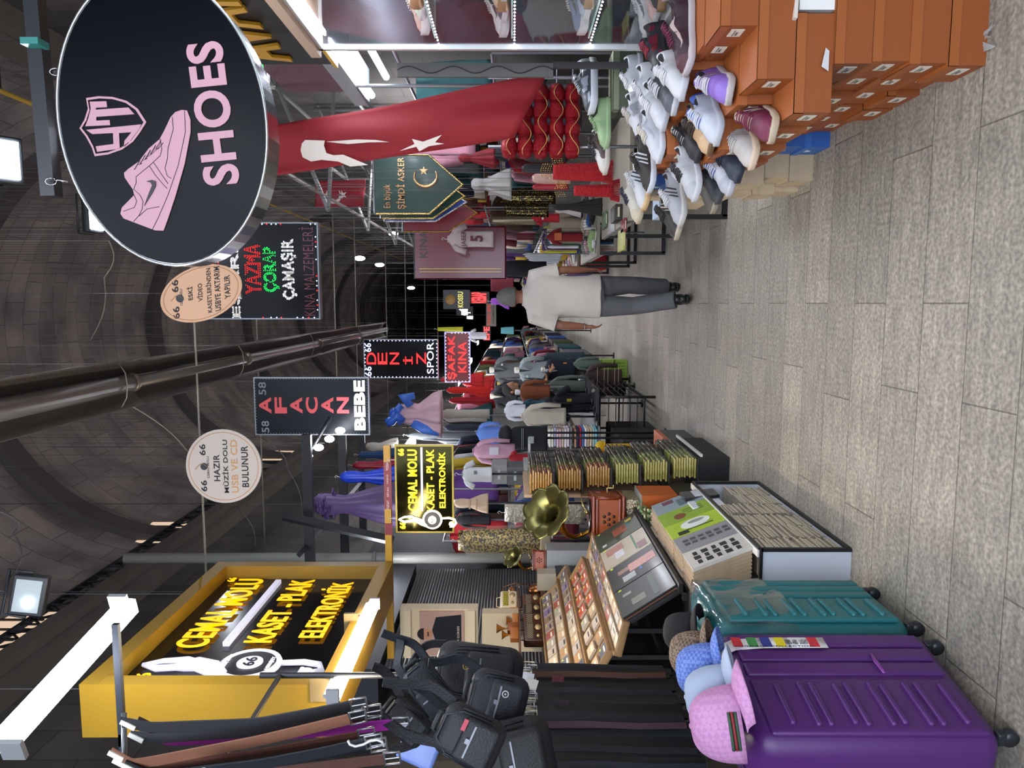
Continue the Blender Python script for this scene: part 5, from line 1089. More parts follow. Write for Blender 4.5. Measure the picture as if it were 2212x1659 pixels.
# lantern, small gramophone, clear box
t = thing('oil_lantern', 'bronze oil lantern with clear glass chimney', 'lantern', (-2.30, 5.75, 1.378))
BR = M('8a5a34', .3, .8)
g = G(); g.lathe([(0, 0), (.06, 0), (.062, .02), (.05, .06), (.03, .08), (.035, .09)], seg=20); g.obj('fuel_base', BR, t)
g = G(); g.lathe([(.032, .09), (.05, .13), (.05, .17), (.03, .21)], seg=20); g.obj('glass_chimney', glassmat('lantern_glass', (.9, .92, .95, 1), .3, .1), t)
g = G(); g.lathe([(.034, .205), (.036, .225), (.02, .245), (0, .25)], seg=20); g.tube([(.05, 0, .1), (.062, 0, .2), (.03, 0, .29), (-.03, 0, .29), (-.062, 0, .2), (-.05, 0, .1)], .003, 6); g.obj('cap_and_bail', BR, t)
def gramophone(label, loc, rz, s, wood='8f4412', flower=True):
    t = thing('gramophone', label, 'gramophone', loc, rz); t.scale = (s, s, s)
    W = M(wood, .35, var=.25, vs=14, coat=.12); W2 = M('742c10', .25, coat=.3)
    g = G(); g.box((0, 0, .10), (.27, .25, .15)); g.obj('cabinet', W, t)
    g = G()
    for z in (.012, .035, .178, .2): g.box((0, 0, z), (.30 if z in (.012, .2) else .285, .28 if z in (.012, .2) else .265, .022), bev=.008)
    for sx in (-1, 1):
        for sy in (-1, 1): g.cyl((sx * .132, sy * .122, .03), (sx * .132, sy * .122, .19), .012, 10)
    g.obj('moulding', W2, t)
    g = G()
    for k in range(7):
        a = PI / 3 * k; r = .034 if k < 6 else 0; g.lathe([(0, -.003), (.0095, -.003), (.011, 0), (0, 0.001)], (math.cos(a) * r, -.1255, .105 + math.sin(a) * r), 12, 'y')
    g.obj('rosette', M('33180e', .5), t)
    g = G(); g.lathe([(0, .212), (.105, .212), (.108, .218), (.105, .223), (0, .223)], seg=32); g.obj('turntable', M('121214', .25), t)
    g = G(); g.lathe([(0, .2235), (.032, .2235), (0, .2245)], seg=20); g.obj('record_label', M('8a3028', .4), t)
    g = G(); g.tube([(.12, .09, .21), (.12, .09, .26), (.09, .02, .262), (.03, -.03, .235)], .005, 8); g.cyl((.03, -.03, .222), (.03, -.03, .25), .014, 12); g.obj('tone_arm', M('c8b070', .25, .9), t)
    g = G(); g.cyl((.135, .0, .1), (.18, 0, .1), .005, 8); g.tube([(.18, 0, .1), (.18, 0, .06), (.2, 0, .06)], .005, 6); g.obj('crank', M('c8b070', .3, .8), t)
    BRS = M('a8843a', .2, .95)
    path = [(-.11, .06, .21), (-.135, .06, .26), (-.145, .04, .31), (-.12, .01, .36), (-.07, -.02, .395), (-.01, -.05, .42)]
    g = G(); g.tube(path, [.012, .013, .015, .019, .026, .038], 16, cap=False); g.lathe([(.012, .255), (.017, .262), (.012, .269)], (-.13, .06, 0), 12); g.obj('neck', M('b8862e', .2, .95), t)
    ax = Vector((.42, -.62, .55)).normalized(); e1 = ax.cross(Vector((0, 0, 1))).normalized(); e2 = e1.cross(ax); o0 = Vector(path[-1]) - ax * .01
    def hf(u, v):
        a = 2 * PI * u; pet = abs(math.sin(4 * a)) ; r = .036 + .135 * v ** 2.6; r *= 1 + (.16 * v ** 3 * (pet - .5)); h = .17 * v ** .8 - (.015 * v ** 6) - .012 * v * v * (1 - pet)
        return o0 + ax * h + (e1 * math.cos(a) + e2 * math.sin(a)) * r
    g = G(); g.grid(hf, 96, 18, wrapu=True); g.obj('horn', M('6e6a3e', .3, .9), t, solid=.002)
    return t
gramophone('large gramophone with flower-shaped brass horn on wrapped boxes', (-1.50, 5.12, .815), .12, 1.1)
gramophone('small gramophone with shiny gold horn behind the cassette trays', (-2.02, 5.68, 1.332), .3, .52, 'a04c20')
t = thing('grey_carton', 'grey carton under the small gramophone', 'carton', (-2.02, 5.68, 0)); g = G(); g.box((0, 0, .665), (.22, .2, 1.33)); g.obj('box', M('9aa0a2', .5), t)
t = thing('clear_plastic_box', 'clear plastic box beside the small gramophone', 'box', (-2.08, 5.42, 1.27)); g = G(); g.box((0, 0, .07), (.13, .12, .14)); g.obj('box', M('bdb4a0', .1, alpha=.55), t)
t = thing('plinth', 'grey plinth behind the cassette trays', 'plinth', (-2.08, 5.47, 0)); g = G(); g.box((0, 0, .635), (.12, .16, 1.268)); g.obj('block', M('3a3c40', .6), t)
t = thing('silver_wrapped_box', 'box wrapped in crinkled silver foil under the gramophone', 'box', (-1.49, 5.14, .715)); g = G(); g.box((0, 0, .049), (.28, .27, .096), bev=.01); g.obj('foil', M('b8aa90', .18, .85, bump=1.0, bs=45), t)
t = thing('orange_box', 'plain orange box at the foot of the gramophone pile', 'box', (-1.45, 5.10, .46)); g = G(); g.box((0, 0, .127), (.28, .28, .25)); g.obj('box', M('b0561c', .5), t)
g = G(); g.box((0, 0, .2525), (.285, .285, .004)); g.obj('lid', M('8c9088', .5), t)
t = thing('display_plinth', 'black plinth under the orange box', 'plinth', (-1.50, 5.14, 0)); g = G(); g.box((0, 0, .229), (.38, .34, .458)); g.obj('block', M('141518', .5), t)
t = thing('planter', 'small silver pot of artificial flowers by the gramophone', 'plant', aty(1418, 1128, 4.70)); g = G(); g.lathe([(0, -.10), (.03, -.10), (.045, -.06), (.042, 0), (.035, .004)], seg=16); g.lathe([(.012, -.29), (.012, -.1)], seg=8); g.obj('pot', M('9aa0a8', .2, .8), t)
random.seed(3); g = G(); g2 = G()
for k in range(60):
    p = Vector((random.uniform(-.05, .07), random.uniform(-.06, .3), random.uniform(.0, .09))); (g if k % 2 else g2).sph(p, (.012, .012, .008), 6); g.tube([(0, p.y * .8, -.01), p], .0015, 4)
g.obj('foliage', M('6a8a5a', .6), t); g2.obj('flowers', M('d8d0a0', .6, var=.5, vs=50), t)
# poster on white cabinet
t = thing('framed_poster', 'poster of a dark-haired man in a dark suit in a cream cabinet frame', 'poster', aty(948, 1368, 5.35)); k = 5.35 / F
g = G(); g.box((0, .06, 0), (112 * k, .1, 175 * k)); g.obj('cabinet', M('d9c8a8', .5), t)
g = G(); g.box((0, .0, (948 - 955) * k), (104 * k, .012, 100 * k)); g.obj('print', M('b9988a', .35), t)
for z in (878, 1022): g = G(); g.box((0, -.012, (948 - z) * k), (110 * k, .03, 16 * k)); g.obj('rail', M('e0cfae', .45), t)
g = G(); g.prism([(.03, .05), (.13, .02), (.15, -.17), (-.09, -.17), (-.07, .02)], (0, -.009, 0), (1, 0, 0), (0, 0, 1), (0, -.001, 0)); g.obj('printed_suit', M('1c2028', .3), t)
g = G(); g.prism([(-.0 + math.cos(a) * .038, .095 + math.sin(a) * .05) for a in [2 * PI * q / 20 for q in range(20)]], (0, -.0105, 0), (1, 0, 0), (0, 0, 1), (0, -.001, 0)); g.obj('printed_face', M('c08a6c', .4), t)
g = G(); g.prism([(-.0 + math.cos(a) * .046, .112 + math.sin(a) * .05) for a in [PI * q / 12 for q in range(13)]], (0, -.012, 0), (1, 0, 0), (0, 0, 1), (0, -.001, 0)); g.box((-.0, -.0125, .08), (.034, .002, .010)); g.obj('printed_hair', M('17130f', .4), t)
textfit('lettering', 'MÜSLÜM GÜRSES', -.165, -.145, -.02, .16, M('4a3830', .5), t, frame=Matrix.Translation((.0, -.009, -.12)), depth=.001, bold=0) if False else textfit('lettering', 'MÜSLÜM GÜRSES', -.15, .06, -.155, -.135, M('e0d0c0', .5), t, y=-.0105, depth=.001, bold=0)
g = G(); g.box((0, .06, -1.1), (.3, .1, 1.55)); g.obj('post', M('d0bf9e', .5), t)
# shutter, pipe
t = G()
for k in range(62): t.cyl((-2.72, 5.3, .9 + .027 * k), (-2.72, 7.35, .9 + .027 * k), .0135, 6)
tag(t.obj('roller_shutter', M('5c5d5e', .5, .4)), 'grey ribbed roller shutter behind the lantern', 'shutter')
t = G(); t.box((-2.86, 6.3, 2.72), (.36, 2.2, .26)); tag(t.obj('shutter_housing', M('34363a', .6)), 'dark grey box over the roller shutter', 'housing')
t = thing('wall_pipe', 'thick grey vertical pipe beside the roller shutter', 'pipe', (-2.62, 7.42, 0)); g = G(); g.cyl((0, 0, 0), (0, 0, 5.6), .055, 16); g.obj('pipe', M('8a8a84', .45), t); g = G(); g.cyl((0, 0, 1.3), (0, 0, 1.34), .07, 16); g.cyl((0, 0, 3), (0, 0, 3.04), .07, 16); g.obj('collar', M('7a7a76', .5), t)
# white boards and grey cartons, packet stand
t = thing('packet_stand', 'stepped stand crowded with clear packets', 'display stand', (-1.165, 5.75, 0))
g = G(); g.box((-.10, 0, .11), (.28, .80, .22)); g.obj('plinth', M('17181a', .6), t)
g = G(); g.box((.055, 0, .21), (.02, .82, .016)); g.obj('pale_edge', M('c8c8c0', .5), t)
g = G(); g.box((-.255, 0, .86), (.02, .78, 1.30)); g.obj('back_board', M('c8a888', .5), t)
for lv in range(6): g = G(); g.box((-.165 + .011 * (5 - lv), 0, .228 + .213 * lv), (.16 + .022 * (5 - lv), .78, .012)); g.obj('shelf', M('2a2a2c', .5), t)
pk = None; PM = [('b88a4a', '7a3a2a', 'gold and rust'), ('8a9a4a', '2a2e1a', 'olive'), ('4a4a3a', '24261a', 'dark'), ('a8a05a', '4a5a3a', 'yellow-green')]
pr = {}
for lv in range(6):
    xo = -1.165 - .160 + .022 * (5 - lv)
    for c_ in range(4):
        y = 5.46 + .19 * c_
        for k in range(9):
            q = (0 if lv > 2 else 3) if c_ == 0 else (1 if c_ == 1 else 2) ; 
            p = (xo + .012 * (k % 2) , y + random.uniform(-.004, .004), .236 + .213 * lv + .019 * k); lb = '%s packet in the %s pile of shelf %s on the packet stand' % (PM[q][2], ORD[c_], ORD[lv]); gp = 'packets on shelf %s, pile %s' % (ORD[lv], ORD[c_])
            r = random.uniform(-.08, .08)
            if q not in pr:
                o = thing('snack_packet', lb, 'packet', p, r, gp); pr[q] = o
                g = G(); g.box((0, 0, .008), (.15, .165, .015), bev=.005); g.obj('pouch', M(PM[q][0], .2, var=.6, vs=45, coat=.6), o)
                g = G(); g.box((.076, 0, .008), (.006, .15, .008)); g.obj('header_strip', M(PM[q][1], .3), o)
                g = G(); g.box((0, 0, .016), (.06, .08, .001)); g.obj('picture_label', M('8a8458', .3, var=.5, vs=80), o)
            else: dup(pr[q], p, r, lb, gp)
# ---------------------------------------------------------------- people
def person(label, loc, rz, pose, cloth, skin='9a6a50', hair='6b6a66', s=1.0, group=None, front_face=False):
    """pose: dict of joints in metres, x right, y forward, z up"""
    t = thing('person', label, 'person', loc, rz, group); t.scale = (s, s, s)
    J = {k: Vector(v) for k, v in pose.items()}
    g = G()
    def limb(pts, rr, seg=12):
        g.tube(pts, rr, seg)
        for p, r in zip(pts, rr):
            rm = r if not isinstance(r, tuple) else min(r); g.sph(p, rm * .98, 10)
    # torso, neck, head
    g.loft([[Vector((cx + math.cos(a) * rx, cy + math.sin(a) * ry, z)) for a in [2 * PI * k / 20 for k in range(20)]] for cx, cy, z, rx, ry in
            [(0, 0, .86, .15, .11), (0, 0, .95, .165, .12), (0, -.005, 1.08, .155, .115), (0, -.005, 1.25, .175, .12), (0, -.01, 1.38, .185, .115), (0, 0, 1.45, .13, .09), (0, .01, 1.49, .07, .065)]])
    hd = J['head']; limb([Vector((0, .0, 1.44)), Vector((0, .02, 1.50)), hd + Vector((0, -.01, -.08))], [.068, .062, .062])
    g.sph(hd + Vector((0, 0, .01)), (.078, .098, .118), 20); g.sph(hd + Vector((0, .03, -.06)), (.055, .065, .06), 14)
    for sx in (-1, 1): g.sph(hd + Vector((sx * .082, -.005, -.01)), (.013, .022, .034), 10)
    g.sph(hd + Vector((0, .10, -.015)), (.014, .022, .022), 8); g.sph(hd + Vector((0, .085, -.05)), (.026, .012, .008), 8)
    for sx in (-1, 1): g.sph(hd + Vector((sx * .03, .088, .015)), (.014, .010, .008), 8)
    for S_ in ('l', 'r'):
        sh, el, wr = J['sh' + S_], J['el' + S_], J['wr' + S_]
        limb([Vector((0, 0, 1.42)) * .0 + sh + Vector((-.05 if S_ == 'r' else .05, 0, .0)), sh, sh.lerp(el, .5), el, el.lerp(wr, .35), wr], [.055, .055, .046, .038, .039, .027])
        # hand
        d = (wr - el).normalized(); sx = 1 if S_ == 'r' else -1; fwd = Vector((0, 1, 0)); side = d.cross(fwd).normalized(); nf = side.cross(d).normalized()
        pc = wr + d * .05
        limb([wr, wr + d * .03, wr + d * .06, wr + d * .09], [(.026, .02), (.036, .018), (.041, .017), (.038, .015)])
        for k in range(4):
            b = wr + d * .085 + nf * (.028 - .019 * k); L = [.070, .078, .073, .058][k]; cu = side * (-sx) * .25 * (1 + .25 * k)
            p1 = b + (d + cu * .4).normalized() * L * .45; p2 = p1 + (d + cu * 1.6).normalized() * L * .32; p3 = p2 + (d + cu * 3.2).normalized() * L * .28
            limb([b, p1, p2, p3], [.0092, .0088, .0082, .007], 8)
        b = wr + d * .025 + nf * .03; p1 = b + (d * .7 + nf * .55 - side * sx * .25).normalized() * .04; p2 = p1 + (d + nf * .15 - side * sx * .2).normalized() * .032
        limb([b, p1, p2], [.013, .0105, .0085], 8)
        hp, kn, an = J['hp' + S_], J['kn' + S_], J['an' + S_]
        limb([hp, hp.lerp(kn, .4), kn, kn.lerp(an, .35), an], [.082, .075, .052, .05, .036])
        to = J['to' + S_]; limb([an, an.lerp(to, .5) + Vector((0, 0, -.015)), to], [.036, .034, .026])
    g.obj('body', M(skin, .55, var=.12, vs=12), t, remesh=.0075)
    # hair
    g = G()
    def hf(u, v):
        a = 2 * PI * u; e = (-.42 + (PI / 2 + .42) * v); c_ = math.cos(a); front = max(0, math.sin(a)); e = max(e, -.42 + front * .95)
        return hd + Vector((0, -.004, .012)) + Vector((math.cos(a) * .0845 * math.cos(e), math.sin(a) * .1045 * math.cos(e), math.sin(e) * .124 + .002 * math.sin(23 * a + 9 * e)))
    g.grid(hf, 40, 16, wrapu=True); g.obj('hair', M(hair, .8, var=.35, vs=40, bump=.5, bs=300), t, solid=.006)
    # shirt
    g = G()
    g.loft([[Vector((cx + math.cos(a) * rx * (1 + am * math.sin(7 * a + 11 * z)), cy + math.sin(a) * ry * (1 + am * math.sin(5 * a + 17 * z)), z + .004 * math.sin(3 * a))) for a in [2 * PI * k / 32 for k in range(32)]] for cx, cy, z, rx, ry, am in
            [(0, 0, cloth.get('hem', .78), .200, .145, .02), (0, 0, .84, .200, .145, .022), (0, -.005, .94, .192, .142, .015), (0, -.008, 1.06, .190, .140, .015), (0, -.01, 1.2, .200, .140, .01), (0, -.01, 1.33, .213, .135, .005), (0, -.005, 1.42, .190, .118, 0), (0, 0, 1.465, .125, .092, 0), (0, .008, 1.50, .078, .074, 0)]])
    for S_ in ('l', 'r'):
        sh, el, wr = J['sh' + S_], J['el' + S_], J['wr' + S_]; e = el if not cloth.get('long') else wr
        k = .78 if not cloth.get('long') else 1
        inn = sh + Vector((-.07 if S_ == 'r' else .07, 0, .0))
        if cloth.get('long'): g.tube([inn, sh, sh.lerp(el, .5), el, el.lerp(wr, .5), wr], [.07, .072, .062, .052, .046, .038], 14)
        else: g.tube([inn, sh, sh.lerp(el, .45), sh.lerp(el, .80)], [.072, .076, .072, .076], 16)
    g.obj('shirt', M(cloth['shirt'], .85, var=.07, vs=6, bump=.9, bs=5), t, remesh=.009)
    g = G(); g.tube([(math.cos(a) * .079, .008 + math.sin(a) * .077, 1.497 + .006 * math.sin(a)) for a in [2 * PI * k / 24 for k in range(24)]], .009, 8, close=True)
    if not cloth.get('long'):
        for S_ in ('l', 'r'):
            sh, el = J['sh' + S_], J['el' + S_]; c_ = sh.lerp(el, .795); d = (el - sh).normalized(); e1 = d.cross(Vector((0, 1, 0))).normalized(); e2 = d.cross(e1)
            g.tube([c_ + (e1 * math.cos(a) + e2 * math.sin(a)) * .0745 for a in [2 * PI * k / 20 for k in range(20)]], .005, 6, close=True)
    g.obj('collar_and_cuffs', M(cloth.get('trim', cloth['shirt']), .7), t)
    # trousers
    g = G(); g.loft([[Vector((math.cos(a) * rx, math.sin(a) * ry, z)) for a in [2 * PI * k / 24 for k in range(24)]] for z, rx, ry in [(.76, .15, .11), (.80, .172, .125), (.90, .178, .13), (.98, .165, .12)]])
    for S_ in ('l', 'r'):
        hp, kn, an = J['hp' + S_], J['kn' + S_], J['an' + S_]
        P = [hp + Vector((0, 0, .04)), hp.lerp(kn, .35), hp.lerp(kn, .7), kn, kn.lerp(an, .3), kn.lerp(an, .65), kn.lerp(an, .98)]
        g.tube(P, [(.100, .105), (.098, .102), (.086, .09), (.079, .082), (.080, .084), (.076, .08), (.074, .082)], 18)
    g.obj('trousers', M(cloth['trousers'], .85, var=.15, vs=5, bump=1.0, bs=7), t, remesh=.009)
    # shoes
    for S_ in ('l', 'r'):
        an, to = J['an' + S_], J['to' + S_]; g = G(); d = (to - an); 
        hl = J.get('hl' + S_, an + Vector((0, -.055, -.07)))
        g.tube([hl + Vector((0, -.005, .03)), hl.lerp(to, .3) + Vector((0, 0, .035)), hl.lerp(to, .65) + Vector((0, 0, .018)), to + Vector((0, .03, .0))], [(.034, .036), (.042, .045), (.047, .036), (.034, .024)], 16)
        g.tube([an + Vector((0, -.01, .03)), an + Vector((0, 0, -.045))], [.048, .052], 14)
        g.sph(to + Vector((0, .03, 0)), (.036, .03, .024), 10); g.sph(hl + Vector((0, 0, .03)), (.036, .03, .034), 10)
        g.obj('shoe', M(cloth['shoes'], .35), t, remesh=.007)
        g = G(); nd = (to - hl).normalized(); a0 = hl + Vector((0, -.03, -.008)); b0 = to + Vector((0, .05, -.02))
        g.tube([a0, a0.lerp(b0, .5), b0], [(.040, .010), (.048, .010), (.042, .009)], 14); g.obj('shoe_sole', M('101010', .6), t)
    return t
walk = dict(head=(.0, .035, 1.605), shr=(.185, -.005, 1.40), elr=(.245, .01, 1.13), wrr=(.255, .10, .90), shl=(-.185, 0, 1.40), ell=(-.262, -.03, 1.14), wrl=(-.275, .02, .915),
            hpr=(.085, 0, .88), knr=(.115, .13, .50), anr=(.105, .30, .115), tor=(.12, .47, .055), hlr=(.10, .235, .03),
            hpl=(-.085, 0, .88), knl=(-.085, -.02, .48), anl=(-.035, -.20, .125), tol=(-.03, -.06, .04), hll=(-.035, -.275, .055))
pm = person('man with short grey hair walking away in white T-shirt and grey trousers', (.06, 6.88, 0), .04, walk, dict(shirt='bab4aa', trousers='55565a', shoes='17171a', trim='bdbab6', hem=.79), skin='8a5a44', hair='6e6d69', s=1.0)
g = G(); g.tube([(-.276 + math.cos(a) * .032, .016 + math.sin(a) * .030, .925) for a in [2 * PI * k / 16 for k in range(16)]], .004, 6, close=True); g.obj('bracelet', CHROME, pm)
stand = dict(head=(.0, .02, 1.605), shr=(.17, 0, 1.40), elr=(.23, .02, 1.13), wrr=(.20, .20, 1.12), shl=(-.17, 0, 1.40), ell=(-.23, .02, 1.13), wrl=(-.16, .22, 1.05),
             hpr=(.085, 0, .88), knr=(.09, .01, .48), anr=(.09, 0, .10), tor=(.11, .16, .035), hpl=(-.085, 0, .88), knl=(-.09, .01, .48), anl=(-.09, 0, .10), tol=(-.11, .16, .035))
p = aty(1112, 843, 10.5)
person('shopkeeper with black hair in dark long-sleeved top standing among the jackets', (p.x, 10.5, 0), math.radians(-110), stand, dict(shirt='1b1d24', trousers='23252c', shoes='141416', long=True, hem=.82), skin='a87858', hair='16130f')
# ---------------------------------------------------------------- clothing
def ringpts(rx, ry, z, am, ph, n=28, k=7): return [Vector((math.cos(a) * rx * (1 + am * math.sin(k * a + ph)), math.sin(a) * ry * (1 + am * math.sin(k * a + ph + .6)), z)) for a in [2 * PI * i / n for i in range(n)]]
PROF = {'shirt': [(0, .86, 1), (.1, .86, 1), (.35, .82, 1), (.6, .84, 1), (.8, .92, 1), (.9, .86, .9), (.96, .5, .7), (1, .28, .6)],
        'jacket': [(0, .92, 1), (.12, .90, 1), (.4, .80, 1), (.65, .88, 1), (.82, .96, 1), (.91, .92, .9), (.96, .5, .7), (1, .26, .6)],
        'vest': [(0, .9, 1), (.3, .92, 1), (.7, .92, 1), (.85, .86, .9), (.93, .72, .8), (1, .42, .7)],
        'gown': [(0, 1.5, 1.5), (.15, 1.35, 1.35), (.35, 1.05, 1.1), (.55, .72, .8), (.68, .5, .6), (.8, .62, .7), (.92, .66, .6), (1, .3, .4)],
        'dress': [(0, 1.35, 1.3), (.2, 1.2, 1.2), (.45, .75, .8), (.55, .55, .7), (.75, .66, .8), (.9, .62, .7), (1, .3, .5)],
        'trousers': [(0, .55, .8), (.5, .62, .9), (.9, .7, 1), (1, .66, .9)],
        'drape': [(0, 1.0, .8), (.3, .95, .8), (.7, .9, .8), (1, .8, .6)]}
random.seed(5)
def garment(name, label, cat, X0, X1, Y0, Y1, y, col, kind='shirt', sleeves=None, neck=False, hanger=False, rz=0.0, depth=.3, fold=.04, mat=None, group=None, support=True, inner=None, extra=None, tilt=0):
    a, b = aty(X1, Y1, y), aty(X0, Y0, y); W, H = b.x - a.x, b.z - a.z; c_ = Vector(((a.x + b.x) / 2, y, a.z))
    t = thing(name, label, cat, c_, (tilt, 0, rz), group); m = mat or M(col, .85, var=.16, vs=9, bump=.6, bs=9)
    sl = sleeves is not None; hw = W / 2 * (.72 if sl else 1.0) / (1.5 if kind == 'gown' else 1.35 if kind == 'dress' else 1); d = W * depth
    ph = random.uniform(0, 6)
    rings = []
    pf = PROF[kind]
    for i in range(17):
        f = i / 16
        for (f0, w0, d0), (f1, w1, d1) in zip(pf, pf[1:]):
            if f0 <= f <= f1 + 1e-9: k = (f - f0) / (f1 - f0); w_, dd = w0 + (w1 - w0) * k, d0 + (d1 - d0) * k; break
        am = fold * (1 - f) ** .6 * (1.8 if kind in ('gown', 'dress') else 1)
        rings.append(ringpts(hw * w_, max(.02, d / 2 * dd), H * f, am, ph + f * .8, 44, 9 if kind in ('gown', 'dress', 'drape') else 6))
    g = G(); g.loft(rings); g.obj({'gown': 'skirt_and_bodice', 'dress': 'skirt_and_bodice', 'trousers': 'cloth', 'drape': 'cloth'}.get(kind, 'torso'), m, t)
    if sl:
        for s in (-1, 1):
            g = G(); z0 = H * .86
            if sleeves == 'short': pts = [(s * hw * .62, 0, z0 + H * .02), (s * hw * 1.0, 0, z0 - H * .05), (s * W * .5, -.01, z0 - H * .26)]; rr = [W * .10, W * .12, W * .115]
            else: pts = [(s * hw * .6, 0, z0 + H * .02), (s * hw * 1.02, 0, z0 - H * .08), (s * W * .46, -.01, H * .5), (s * W * .44, -.03, H * .12)]; rr = [W * .10, W * .105, W * .09, W * .07]
            g.tube(pts, rr, 12); g.obj('sleeve', m, t)
    if kind in ('shirt', 'jacket', 'vest'):
        g = G(); g.tube([(math.cos(q) * hw * .30, math.sin(q) * d * .32, H * (1.0 + .012 * math.sin(q))) for q in [2 * PI * i / 18 for i in range(18)]], W * .022, 6, close=True); g.obj('collar', m if not extra or 'collar' not in extra else M(extra['collar'], .8), t)
    if inner:
        g = G(); g.prism([(0, H * .58), (hw * .24, H * .97), (-hw * .24, H * .97)], (0, -d * .5 - .004, 0), (1, 0, 0), (0, 0, 1), (0, -.01, 0)); g.obj('shirt_front', M(inner, .7), t)
        g = G()
        for s in (-1, 1): g.prism([(s * .0, H * .55), (s * hw * .36, H * .78), (s * hw * .28, H * .97), (s * hw * .16, H * .97)], (0, -d * .5 - .016, 0), (1, 0, 0), (0, 0, 1), (0, -.008, 0))
        g.obj('lapel_edge', m, t)
    if extra:
        for nm, ev in extra.items():
            if nm == 'collar': continue
            fx, fz, wx, wz, c2 = ev
            g = G(); g.box((fx * W, -d * .5 - .006, fz * H), (wx * W, .008, wz * H)); g.obj(nm, M(c2, .6), t)
    if neck:
        g = G(); g.lathe([(W * .12, H * .97), (W * .11, H * 1.06), (W * .12, H * 1.10), (W * .10, H * 1.14), (0, H * 1.15)], seg=18); g.obj('mannequin_neck', M(neck if isinstance(neck, str) else 'd6d2c4', .45), t)
    if hanger:
        g = G(); g.tube([(-hw * .6, 0, H * .93), (0, 0, H * 1.0), (hw * .6, 0, H * .93)], .006, 6); g.tube([(0, 0, H * 1.0), (0, 0, H + .03), (.015, 0, H + .05), (0, 0, H + .065), (-.012, 0, H + .05)], .003, 6); g.obj('hanger', M('c8c8c8', .4), t)
    if support is True and c_.x > .2: support = 'wire'
    if support == 'wire': wires(t, [(0, H * .98)], r=.0018, y=0)
    elif support and c_.z > .03:
        zb = min(c_.z, c_.z - .655 if (-1.82 < c_.x < -.93 and 8.05 < y < 10.25 and c_.z > .66) else c_.z); g = G(); g.cyl((0, d * .1, -zb), (0, d * .1, H * .5), .012, 8); g.lathe([(0, -zb), (.05, -zb), (.05, -zb + .015), (0, -zb + .015)], seg=12); g.obj('display_pole', DARKST, t)
    return t
def gm(*a, **k): return garment(*a, **k)
BROC = patmat('brocade', 'a8904c', '1c130c', 60, 'noise', .35, .3, .5, .4); PLAS = M('cfc8b4', .12, alpha=.13)
# --- far end of the record stall and the baby-wear stall
t = gm('brocade_kaftan', 'gold and brown brocade kaftan in a clear cover, tallest one', 'kaftan', 990, 1172, 1140, 1196, 6.3, 'a8925a', 'drape', mat=BROC, depth=.5, hanger=True)
g = G(); g.tube([(0, 0, -.09), (0, 0, .1), (0, 0, .45), (0, 0, .66), (0, 0, .74)], [.125, .14, .13, .12, .03], 20); g.obj('clear_cover', PLAS, t)
g = G(); g.box((0, -.08, -.02), (.24, .03, .09), bev=.01); g.obj('pale_hem', M('b8a888', .5), t)
gm('silver_kaftan', 'silvery white kaftan in crinkled clear film behind the horn', 'kaftan', 1090, 1262, 1082, 1132, 6.7, 'b8b4a4', 'drape', mat=M('b4ae9c', .25, .3, var=.4, vs=30, bump=.8, bs=40), depth=.5, hanger=True)
gm('child_dress', 'beige ruffled child dress hanging under the mirrored sign', 'dress', 982, 1055, 1066, 1108, 6.5, 'c8ae94', 'dress', hanger=True, extra={'ruffle': (0, .55, .5, .05, 'b89a80'), 'ruffle_band': (0, .35, .6, .04, 'b89a80')})
gm('dark_suit', 'black child suit beside the brocade kaftan', 'suit', 985, 1060, 1105, 1140, 6.9, '17181c', 'jacket', 'long', hanger=True)
gm('polo_shirt', 'small white polo shirt with dark collar line above the grey boxes', 'polo shirt', 998, 1063, 998, 1052, 6.1, 'd4d8dc', 'shirt', 'short', neck=False, hanger=True, extra={'chest_print': (.12, .55, .12, .1, '6a7078'), 'collar': '5a606a'})
for k, (X0, X1, Y0, Y1, c_, lb) in enumerate([(1062, 1095, 1000, 1040, '8d8f90', 'light grey flat carton under the white polo'), (1095, 1130, 1004, 1042, '55585a', 'dark grey flat carton below the light grey one'), (1130, 1142, 996, 1044, 'a0a4a4', 'thin pale carton above the packet stand')]):
    a, b = aty(X1, Y1, 6.25), aty(X0, Y0, 6.25); t = thing('flat_carton', lb, 'carton', ((a.x + b.x) / 2, 6.28, a.z)); g = G(); g.box((0, 0, (b.z - a.z) / 2 - .001), (b.x - a.x, .25, b.z - a.z - .002)); g.obj('box', M(c_, .5), t)
    g = G(); g.box((0, -.127, (b.z - a.z) / 2), ((b.x - a.x) * .5, .002, .02)); g.obj('printed_line', M('c0c4c4', .5), t)
t = thing('carton_shelf', 'beige board holding the grey cartons beside the packets', 'shelf', (-1.41, 6.3, 0)); g = G(); g.box((-.12, 0, .80), (.05, .3, 1.4)); g.obj('side_board', M('c8a888', .5), t); g = G(); g.box((.06, 0, 1.452), (.34, .3, .015)); g.obj('board', M('b8bcbc', .5), t)
gm('hooded_sweatshirt', 'pale pink hooded sweatshirt with round print', 'sweatshirt', 1022, 1112, 948, 1002, 6.9, 'b88ca0', 'shirt', 'long', neck=False, extra={'round_print': (.05, .5, .3, .22, 'c8c4d0'), 'collar': 'a07088'})
gm('blue_shirt', 'bright light blue shirt behind the pink sweatshirt', 'shirt', 1030, 1088, 912, 958, 7.6, '5a7cc4', 'shirt', 'long')
gm('puffer_vest', 'black hooded puffer vest with pale chevron lines', 'vest', 1098, 1182, 918, 975, 7.0, '17191e', 'vest', neck=False, depth=.45, extra={'chest_label': (-.02, .42, .26, .14, 'a8aeb0'), 'chevron_line': (0, .66, .8, .012, '9aa0a8'), 'chevron_lower_line': (0, .62, .8, .012, '9aa0a8')})
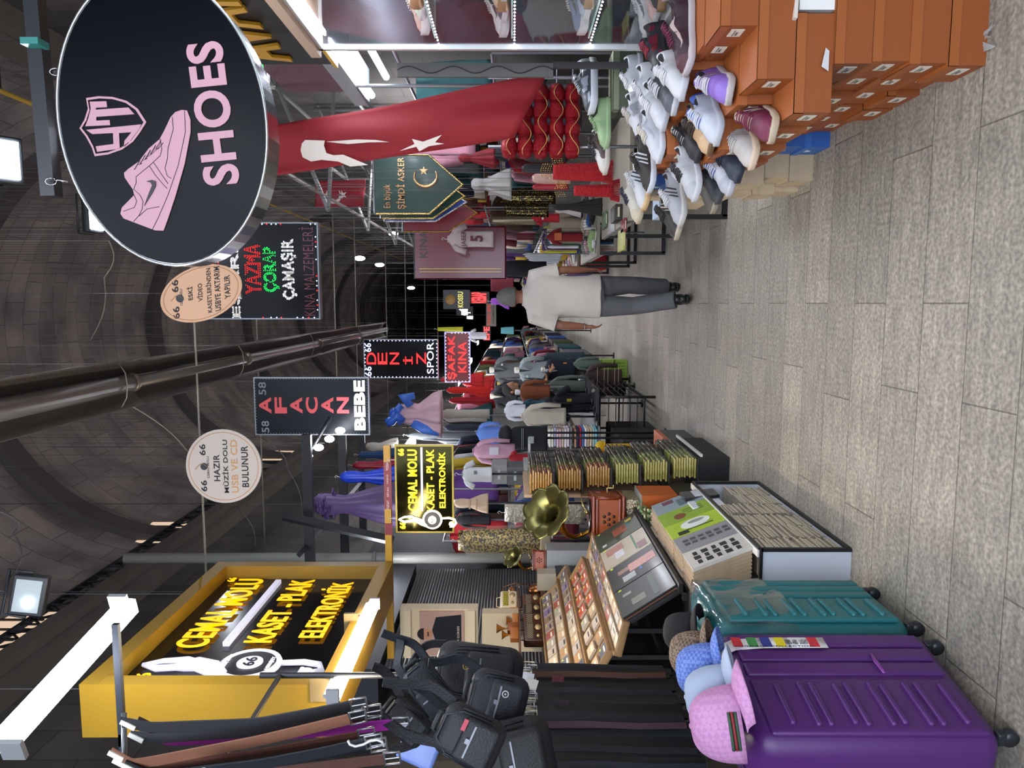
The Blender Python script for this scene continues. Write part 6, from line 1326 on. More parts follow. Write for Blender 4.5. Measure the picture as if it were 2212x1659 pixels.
g = G(); g.sph((0, 0, 0), (.11, .09, .07), 16); o = g.obj('cap_hood', M('1a1c21', .7), None, aty(1092, 942, 7.0)); tag(o, 'black hood standing up on the puffer vest', 'hood')
gm('red_jersey', 'red football jersey tucked beside the black vest', 'jersey', 1100, 1140, 975, 1002, 6.8, 'a81c2a', 'shirt', 'short')
# folded stacks on the pole shelf
fc = ['e4dce4', 'e8e0e6', 'c8b8a8', 'e0b8c4', 'e6c8d0', 'b8b4d8', 'dfe8d0', 'e8e4dc']; fc2 = ['8cc8d8', 'a8c8c0', 'd8c0a8', 'c8b090', 'e4e0dc', '4a7ac0', 'b82a3a', '2a2c50', 'c89a78']
a0, b0 = aty(1230, 965, 8.2), aty(1186, 922, 8.2)
for nm, cs_, X1 in (('upper', fc, 1230), ('lower', fc2, 1290)):
    z0 = aty(X1, 940, 8.2).z; xc = (a0.x + b0.x) / 2; n = len(cs_)
    for k in range(n):
        t = thing('folded_shirt', '%s folded shirt, %s from the bottom of the %s shirt pile' % ({'e4dce4': 'white', 'e8e0e6': 'milky', 'c8b8a8': 'taupe', 'e0b8c4': 'pink', 'e6c8d0': 'blush', 'b8b4d8': 'lilac', 'dfe8d0': 'mint', 'e8e4dc': 'ivory', '8cc8d8': 'aqua', 'a8c8c0': 'sea green', 'd8c0a8': 'sand', 'c8b090': 'tan', 'e4e0dc': 'off-white', '4a7ac0': 'blue', 'b82a3a': 'red', '2a2c50': 'navy', 'c89a78': 'peach'}[cs_[k]], ORD[k], nm), 'shirt', (xc + random.uniform(-.006, .006), 8.25, z0 + .005 + k * .029), random.uniform(-.05, .05), 'folded shirts, %s pile' % nm)
        g = G(); g.box((0, 0, .013), (.21, .26, .026), bev=.012); g.obj('cloth', M(cs_[k], .85), t)
    t = thing('pile_shelf', 'shelf under the %s shirt pile' % nm, 'shelf', (xc, 8.25, z0)); g = G(); g.box((0, 0, -.01), (.26, .3, .015)); g.obj('board', M('8a8c90', .4), t); g = G(); g.cyl((-.15, .1, -z0 + .655), (-.15, .1, .005), .01, 8); g.box((-.14, .1, -.01), (.03, .03, .015)); g.obj('post', DARKST, t)
gm('white_shirt', 'bright white child shirt on a slanted bust', 'shirt', 1090, 1135, 866, 908, 8.4, 'dfe2ea', 'shirt', 'long')
gm('cream_jacket', 'cream zipped jacket with long sleeves hanging in front', 'jacket', 1128, 1222, 872, 928, 8.2, 'b8b0a0', 'jacket', 'long')
gm('teal_shirt', 'dark teal shirt folded over the cream jacket', 'shirt', 1130, 1180, 862, 880, 8.6, '2c5060', 'shirt', 'short')
gm('navy_vest', 'navy blue sweatshirt with a yellow shield badge', 'sweatshirt', 1192, 1288, 838, 904, 9.0, '11131c', 'shirt', 'short', extra={'yellow_badge': (.12, .62, .09, .10, 'c8b83a'), 'yellow_tab': (.2, .06, .06, .05, 'c8b83a')})
o = cap('navy cap with small badge above the navy sweatshirt', aty(1190, 876, 8.9), (0, .3, -2.2), M('14161f', .8), M('14161f', .8), False, 1.3); g = G(); g.cyl((0, 0, -.25), (0, 0, .1), .008, 6); g.obj('display_pole', DARKST, o)
gm('khaki_jacket', 'grey-green jacket with white lapels behind the navy sweatshirt', 'jacket', 1184, 1282, 812, 856, 9.6, '5a625a', 'jacket', 'long', inner='b8c0bc')
gm('brown_jacket', 'rust brown jacket on a white-necked bust', 'jacket', 1122, 1188, 822, 872, 9.3, '7c4224', 'jacket', 'long', neck='d8dce0')
gm('grey_suit', 'dark grey suit jacket with black tie on a cream bust, upper one', 'suit', 1066, 1128, 771, 828, 11.3, '5c5f60', 'jacket', 'long', neck=True, inner='1d1e22', extra={'pocket_square': (.22, .7, .07, .05, 'd0d4d4')})
gm('pale_suit', 'pale grey suit jacket on a cream bust', 'suit', 1120, 1182, 771, 828, 11.0, '8a9294', 'jacket', 'long', neck=True, inner='2a2c30', extra={'pocket_square': (-.22, .7, .07, .05, 'd0d4d4')})
gm('navy_suit', 'navy suit jacket over a white shirt on a cream bust', 'suit', 1178, 1242, 773, 826, 10.7, '1b2030', 'jacket', None, neck=True, inner='c8ccd8', extra={'gold_button': (.3, .35, .05, .12, 'c8803a')})
gm('black_suit', 'black suit with white waistcoat on a cream bust', 'suit', 1066, 1118, 830, 882, 11.2, '202226', 'jacket', 'long', neck=True, inner='c8c0ac')
gm('striped_sweater', 'brown sweater with thin cream stripes on a white-necked bust', 'sweater', 1262, 1342, 786, 850, 10.0, '3c2a28', 'shirt', 'long', neck='c8ccd0', extra={'stripe%s' % w: (0, f, .78, .012, 'b8a898') for w, f in (('', .1), ('_second', .2), ('_third', .38), ('_fourth', .48), ('_fifth', .66))})
gm('green_jacket', 'sage green jacket behind the striped sweater', 'jacket', 1240, 1300, 772, 800, 10.4, '5c6e62', 'jacket', 'long')
gm('dark_coat', 'long slate blue coat beside the suits', 'coat', 1180, 1262, 760, 776, 11.6, '30424a', 'drape')
# wire cage table and green crates
t = thing('wire_table', 'black wire cage table under the child clothes', 'table', (-1.38, 9.3, 0))
g = G()
for x in (-.34, .34):
    for y in (-1.1, .85): g.cyl((x, y, 0), (x, y, .62), .016, 8)
for z in (.12, .62):
    for y in (-1.1, .85): g.cyl((-.34, y, z), (.34, y, z), .012, 6)
    for x in (-.34, .34): g.cyl((x, -1.1, z), (x, .85, z), .012, 6)
g.obj('frame', M('15161a', .35), t); g = G()
for z in (.2, .28, .36, .44, .52): g.cyl((-.34, -1.1, z), (.34, -1.1, z), .006, 6); g.cyl((.34, -1.1, z), (.34, .85, z), .006, 6)
g.obj('wire_mesh', M('15161a', .35), t); g = G(); g.box((0, -.12, .64), (.86, 2.02, .02)); g.obj('table_top', M('1a1b20', .4), t)
for k, (x, y, z) in enumerate([(-.93, 10.35, 0), (-.93, 10.35, .19), (-1.02, 10.8, 0)]):
    t = thing('plastic_crate', ['lime green plastic crate on the floor past the wire table', 'lime green plastic crate on top of another', 'lime green crate further along the floor'][k], 'crate', (x, y, z))
    g = G(); CM = M('7ea024', .4)
    for s in (-1, 1): g.box((0, s * .13, .095), (.30, .012, .18)); g.box((s * .145, 0, .095), (.012, .25, .18))
    g.box((0, 0, .01), (.29, .25, .012)); g.obj('shell', CM, t); g = G()
    for i in range(6): g.box((-.11 + .044 * i, -.137, .09), (.012, .004, .12))
    g.box((0, -.138, .175), (.31, .01, .02)); g.obj('slotted_rib', M('5c7c18', .5), t)
# yellow and white scarves by the packets
for k, (X0, X1, Y0, Y1, c_, lb) in enumerate([(1290, 1405, 958, 968, 'c8a018', 'yellow football towel hanging by the packet stand'), (1300, 1412, 968, 976, 'b8bcc4', 'white and grey towel beside the yellow one'), (1360, 1415, 976, 984, '8a1824', 'red towel behind the white one')]):
    gm('hanging_towel', lb, 'towel', X0, X1, Y0, Y1, 6.7, c_, 'drape', depth=.6, fold=.08)
t = thing('yellow_hat', 'bright yellow cap on the yellow towel', 'cap', aty(1297, 966, 6.65)); g = G(); g.sph((0, 0, 0), (.06, .06, .05), 14); g.obj('crown', M('d8b018', .7), t); g = G(); g.box((.02, -.06, -.03), (.08, .06, .006)); g.obj('brim', M('d8b018', .7), t); g = G(); g.cyl((0, .02, -.4), (0, .02, 0), .006, 6); g.obj('display_pole', DARKST, t)
t = thing('orange_crate', 'orange and dark crate on the floor past the packet stand', 'crate', (-1.27, 6.55, 0)); g = G(); g.box((0, 0, .12), (.2, .5, .24)); g.obj('box', M('3a3c40', .5), t); g = G(); g.box((.0, 0, .26), (.205, .51, .04)); g.obj('orange_rim', M('b85a2a', .5), t)
# --- gowns and their frame
TU = M('4e3470', .6, var=.25, vs=9, alpha=1); 
t = gm('gown', 'long purple tulle gown with ruffled shoulders, first under the black frame', 'gown', 672, 905, 1036, 1142, 7.4, '4e3470', 'gown', hanger=True, mat=M('3d2b54', .6, var=.3, vs=10), depth=.55, fold=.07, support='wire')
g = G(); random.seed(9)
for k in range(70): a = random.uniform(0, 2 * PI); g.sph((math.cos(a) * .14 * random.uniform(.3, 1), math.sin(a) * .09, .93 + random.uniform(-.08, .1)), (.035, .03, .012), 6)
g.obj('ruffle', M('3a2858', .7, var=.3, vs=14), t)
g = G(); 
for k in range(120): a = random.uniform(PI, 2 * PI); z = random.uniform(.0, .8); r = .30 - .22 * z; g.dot((math.cos(a) * r, math.sin(a) * r * .62, z), .003)
g.obj('sequin_dots', M('d8d0f0', .1, .8), t)
gm('gown', 'royal blue sequinned gown behind the purple one', 'gown', 735, 900, 1000, 1060, 8.0, '1c3aa0', 'gown', hanger=True, mat=M('1a3ab0', .45, var=.3, vs=12), depth=.55, fold=.08, support='wire')
gm('gown', 'wine red sequinned gown behind the royal blue one', 'gown', 762, 890, 985, 1025, 8.6, '7a1428', 'gown', hanger=True, mat=M('8a142c', .45, var=.4, vs=20), depth=.6, fold=.08, support='wire')
gm('gown', 'dark teal blue gown behind the wine red one', 'gown', 775, 880, 965, 1000, 9.2, '20406a', 'gown', hanger=True, depth=.6, fold=.08, support='wire')
gm('child_dress', 'white lace child dress hanging past the gowns', 'dress', 790, 860, 945, 985, 9.8, 'b8b4a8', 'dress', hanger=True, support='wire')
# tulle dress with blue bow
t = gm('tulle_dress', 'pink tulle party dress with blue bow hanging over the aisle edge', 'dress', 862, 955, 846, 940, 8.5, 'd0a8b0', 'dress', hanger=True, mat=M('d4aeb6', .7, var=.15, vs=14), depth=.6, fold=.09, support='wire')
g = G(); g.tube([(-.10, -.08, .33), (-.16, -.10, .20), (-.18, -.12, .02)], [(.02, .05), (.03, .06), (.02, .07)], 10); g.tube([(.1, -.08, .35), (.2, -.1, .42), (.22, -.1, .30)], [(.02, .05), (.03, .08), (.015, .04)], 10); g.tube([(-.1, -.06, .45), (0, -.09, .55), (.1, -.06, .45)], [(.03, .05)] * 3, 10); g.obj('blue_bow', M('4a7ad8', .4, var=.2, vs=10), t)
t = thing('blue_sash_bundle', 'bundle of shiny blue satin hanging over the tulle dress', 'fabric', aty(850, 905, 8.4)); g = G(); g.tube([(-.05, 0, .08), (-.02, 0, .02), (.03, 0, -.05), (-.02, 0, -.12)], [(.03, .05), (.07, .06), (.08, .05), (.04, .04)], 12); g.sph((.06, 0, 0), (.07, .05, .05), 12); g.obj('satin', M('3a6ad0', .3), t); wires(t, [(0, 0)])
# coats on the rail
cc = [('cream', 'b0aca0', 883, 905), ('off-white', 'c0beb4', 890, 912), ('black', '24272e', 905, 918), ('dark blue', '2c3444', 915, 932), ('steel grey', '5c6064', 928, 952), ('light grey', '84868a', 938, 962)]
for k, (nm, c_, Y0, Y1) in enumerate(cc):
    gm('coat', '%s coat on the rail past the mirrored sign' % nm, 'coat', [952, 958, 965, 960, 880, 945][k], [1058, 1052, 1046, 1048, 1045, 1052][k], Y0, Y1, 8.9 + .25 * k, c_, 'jacket', 'long' if k > 3 else None, hanger=True, depth=.7 if k < 4 else .4, support='wire')
rd = [(952, 1045, 805, 835, 'bright red'), (965, 1060, 828, 858, 'scarlet'), (970, 1070, 850, 880, 'dark red'), (1000, 1068, 812, 842, 'glossy red')]
for k, (X0, X1, Y0, Y1, nm) in enumerate(rd): gm('red_dress', '%s dress hanging under the small red LED sign, %s of four' % (nm, ORD[k]), 'dress', X0, X1, Y0, Y1, 12.4 + .25 * k, ['b81a1c', 'c02018', '8a1018', 'c83030'][k], 'dress', hanger=True, depth=.6, fold=.08, support='wire')
# black cross beams of the gown frame
t = thing('steel_beams', 'black steel beams carrying the gowns', 'beams', (0, 0, 0)); FM = M('15171c', .5)
for y, xr, z in ((7.0, -1.25, 3.57), (8.3, -1.45, 3.53), (9.6, -1.5, 3.58)): g = G(); g.box(((-3.1 + xr) / 2, y, z), (xr + 3.1, .06, .09)); g.obj('cross_beam', FM, t)
a, b = aty(612, 1115, 6.75), aty(850, 1168, 6.75)
g = G(); g.cyl(a, b, .045, 4); g.cyl((-2.35, 6.75, 3.6), (-2.35, 9.8, 3.6), .03, 4); g.obj('slanted_beam', FM, t)
# --- shoe side of the aisle
RED = M('86101c', .75, var=.05, vs=3)
def flag(name, label, quad, y, mat, folds=.03, th=.006, cat='flag', nz=30, nx=14):
    """quad: TL, TR, BR, BL image points, all on the plane at y"""
    P = [aty(a, b, y) for a, b in quad]; o = (P[0] + P[1]) / 2; P = [p - o for p in P]
    t = thing(name, label, cat, o)
    def f(u, v):
        p = P[0].lerp(P[1], u).lerp(P[3].lerp(P[2], u), v); return (p.x, p.y + folds * math.sin(u * 7 + v * 3) * (.3 + .7 * v) + folds * .4 * math.sin(v * 9 + u * 4), p.z)
    g = G(); g.grid(f, nx, nz); g.obj('cloth', mat, t, solid=th)
    return t, f, o
t, f, o = flag('hanging_flag', 'long red flag with white crescent and star hanging beside the case', [(572, 382), (572, 276), (1182, 158), (1112, 296)], 4.25, RED, .035)
def onflag(pts, off=-.012):
    out = []
    for a, b in pts: p = aty(a, b, 4.25) - o; out.append(p)
    return out
def flagshape(name, pts, col='d8cdc4'):
    P = onflag(pts); g = G(); n = len(P); dy = -.052
    g._add([p + Vector((0, dy, 0)) for p in P] + [p + Vector((0, dy + .003, 0)) for p in P], [tuple(range(n)), tuple(range(2 * n - 1, n - 1, -1))] + [(i, (i + 1) % n, n + (i + 1) % n, n + i) for i in range(n)])
    return g.obj(name, M(col, .7), t)
c2 = lambda ps: [(540 + a / 2.765, b / 2.765) for a, b in ps]
flagshape('white_crescent', c2([(345, 848), (460, 852), (455, 880), (470, 925), (510, 938), (570, 935), (715, 995), (610, 1005), (540, 975), (440, 965), (380, 975), (330, 950), (318, 910), (325, 870)]))
flagshape('crescent_horn', c2([(470, 858), (560, 852), (650, 845), (760, 848), (840, 860), (720, 862), (600, 872), (540, 866)]))
flagshape('white_star', c2([(1150, 818), (1110, 862), (1165, 870), (1075, 885), (1018, 915), (1000, 888), (905, 912), (990, 872), (975, 842), (1040, 858)]))
g = G(); g.cyl((-.2, 0, .02), (.25, 0, .02), .01, 8); g.obj('pole', STEEL, t); wires(t, [(0, .02)], y=0)
t, f, o = flag('small_flag', 'small red flag with crescent and star on the steel frame', [(680, 448), (682, 392), (790, 388), (786, 446)], 8.2, M('8e1626', .6), .02)
g = G()
cx_, cz_ = (aty(720, 424, 8.2) - o).x, (aty(722, 424, 8.2) - o).z; r_ = .085
pl = [(cx_ + math.cos(a) * r_, cz_ + math.sin(a) * r_) for a in [math.radians(50 + 260 * k / 20) for k in range(21)]] + [(cx_ + .018 + math.cos(a) * r_ * .78, cz_ + math.sin(a) * r_ * .78) for a in [math.radians(310 - 260 * k / 20) for k in range(21)]]
g.prism(pl, (0, -.035, 0), (1, 0, 0), (0, 0, 1), (0, -.002, 0)); s_ = (aty(742, 422, 8.2) - o)
g.prism([(s_.x + math.cos(PI / 2 + PI / 5 * k) * (.05 if k % 2 == 0 else .02), s_.z + math.sin(PI / 2 + PI / 5 * k) * (.05 if k % 2 == 0 else .02)) for k in range(10)], (0, -.035, 0), (1, 0, 0), (0, 0, 1), (0, -.002, 0)); g.obj('crescent_and_star', M('d8c8c4', .6), t); wires(t, [(-.1, 0), (.1, 0)], y=0)
def banner(label, X0, X1, Y0, Y1, y, col, fringe, point=True, cat='banner'):
    a, b = aty(X1, Y1, y), aty(X0, Y0, y); W, H = b.x - a.x, b.z - a.z; t = thing('pointed_banner', label, cat, ((a.x + b.x) / 2, y, b.z))
    pl = [(-W / 2, 0), (W / 2, 0), (W / 2, -H * .62), (0.0, -H), (-W / 2, -H * .62)] if point else [(-W / 2, 0), (W / 2, 0), (W / 2, -H), (-W / 2, -H)]
    g = G(); g.prism(pl, (0, 0, 0), (1, 0, 0), (0, 0, 1), (0, .012, 0)); g.obj('cloth', M(col, .3, var=.2, vs=5, coat=.3), t)
    g = G(); E = pl[2:] + [pl[-1]] if point else pl[1:] ; E = [pl[i] for i in ((1, 2, 3, 4, 0) if point else (1, 2, 3, 0))]
    for (x0, z0), (x1, z1) in zip(E, E[1:]):
        n = int(math.hypot(x1 - x0, z1 - z0) / .012)
        for i in range(n): g.sph((x0 + (x1 - x0) * i / n, -.004, z0 + (z1 - z0) * i / n), (.008, .006, .009), 5)
    g.obj('fringe', M(fringe, .25, .8), t); wires(t, [(-W * .4, 0), (W * .4, 0)], y=0)
    g = G(); g.cyl((-W / 2, 0, .005), (W / 2, 0, .005), .008, 6); g.obj('rod', STEEL, t); return t, W, H
t, W, H = banner('dark red pointed banner behind the blue and green ones', 870, 1030, 420, 500, 6.6, '701020', 'a8803a')
t, W, H = banner('blue edged pointed banner behind the green ones', 830, 1008, 395, 478, 6.3, '1a2e6a', 'a8a8b0')
t, W, H = banner('second dark green pointed banner behind the lettered one', 822, 1004, 375, 472, 6.0, '0c2a22', 'b89a58')
t, W, H = banner('dark green pointed banner with glittering crescent and words', 808, 1000, 335, 462, 5.7, '0e3026', 'c8a868')
GL = M('c8a070', .25, .7, var=.4, vs=60)
textfit('lettering', 'ŞİMDİ ASKER', -W * .42, W * .46, -H * .36, -H * .24, GL, t, y=-.002, depth=.006, bold=.01); textfit('lettering', 'En büyük', -W * .40, W * .0, -H * .20, -H * .10, GL, t, y=-.002, depth=.006, bold=.0)
g = G(); g.tube([(math.cos(a) * .075 + .06, -.006, -H * .58 + math.sin(a) * .085) for a in [math.radians(60 + 240 * k / 20) for k in range(21)]], [.004 + .010 * math.sin(PI * k / 20) for k in range(21)], 6); g.obj('glitter_crescent', GL, t)
g = G(); g.prism([(.10 + math.cos(PI / 5 * k) * (.035 if k % 2 == 0 else .014), -H * .56 + math.sin(PI / 5 * k) * (.035 if k % 2 == 0 else .014)) for k in range(10)], (0, -.002, 0), (1, 0, 0), (0, 0, 1), (0, -.008, 0)); g.obj('glitter_star', GL, t)
# wine banner with jersey
t, W, H = banner('glossy wine red hanging cover with gold stripes, wide one', 895, 1092, 490, 602, 7.6, '6a1224', '6a1224', False)
g = G(); g.box((-.16, -.004, -H * .5), (.004, .004, H * .9)); g.box((-.19, -.004, -H * .5), (.004, .004, H * .9)); g.obj('gold_stripe', M('b8983a', .3, .6), t)
textfit('lettering', 'KINA', -.05, .22, -.13, -.05, M('2a0a10', .4), t, y=-.002, depth=.003, bold=.01)
gm('white_jersey', 'white jersey with number five in front of the wine red cover', 'jersey', 968, 1066, 488, 545, 7.3, 'b8a8a8', 'shirt', 'short', hanger=True, support='wire', depth=.15)
t = [o_ for o_ in C.objects if o_.name.startswith('white_jersey')][-1]; textfit('lettering', '5', -.03, .03, .10, .22, M('5a1420', .6), t, y=-.052, depth=.004, bold=.03); textfit('lettering', 'JABER', -.075, .075, .25, .31, M('5a1420', .6), t, y=-.052, depth=.004, bold=.01)
t = thing('menu_board', 'beige notice board with orange and black words', 'sign', aty(1068, 568, 7.7)); g = G(); g.box((0, 0, 0), (.22, .015, .24)); g.obj('board', M('b8a890', .6), t)
textfit('lettering', 'ÇAY-T', -.09, .09, .04, .08, M('8a2018', .5), t, y=-.008, depth=.002); textfit('lettering', 'DÖNER', -.08, .06, -.03, .01, M('c8702a', .5), t, y=-.008, depth=.002); textfit('lettering', 'TAVUK', -.09, .09, -.10, -.06, M('2a2a30', .5), t, y=-.008, depth=.002); wires(t, [(0, .12)], y=0)
# red sequinned scalloped wraps
SQ = M('9a0c1c', .22, .45, var=.5, vs=120, bump=.6, bs=200)
for k in range(5):
    p = aty(1100 + 34 * k, 262, 4.75); t = thing('sequin_wrap', 'red sequinned scalloped wrap with gold cord, %s from the top' % ORD[k], 'wrap', p, 0, 'sequinned wraps under the flag')
    g = G(); N = 26; g.tube([(-.21 + .42 * i / N, .012 * math.sin(i), 0) for i in range(N + 1)], [(.03 + .016 * abs(math.sin(i * PI / 6.5)), .040 + .012 * abs(math.sin(i * PI / 6.5))) for i in range(N + 1)], 12); g.obj('cloth', SQ, t)
    g = G(); g.tube([(-.21 + .42 * i / N, -.052, -.01 + .028 * math.sin(i * PI / 6.5 + k)) for i in range(N + 1)], .0028, 6); g.obj('gold_cord', M('c8a060', .3, .7), t)
t = thing('wrap_rack', 'thin steel rack carrying the sequinned wraps and black vests', 'rack', (0, 0, 0)); g = G(); 
for x in (.98, 1.40): g.cyl((x, 4.80, 0), (x, 4.80, 1.75), .01, 8)
for z in (1.66, 1.56, 1.46, 1.36, 1.26): g.cyl((.9, 4.80, z - .04), (1.45, 4.80, z - .04), .005, 6)
g.obj('frame', STEEL, t)
BK = M('0f0f12', .6)
for k, (X0, X1, Y0, Y1, m, lb, y) in enumerate([(1130, 1225, 318, 352, BK, 'black vest edged with gold coins and beads', 5.2), (1128, 1200, 352, 376, M('141216', .6), 'black fez-shaped bag with gold beads', 5.4), (1150, 1232, 372, 398, M('b08a80', .6), 'pale pink cloth with gold chain mesh', 5.6), (1150, 1228, 396, 412, M('8a1020', .5), 'dark red cloth with gold trim', 5.8)]):
    t = gm('beaded_cloth', lb, 'garment', X0, X1, Y0, Y1, y, '0f0f12', 'vest', mat=m, depth=.5, fold=.05)
    g = G(); W = .12
    for j in range(5):
        for i in range(12): g.sph((-.075 + .0136 * i, -.055, .03 + .016 * j + .012 * math.sin(i * .5)), .0045, 5)
    g.obj('gold_bead_print', M('c09a50', .25, .85), t)
for k, (X0, X1, Y0, Y1, lb) in enumerate([(1195, 1310, 352, 392, 'thick red shawl with fringe hanging below the beaded vests'), (1240, 1325, 398, 425, 'second red shawl with woolly fringe end')]):
    t = gm('red_shawl', lb, 'shawl', X0, X1, Y0, Y1, 5.0 + .2 * k, 'a0101c', 'drape', depth=.5, fold=.12, mat=M('a0121c', .9, bump=.8, bs=60))
    g = G()
    for i in range(40): a = 2 * PI * i / 40; g.cyl((math.cos(a) * .06, math.sin(a) * .035, .02), (math.cos(a) * .075, math.sin(a) * .04, -.04), .004, 4)
    g.obj('fringe', M('8a0f18', .9), t)
GO = patmat('gold_sequin', '8a7434', '1c160a', 90, 'voronoi', .25, 0, .35, .8)
for k, (X0, X1, Y0, Y1, lb, m, y) in enumerate([(1080, 1200, 405, 440, 'glittering gold sequin cloth hanging beyond the beaded vests', GO, 6.2), (1090, 1185, 438, 468, 'darker gold sequin cloth behind the first', GO, 6.6), (1060, 1160, 466, 486, 'grey-gold shimmering cloth with bright bead', M('6a5f4a', .3, .5, var=.6, vs=60), 7.0)]):
    gm('sequin_cloth', lb, 'cloth', X0, X1, Y0, Y1, y, '8a7434', 'drape', mat=m, depth=.4, fold=.12)
for k, (X0, X1, Y0, Y1, c_, lb, y) in enumerate([(1018, 1105, 366, 430, '8a8684', 'bunch of grey-white tulle hanging from the banners', 6.0), (1200, 1255, 440, 468, 'a8a0a0', 'white tulle bow hanging above the red jerseys', 6.4), (990, 1070, 320, 362, '70101c', 'dark red cloth hanging between the banners and the flag', 5.6), (1030, 1095, 318, 348, '16161a', 'black cloth hanging behind the flag', 5.8), (1195, 1300, 430, 465, '16140f', 'black scarf with gold print below the gold cloth', 5.9)]):
    gm('hanging_cloth', lb, 'cloth', X0, X1, Y0, Y1, y, c_, 'gown', depth=.5, fold=.1, support='wire' if k != 4 else True)
gm('red_jersey', 'bright red jersey on the rail beyond the gold cloth', 'jersey', 1148, 1208, 456, 486, 7.0, '9a1420', 'shirt', 'short', depth=.5, extra={'chest_print': (0, .6, .3, .06, 'd8d0d0')})
gm('red_jersey', 'dark red jersey with orange crest, past the bright red one', 'jersey', 1182, 1258, 496, 528, 7.8, '741018', 'shirt', 'short', depth=.5, extra={'orange_crest': (0, .7, .5, .2, 'b85a20')})
for k, (Y0, Y1, c_, nm) in enumerate([(526, 531, '2c4a38', 'green'), (530, 537, 'd0d4d8', 'white'), (536, 541, '5a2a70', 'purple'), (540, 547, 'c8c820', 'yellow'), (487, 495, 'b8b060', 'straw')]):
    gm('jersey', '%s jersey seen edge-on beyond the dark red one' % nm, 'jersey', 1186 - 3 * k, 1252 - 2 * k, Y0, Y1, 8.2 + .25 * k, c_, 'shirt', None, depth=2.2)
# stall tables with black frames
def stall_table(label, x, y, w_, L, h, items=True):
    t = thing('stall_table', label, 'table', (x, y, 0)); FM = M('0d0e10', .4)
    for yy in (0, L):
        g = G(); g.box((0, yy, h / 2), (.035, .035, h)); g.box((w_, yy, h / 2), (.035, .035, h)); g.box((w_ / 2, yy, .018), (w_, .035, .035)); g.obj('leg_frame', FM, t)
    g = G(); g.box((w_ / 2, L / 2, h), (w_ + .06, L + .06, .03)); g.obj('table_top', M('8a8478', .5), t); g = G(); g.box((.012, L / 2, h - .06), (.02, L, .09)); g.obj('front_board', M('9a968e', .5), t); return t
stall_table('long stall table with black frame beyond the shoe boxes', .64, 5.62, .8, 1.6, .72)
stall_table('second black-framed stall table further along', .52, 7.85, .8, 1.8, .70)
stall_table('third black-framed stall table deeper in the aisle', .5, 10.2, .8, 2.2, .70)
def tbox(label, X0, X1, Y0, Y1, y, col, d_=.25, var=0, name='goods_box', z=None):
    a, b = aty(X1, Y1, y), aty(X0, Y0, y); z0 = a.z if z is None else z; H = max(.02, b.z - z0); t = thing(name, label, 'box', ((a.x + b.x) / 2, y + d_ / 2, z0)); g = G(); g.box((0, 0, H / 2), (b.x - a.x, d_, H), bev=.004); g.obj('box', M(col, .45, var=var, vs=25), t)
    g = G(); g.box((0, -d_ / 2 - .001, H * .55), ((b.x - a.x) * .6, .002, H * .3)); g.obj('printed_label', M('c8c0a8', .5), t); return t
tz = .737
tbox('yellow-green box with an orange side on the first table', 1362, 1432, 492, 540, 5.7, '98983a', .3, .1, z=tz); tbox('dark glossy multipack on the first table', 1330, 1400, 440, 475, 5.9, '2c2a22', .3, .5, z=tz); tbox('wine red stack of booklets on the first table', 1420, 1450, 470, 500, 5.65, '6a1c24', .2, .4, z=tz); tbox('silver foil box on the first table', 1340, 1395, 476, 500, 6.3, '9a9ea0', .3, .5, z=tz)
tbox('green patterned packet box on the first table', 1318, 1380, 455, 490, 6.8, '3c5a3a', .3, .5, z=tz)
t = thing('green_slipper', 'pale green slipper on the second table', 'slipper', (.66, 7.95, .717), 2.5); g = G(); g.tube([(-.12, 0, .03), (0, 0, .045), (.12, 0, .03)], [(.03, .035), (.05, .045), (.035, .03)], 14); g.obj('upper', M('8aa870', .7), t); g = G(); g.box((0, 0, .006), (.27, .09, .012), bev=.005); g.obj('sole', M('c8c8b8', .6), t)
random.seed(21)
sc = [('white', 'c8c4c0'), ('black', '1c1c20'), ('grey', '77777c'), ('striped cream', 'a89c8a'), ('blue', '2c4a7a'), ('dark green', '2c3c34'), ('pink', 'b08890')]
sp = None
for k in range(26):
    nm, c_ = sc[k % 7]; ty, tx, L = ((7.9, .55, 1.7) if k < 14 else (10.3, .52, 2.0)); i = k if k < 14 else k - 14
    t = thing('sock_bundle', '%s bundle of socks on the %s table, %s along it' % (nm, 'second' if k < 14 else 'third', ORD[i]), 'socks', (tx + .12 + .25 * (i % 3), ty + L * i / 15 + .05, .718), random.uniform(0, 3))
    g = G()
    for j in range(3): g.tube([(-.08, -.03 + .03 * j, .018), (0, -.03 + .032 * j, .03), (.09, -.03 + .03 * j, .02)], [(.014, .017), (.017, .028), (.014, .018)], 8)
    g.obj('cloth', M(c_, .9, var=.3, vs=30), t)
for k in range(12):
    nm, c_ = sc[(k * 3) % 7]; gm('sock_strip', '%s socks hanging over the second table, %s from the aisle side' % (nm, ORD[k % 12]), 'socks', 1262 + 3 * (k % 4), 1325, 490 + 5 * k, 497 + 5 * k, 8.0 + .06 * k, c_, 'drape', depth=.8, fold=.1)
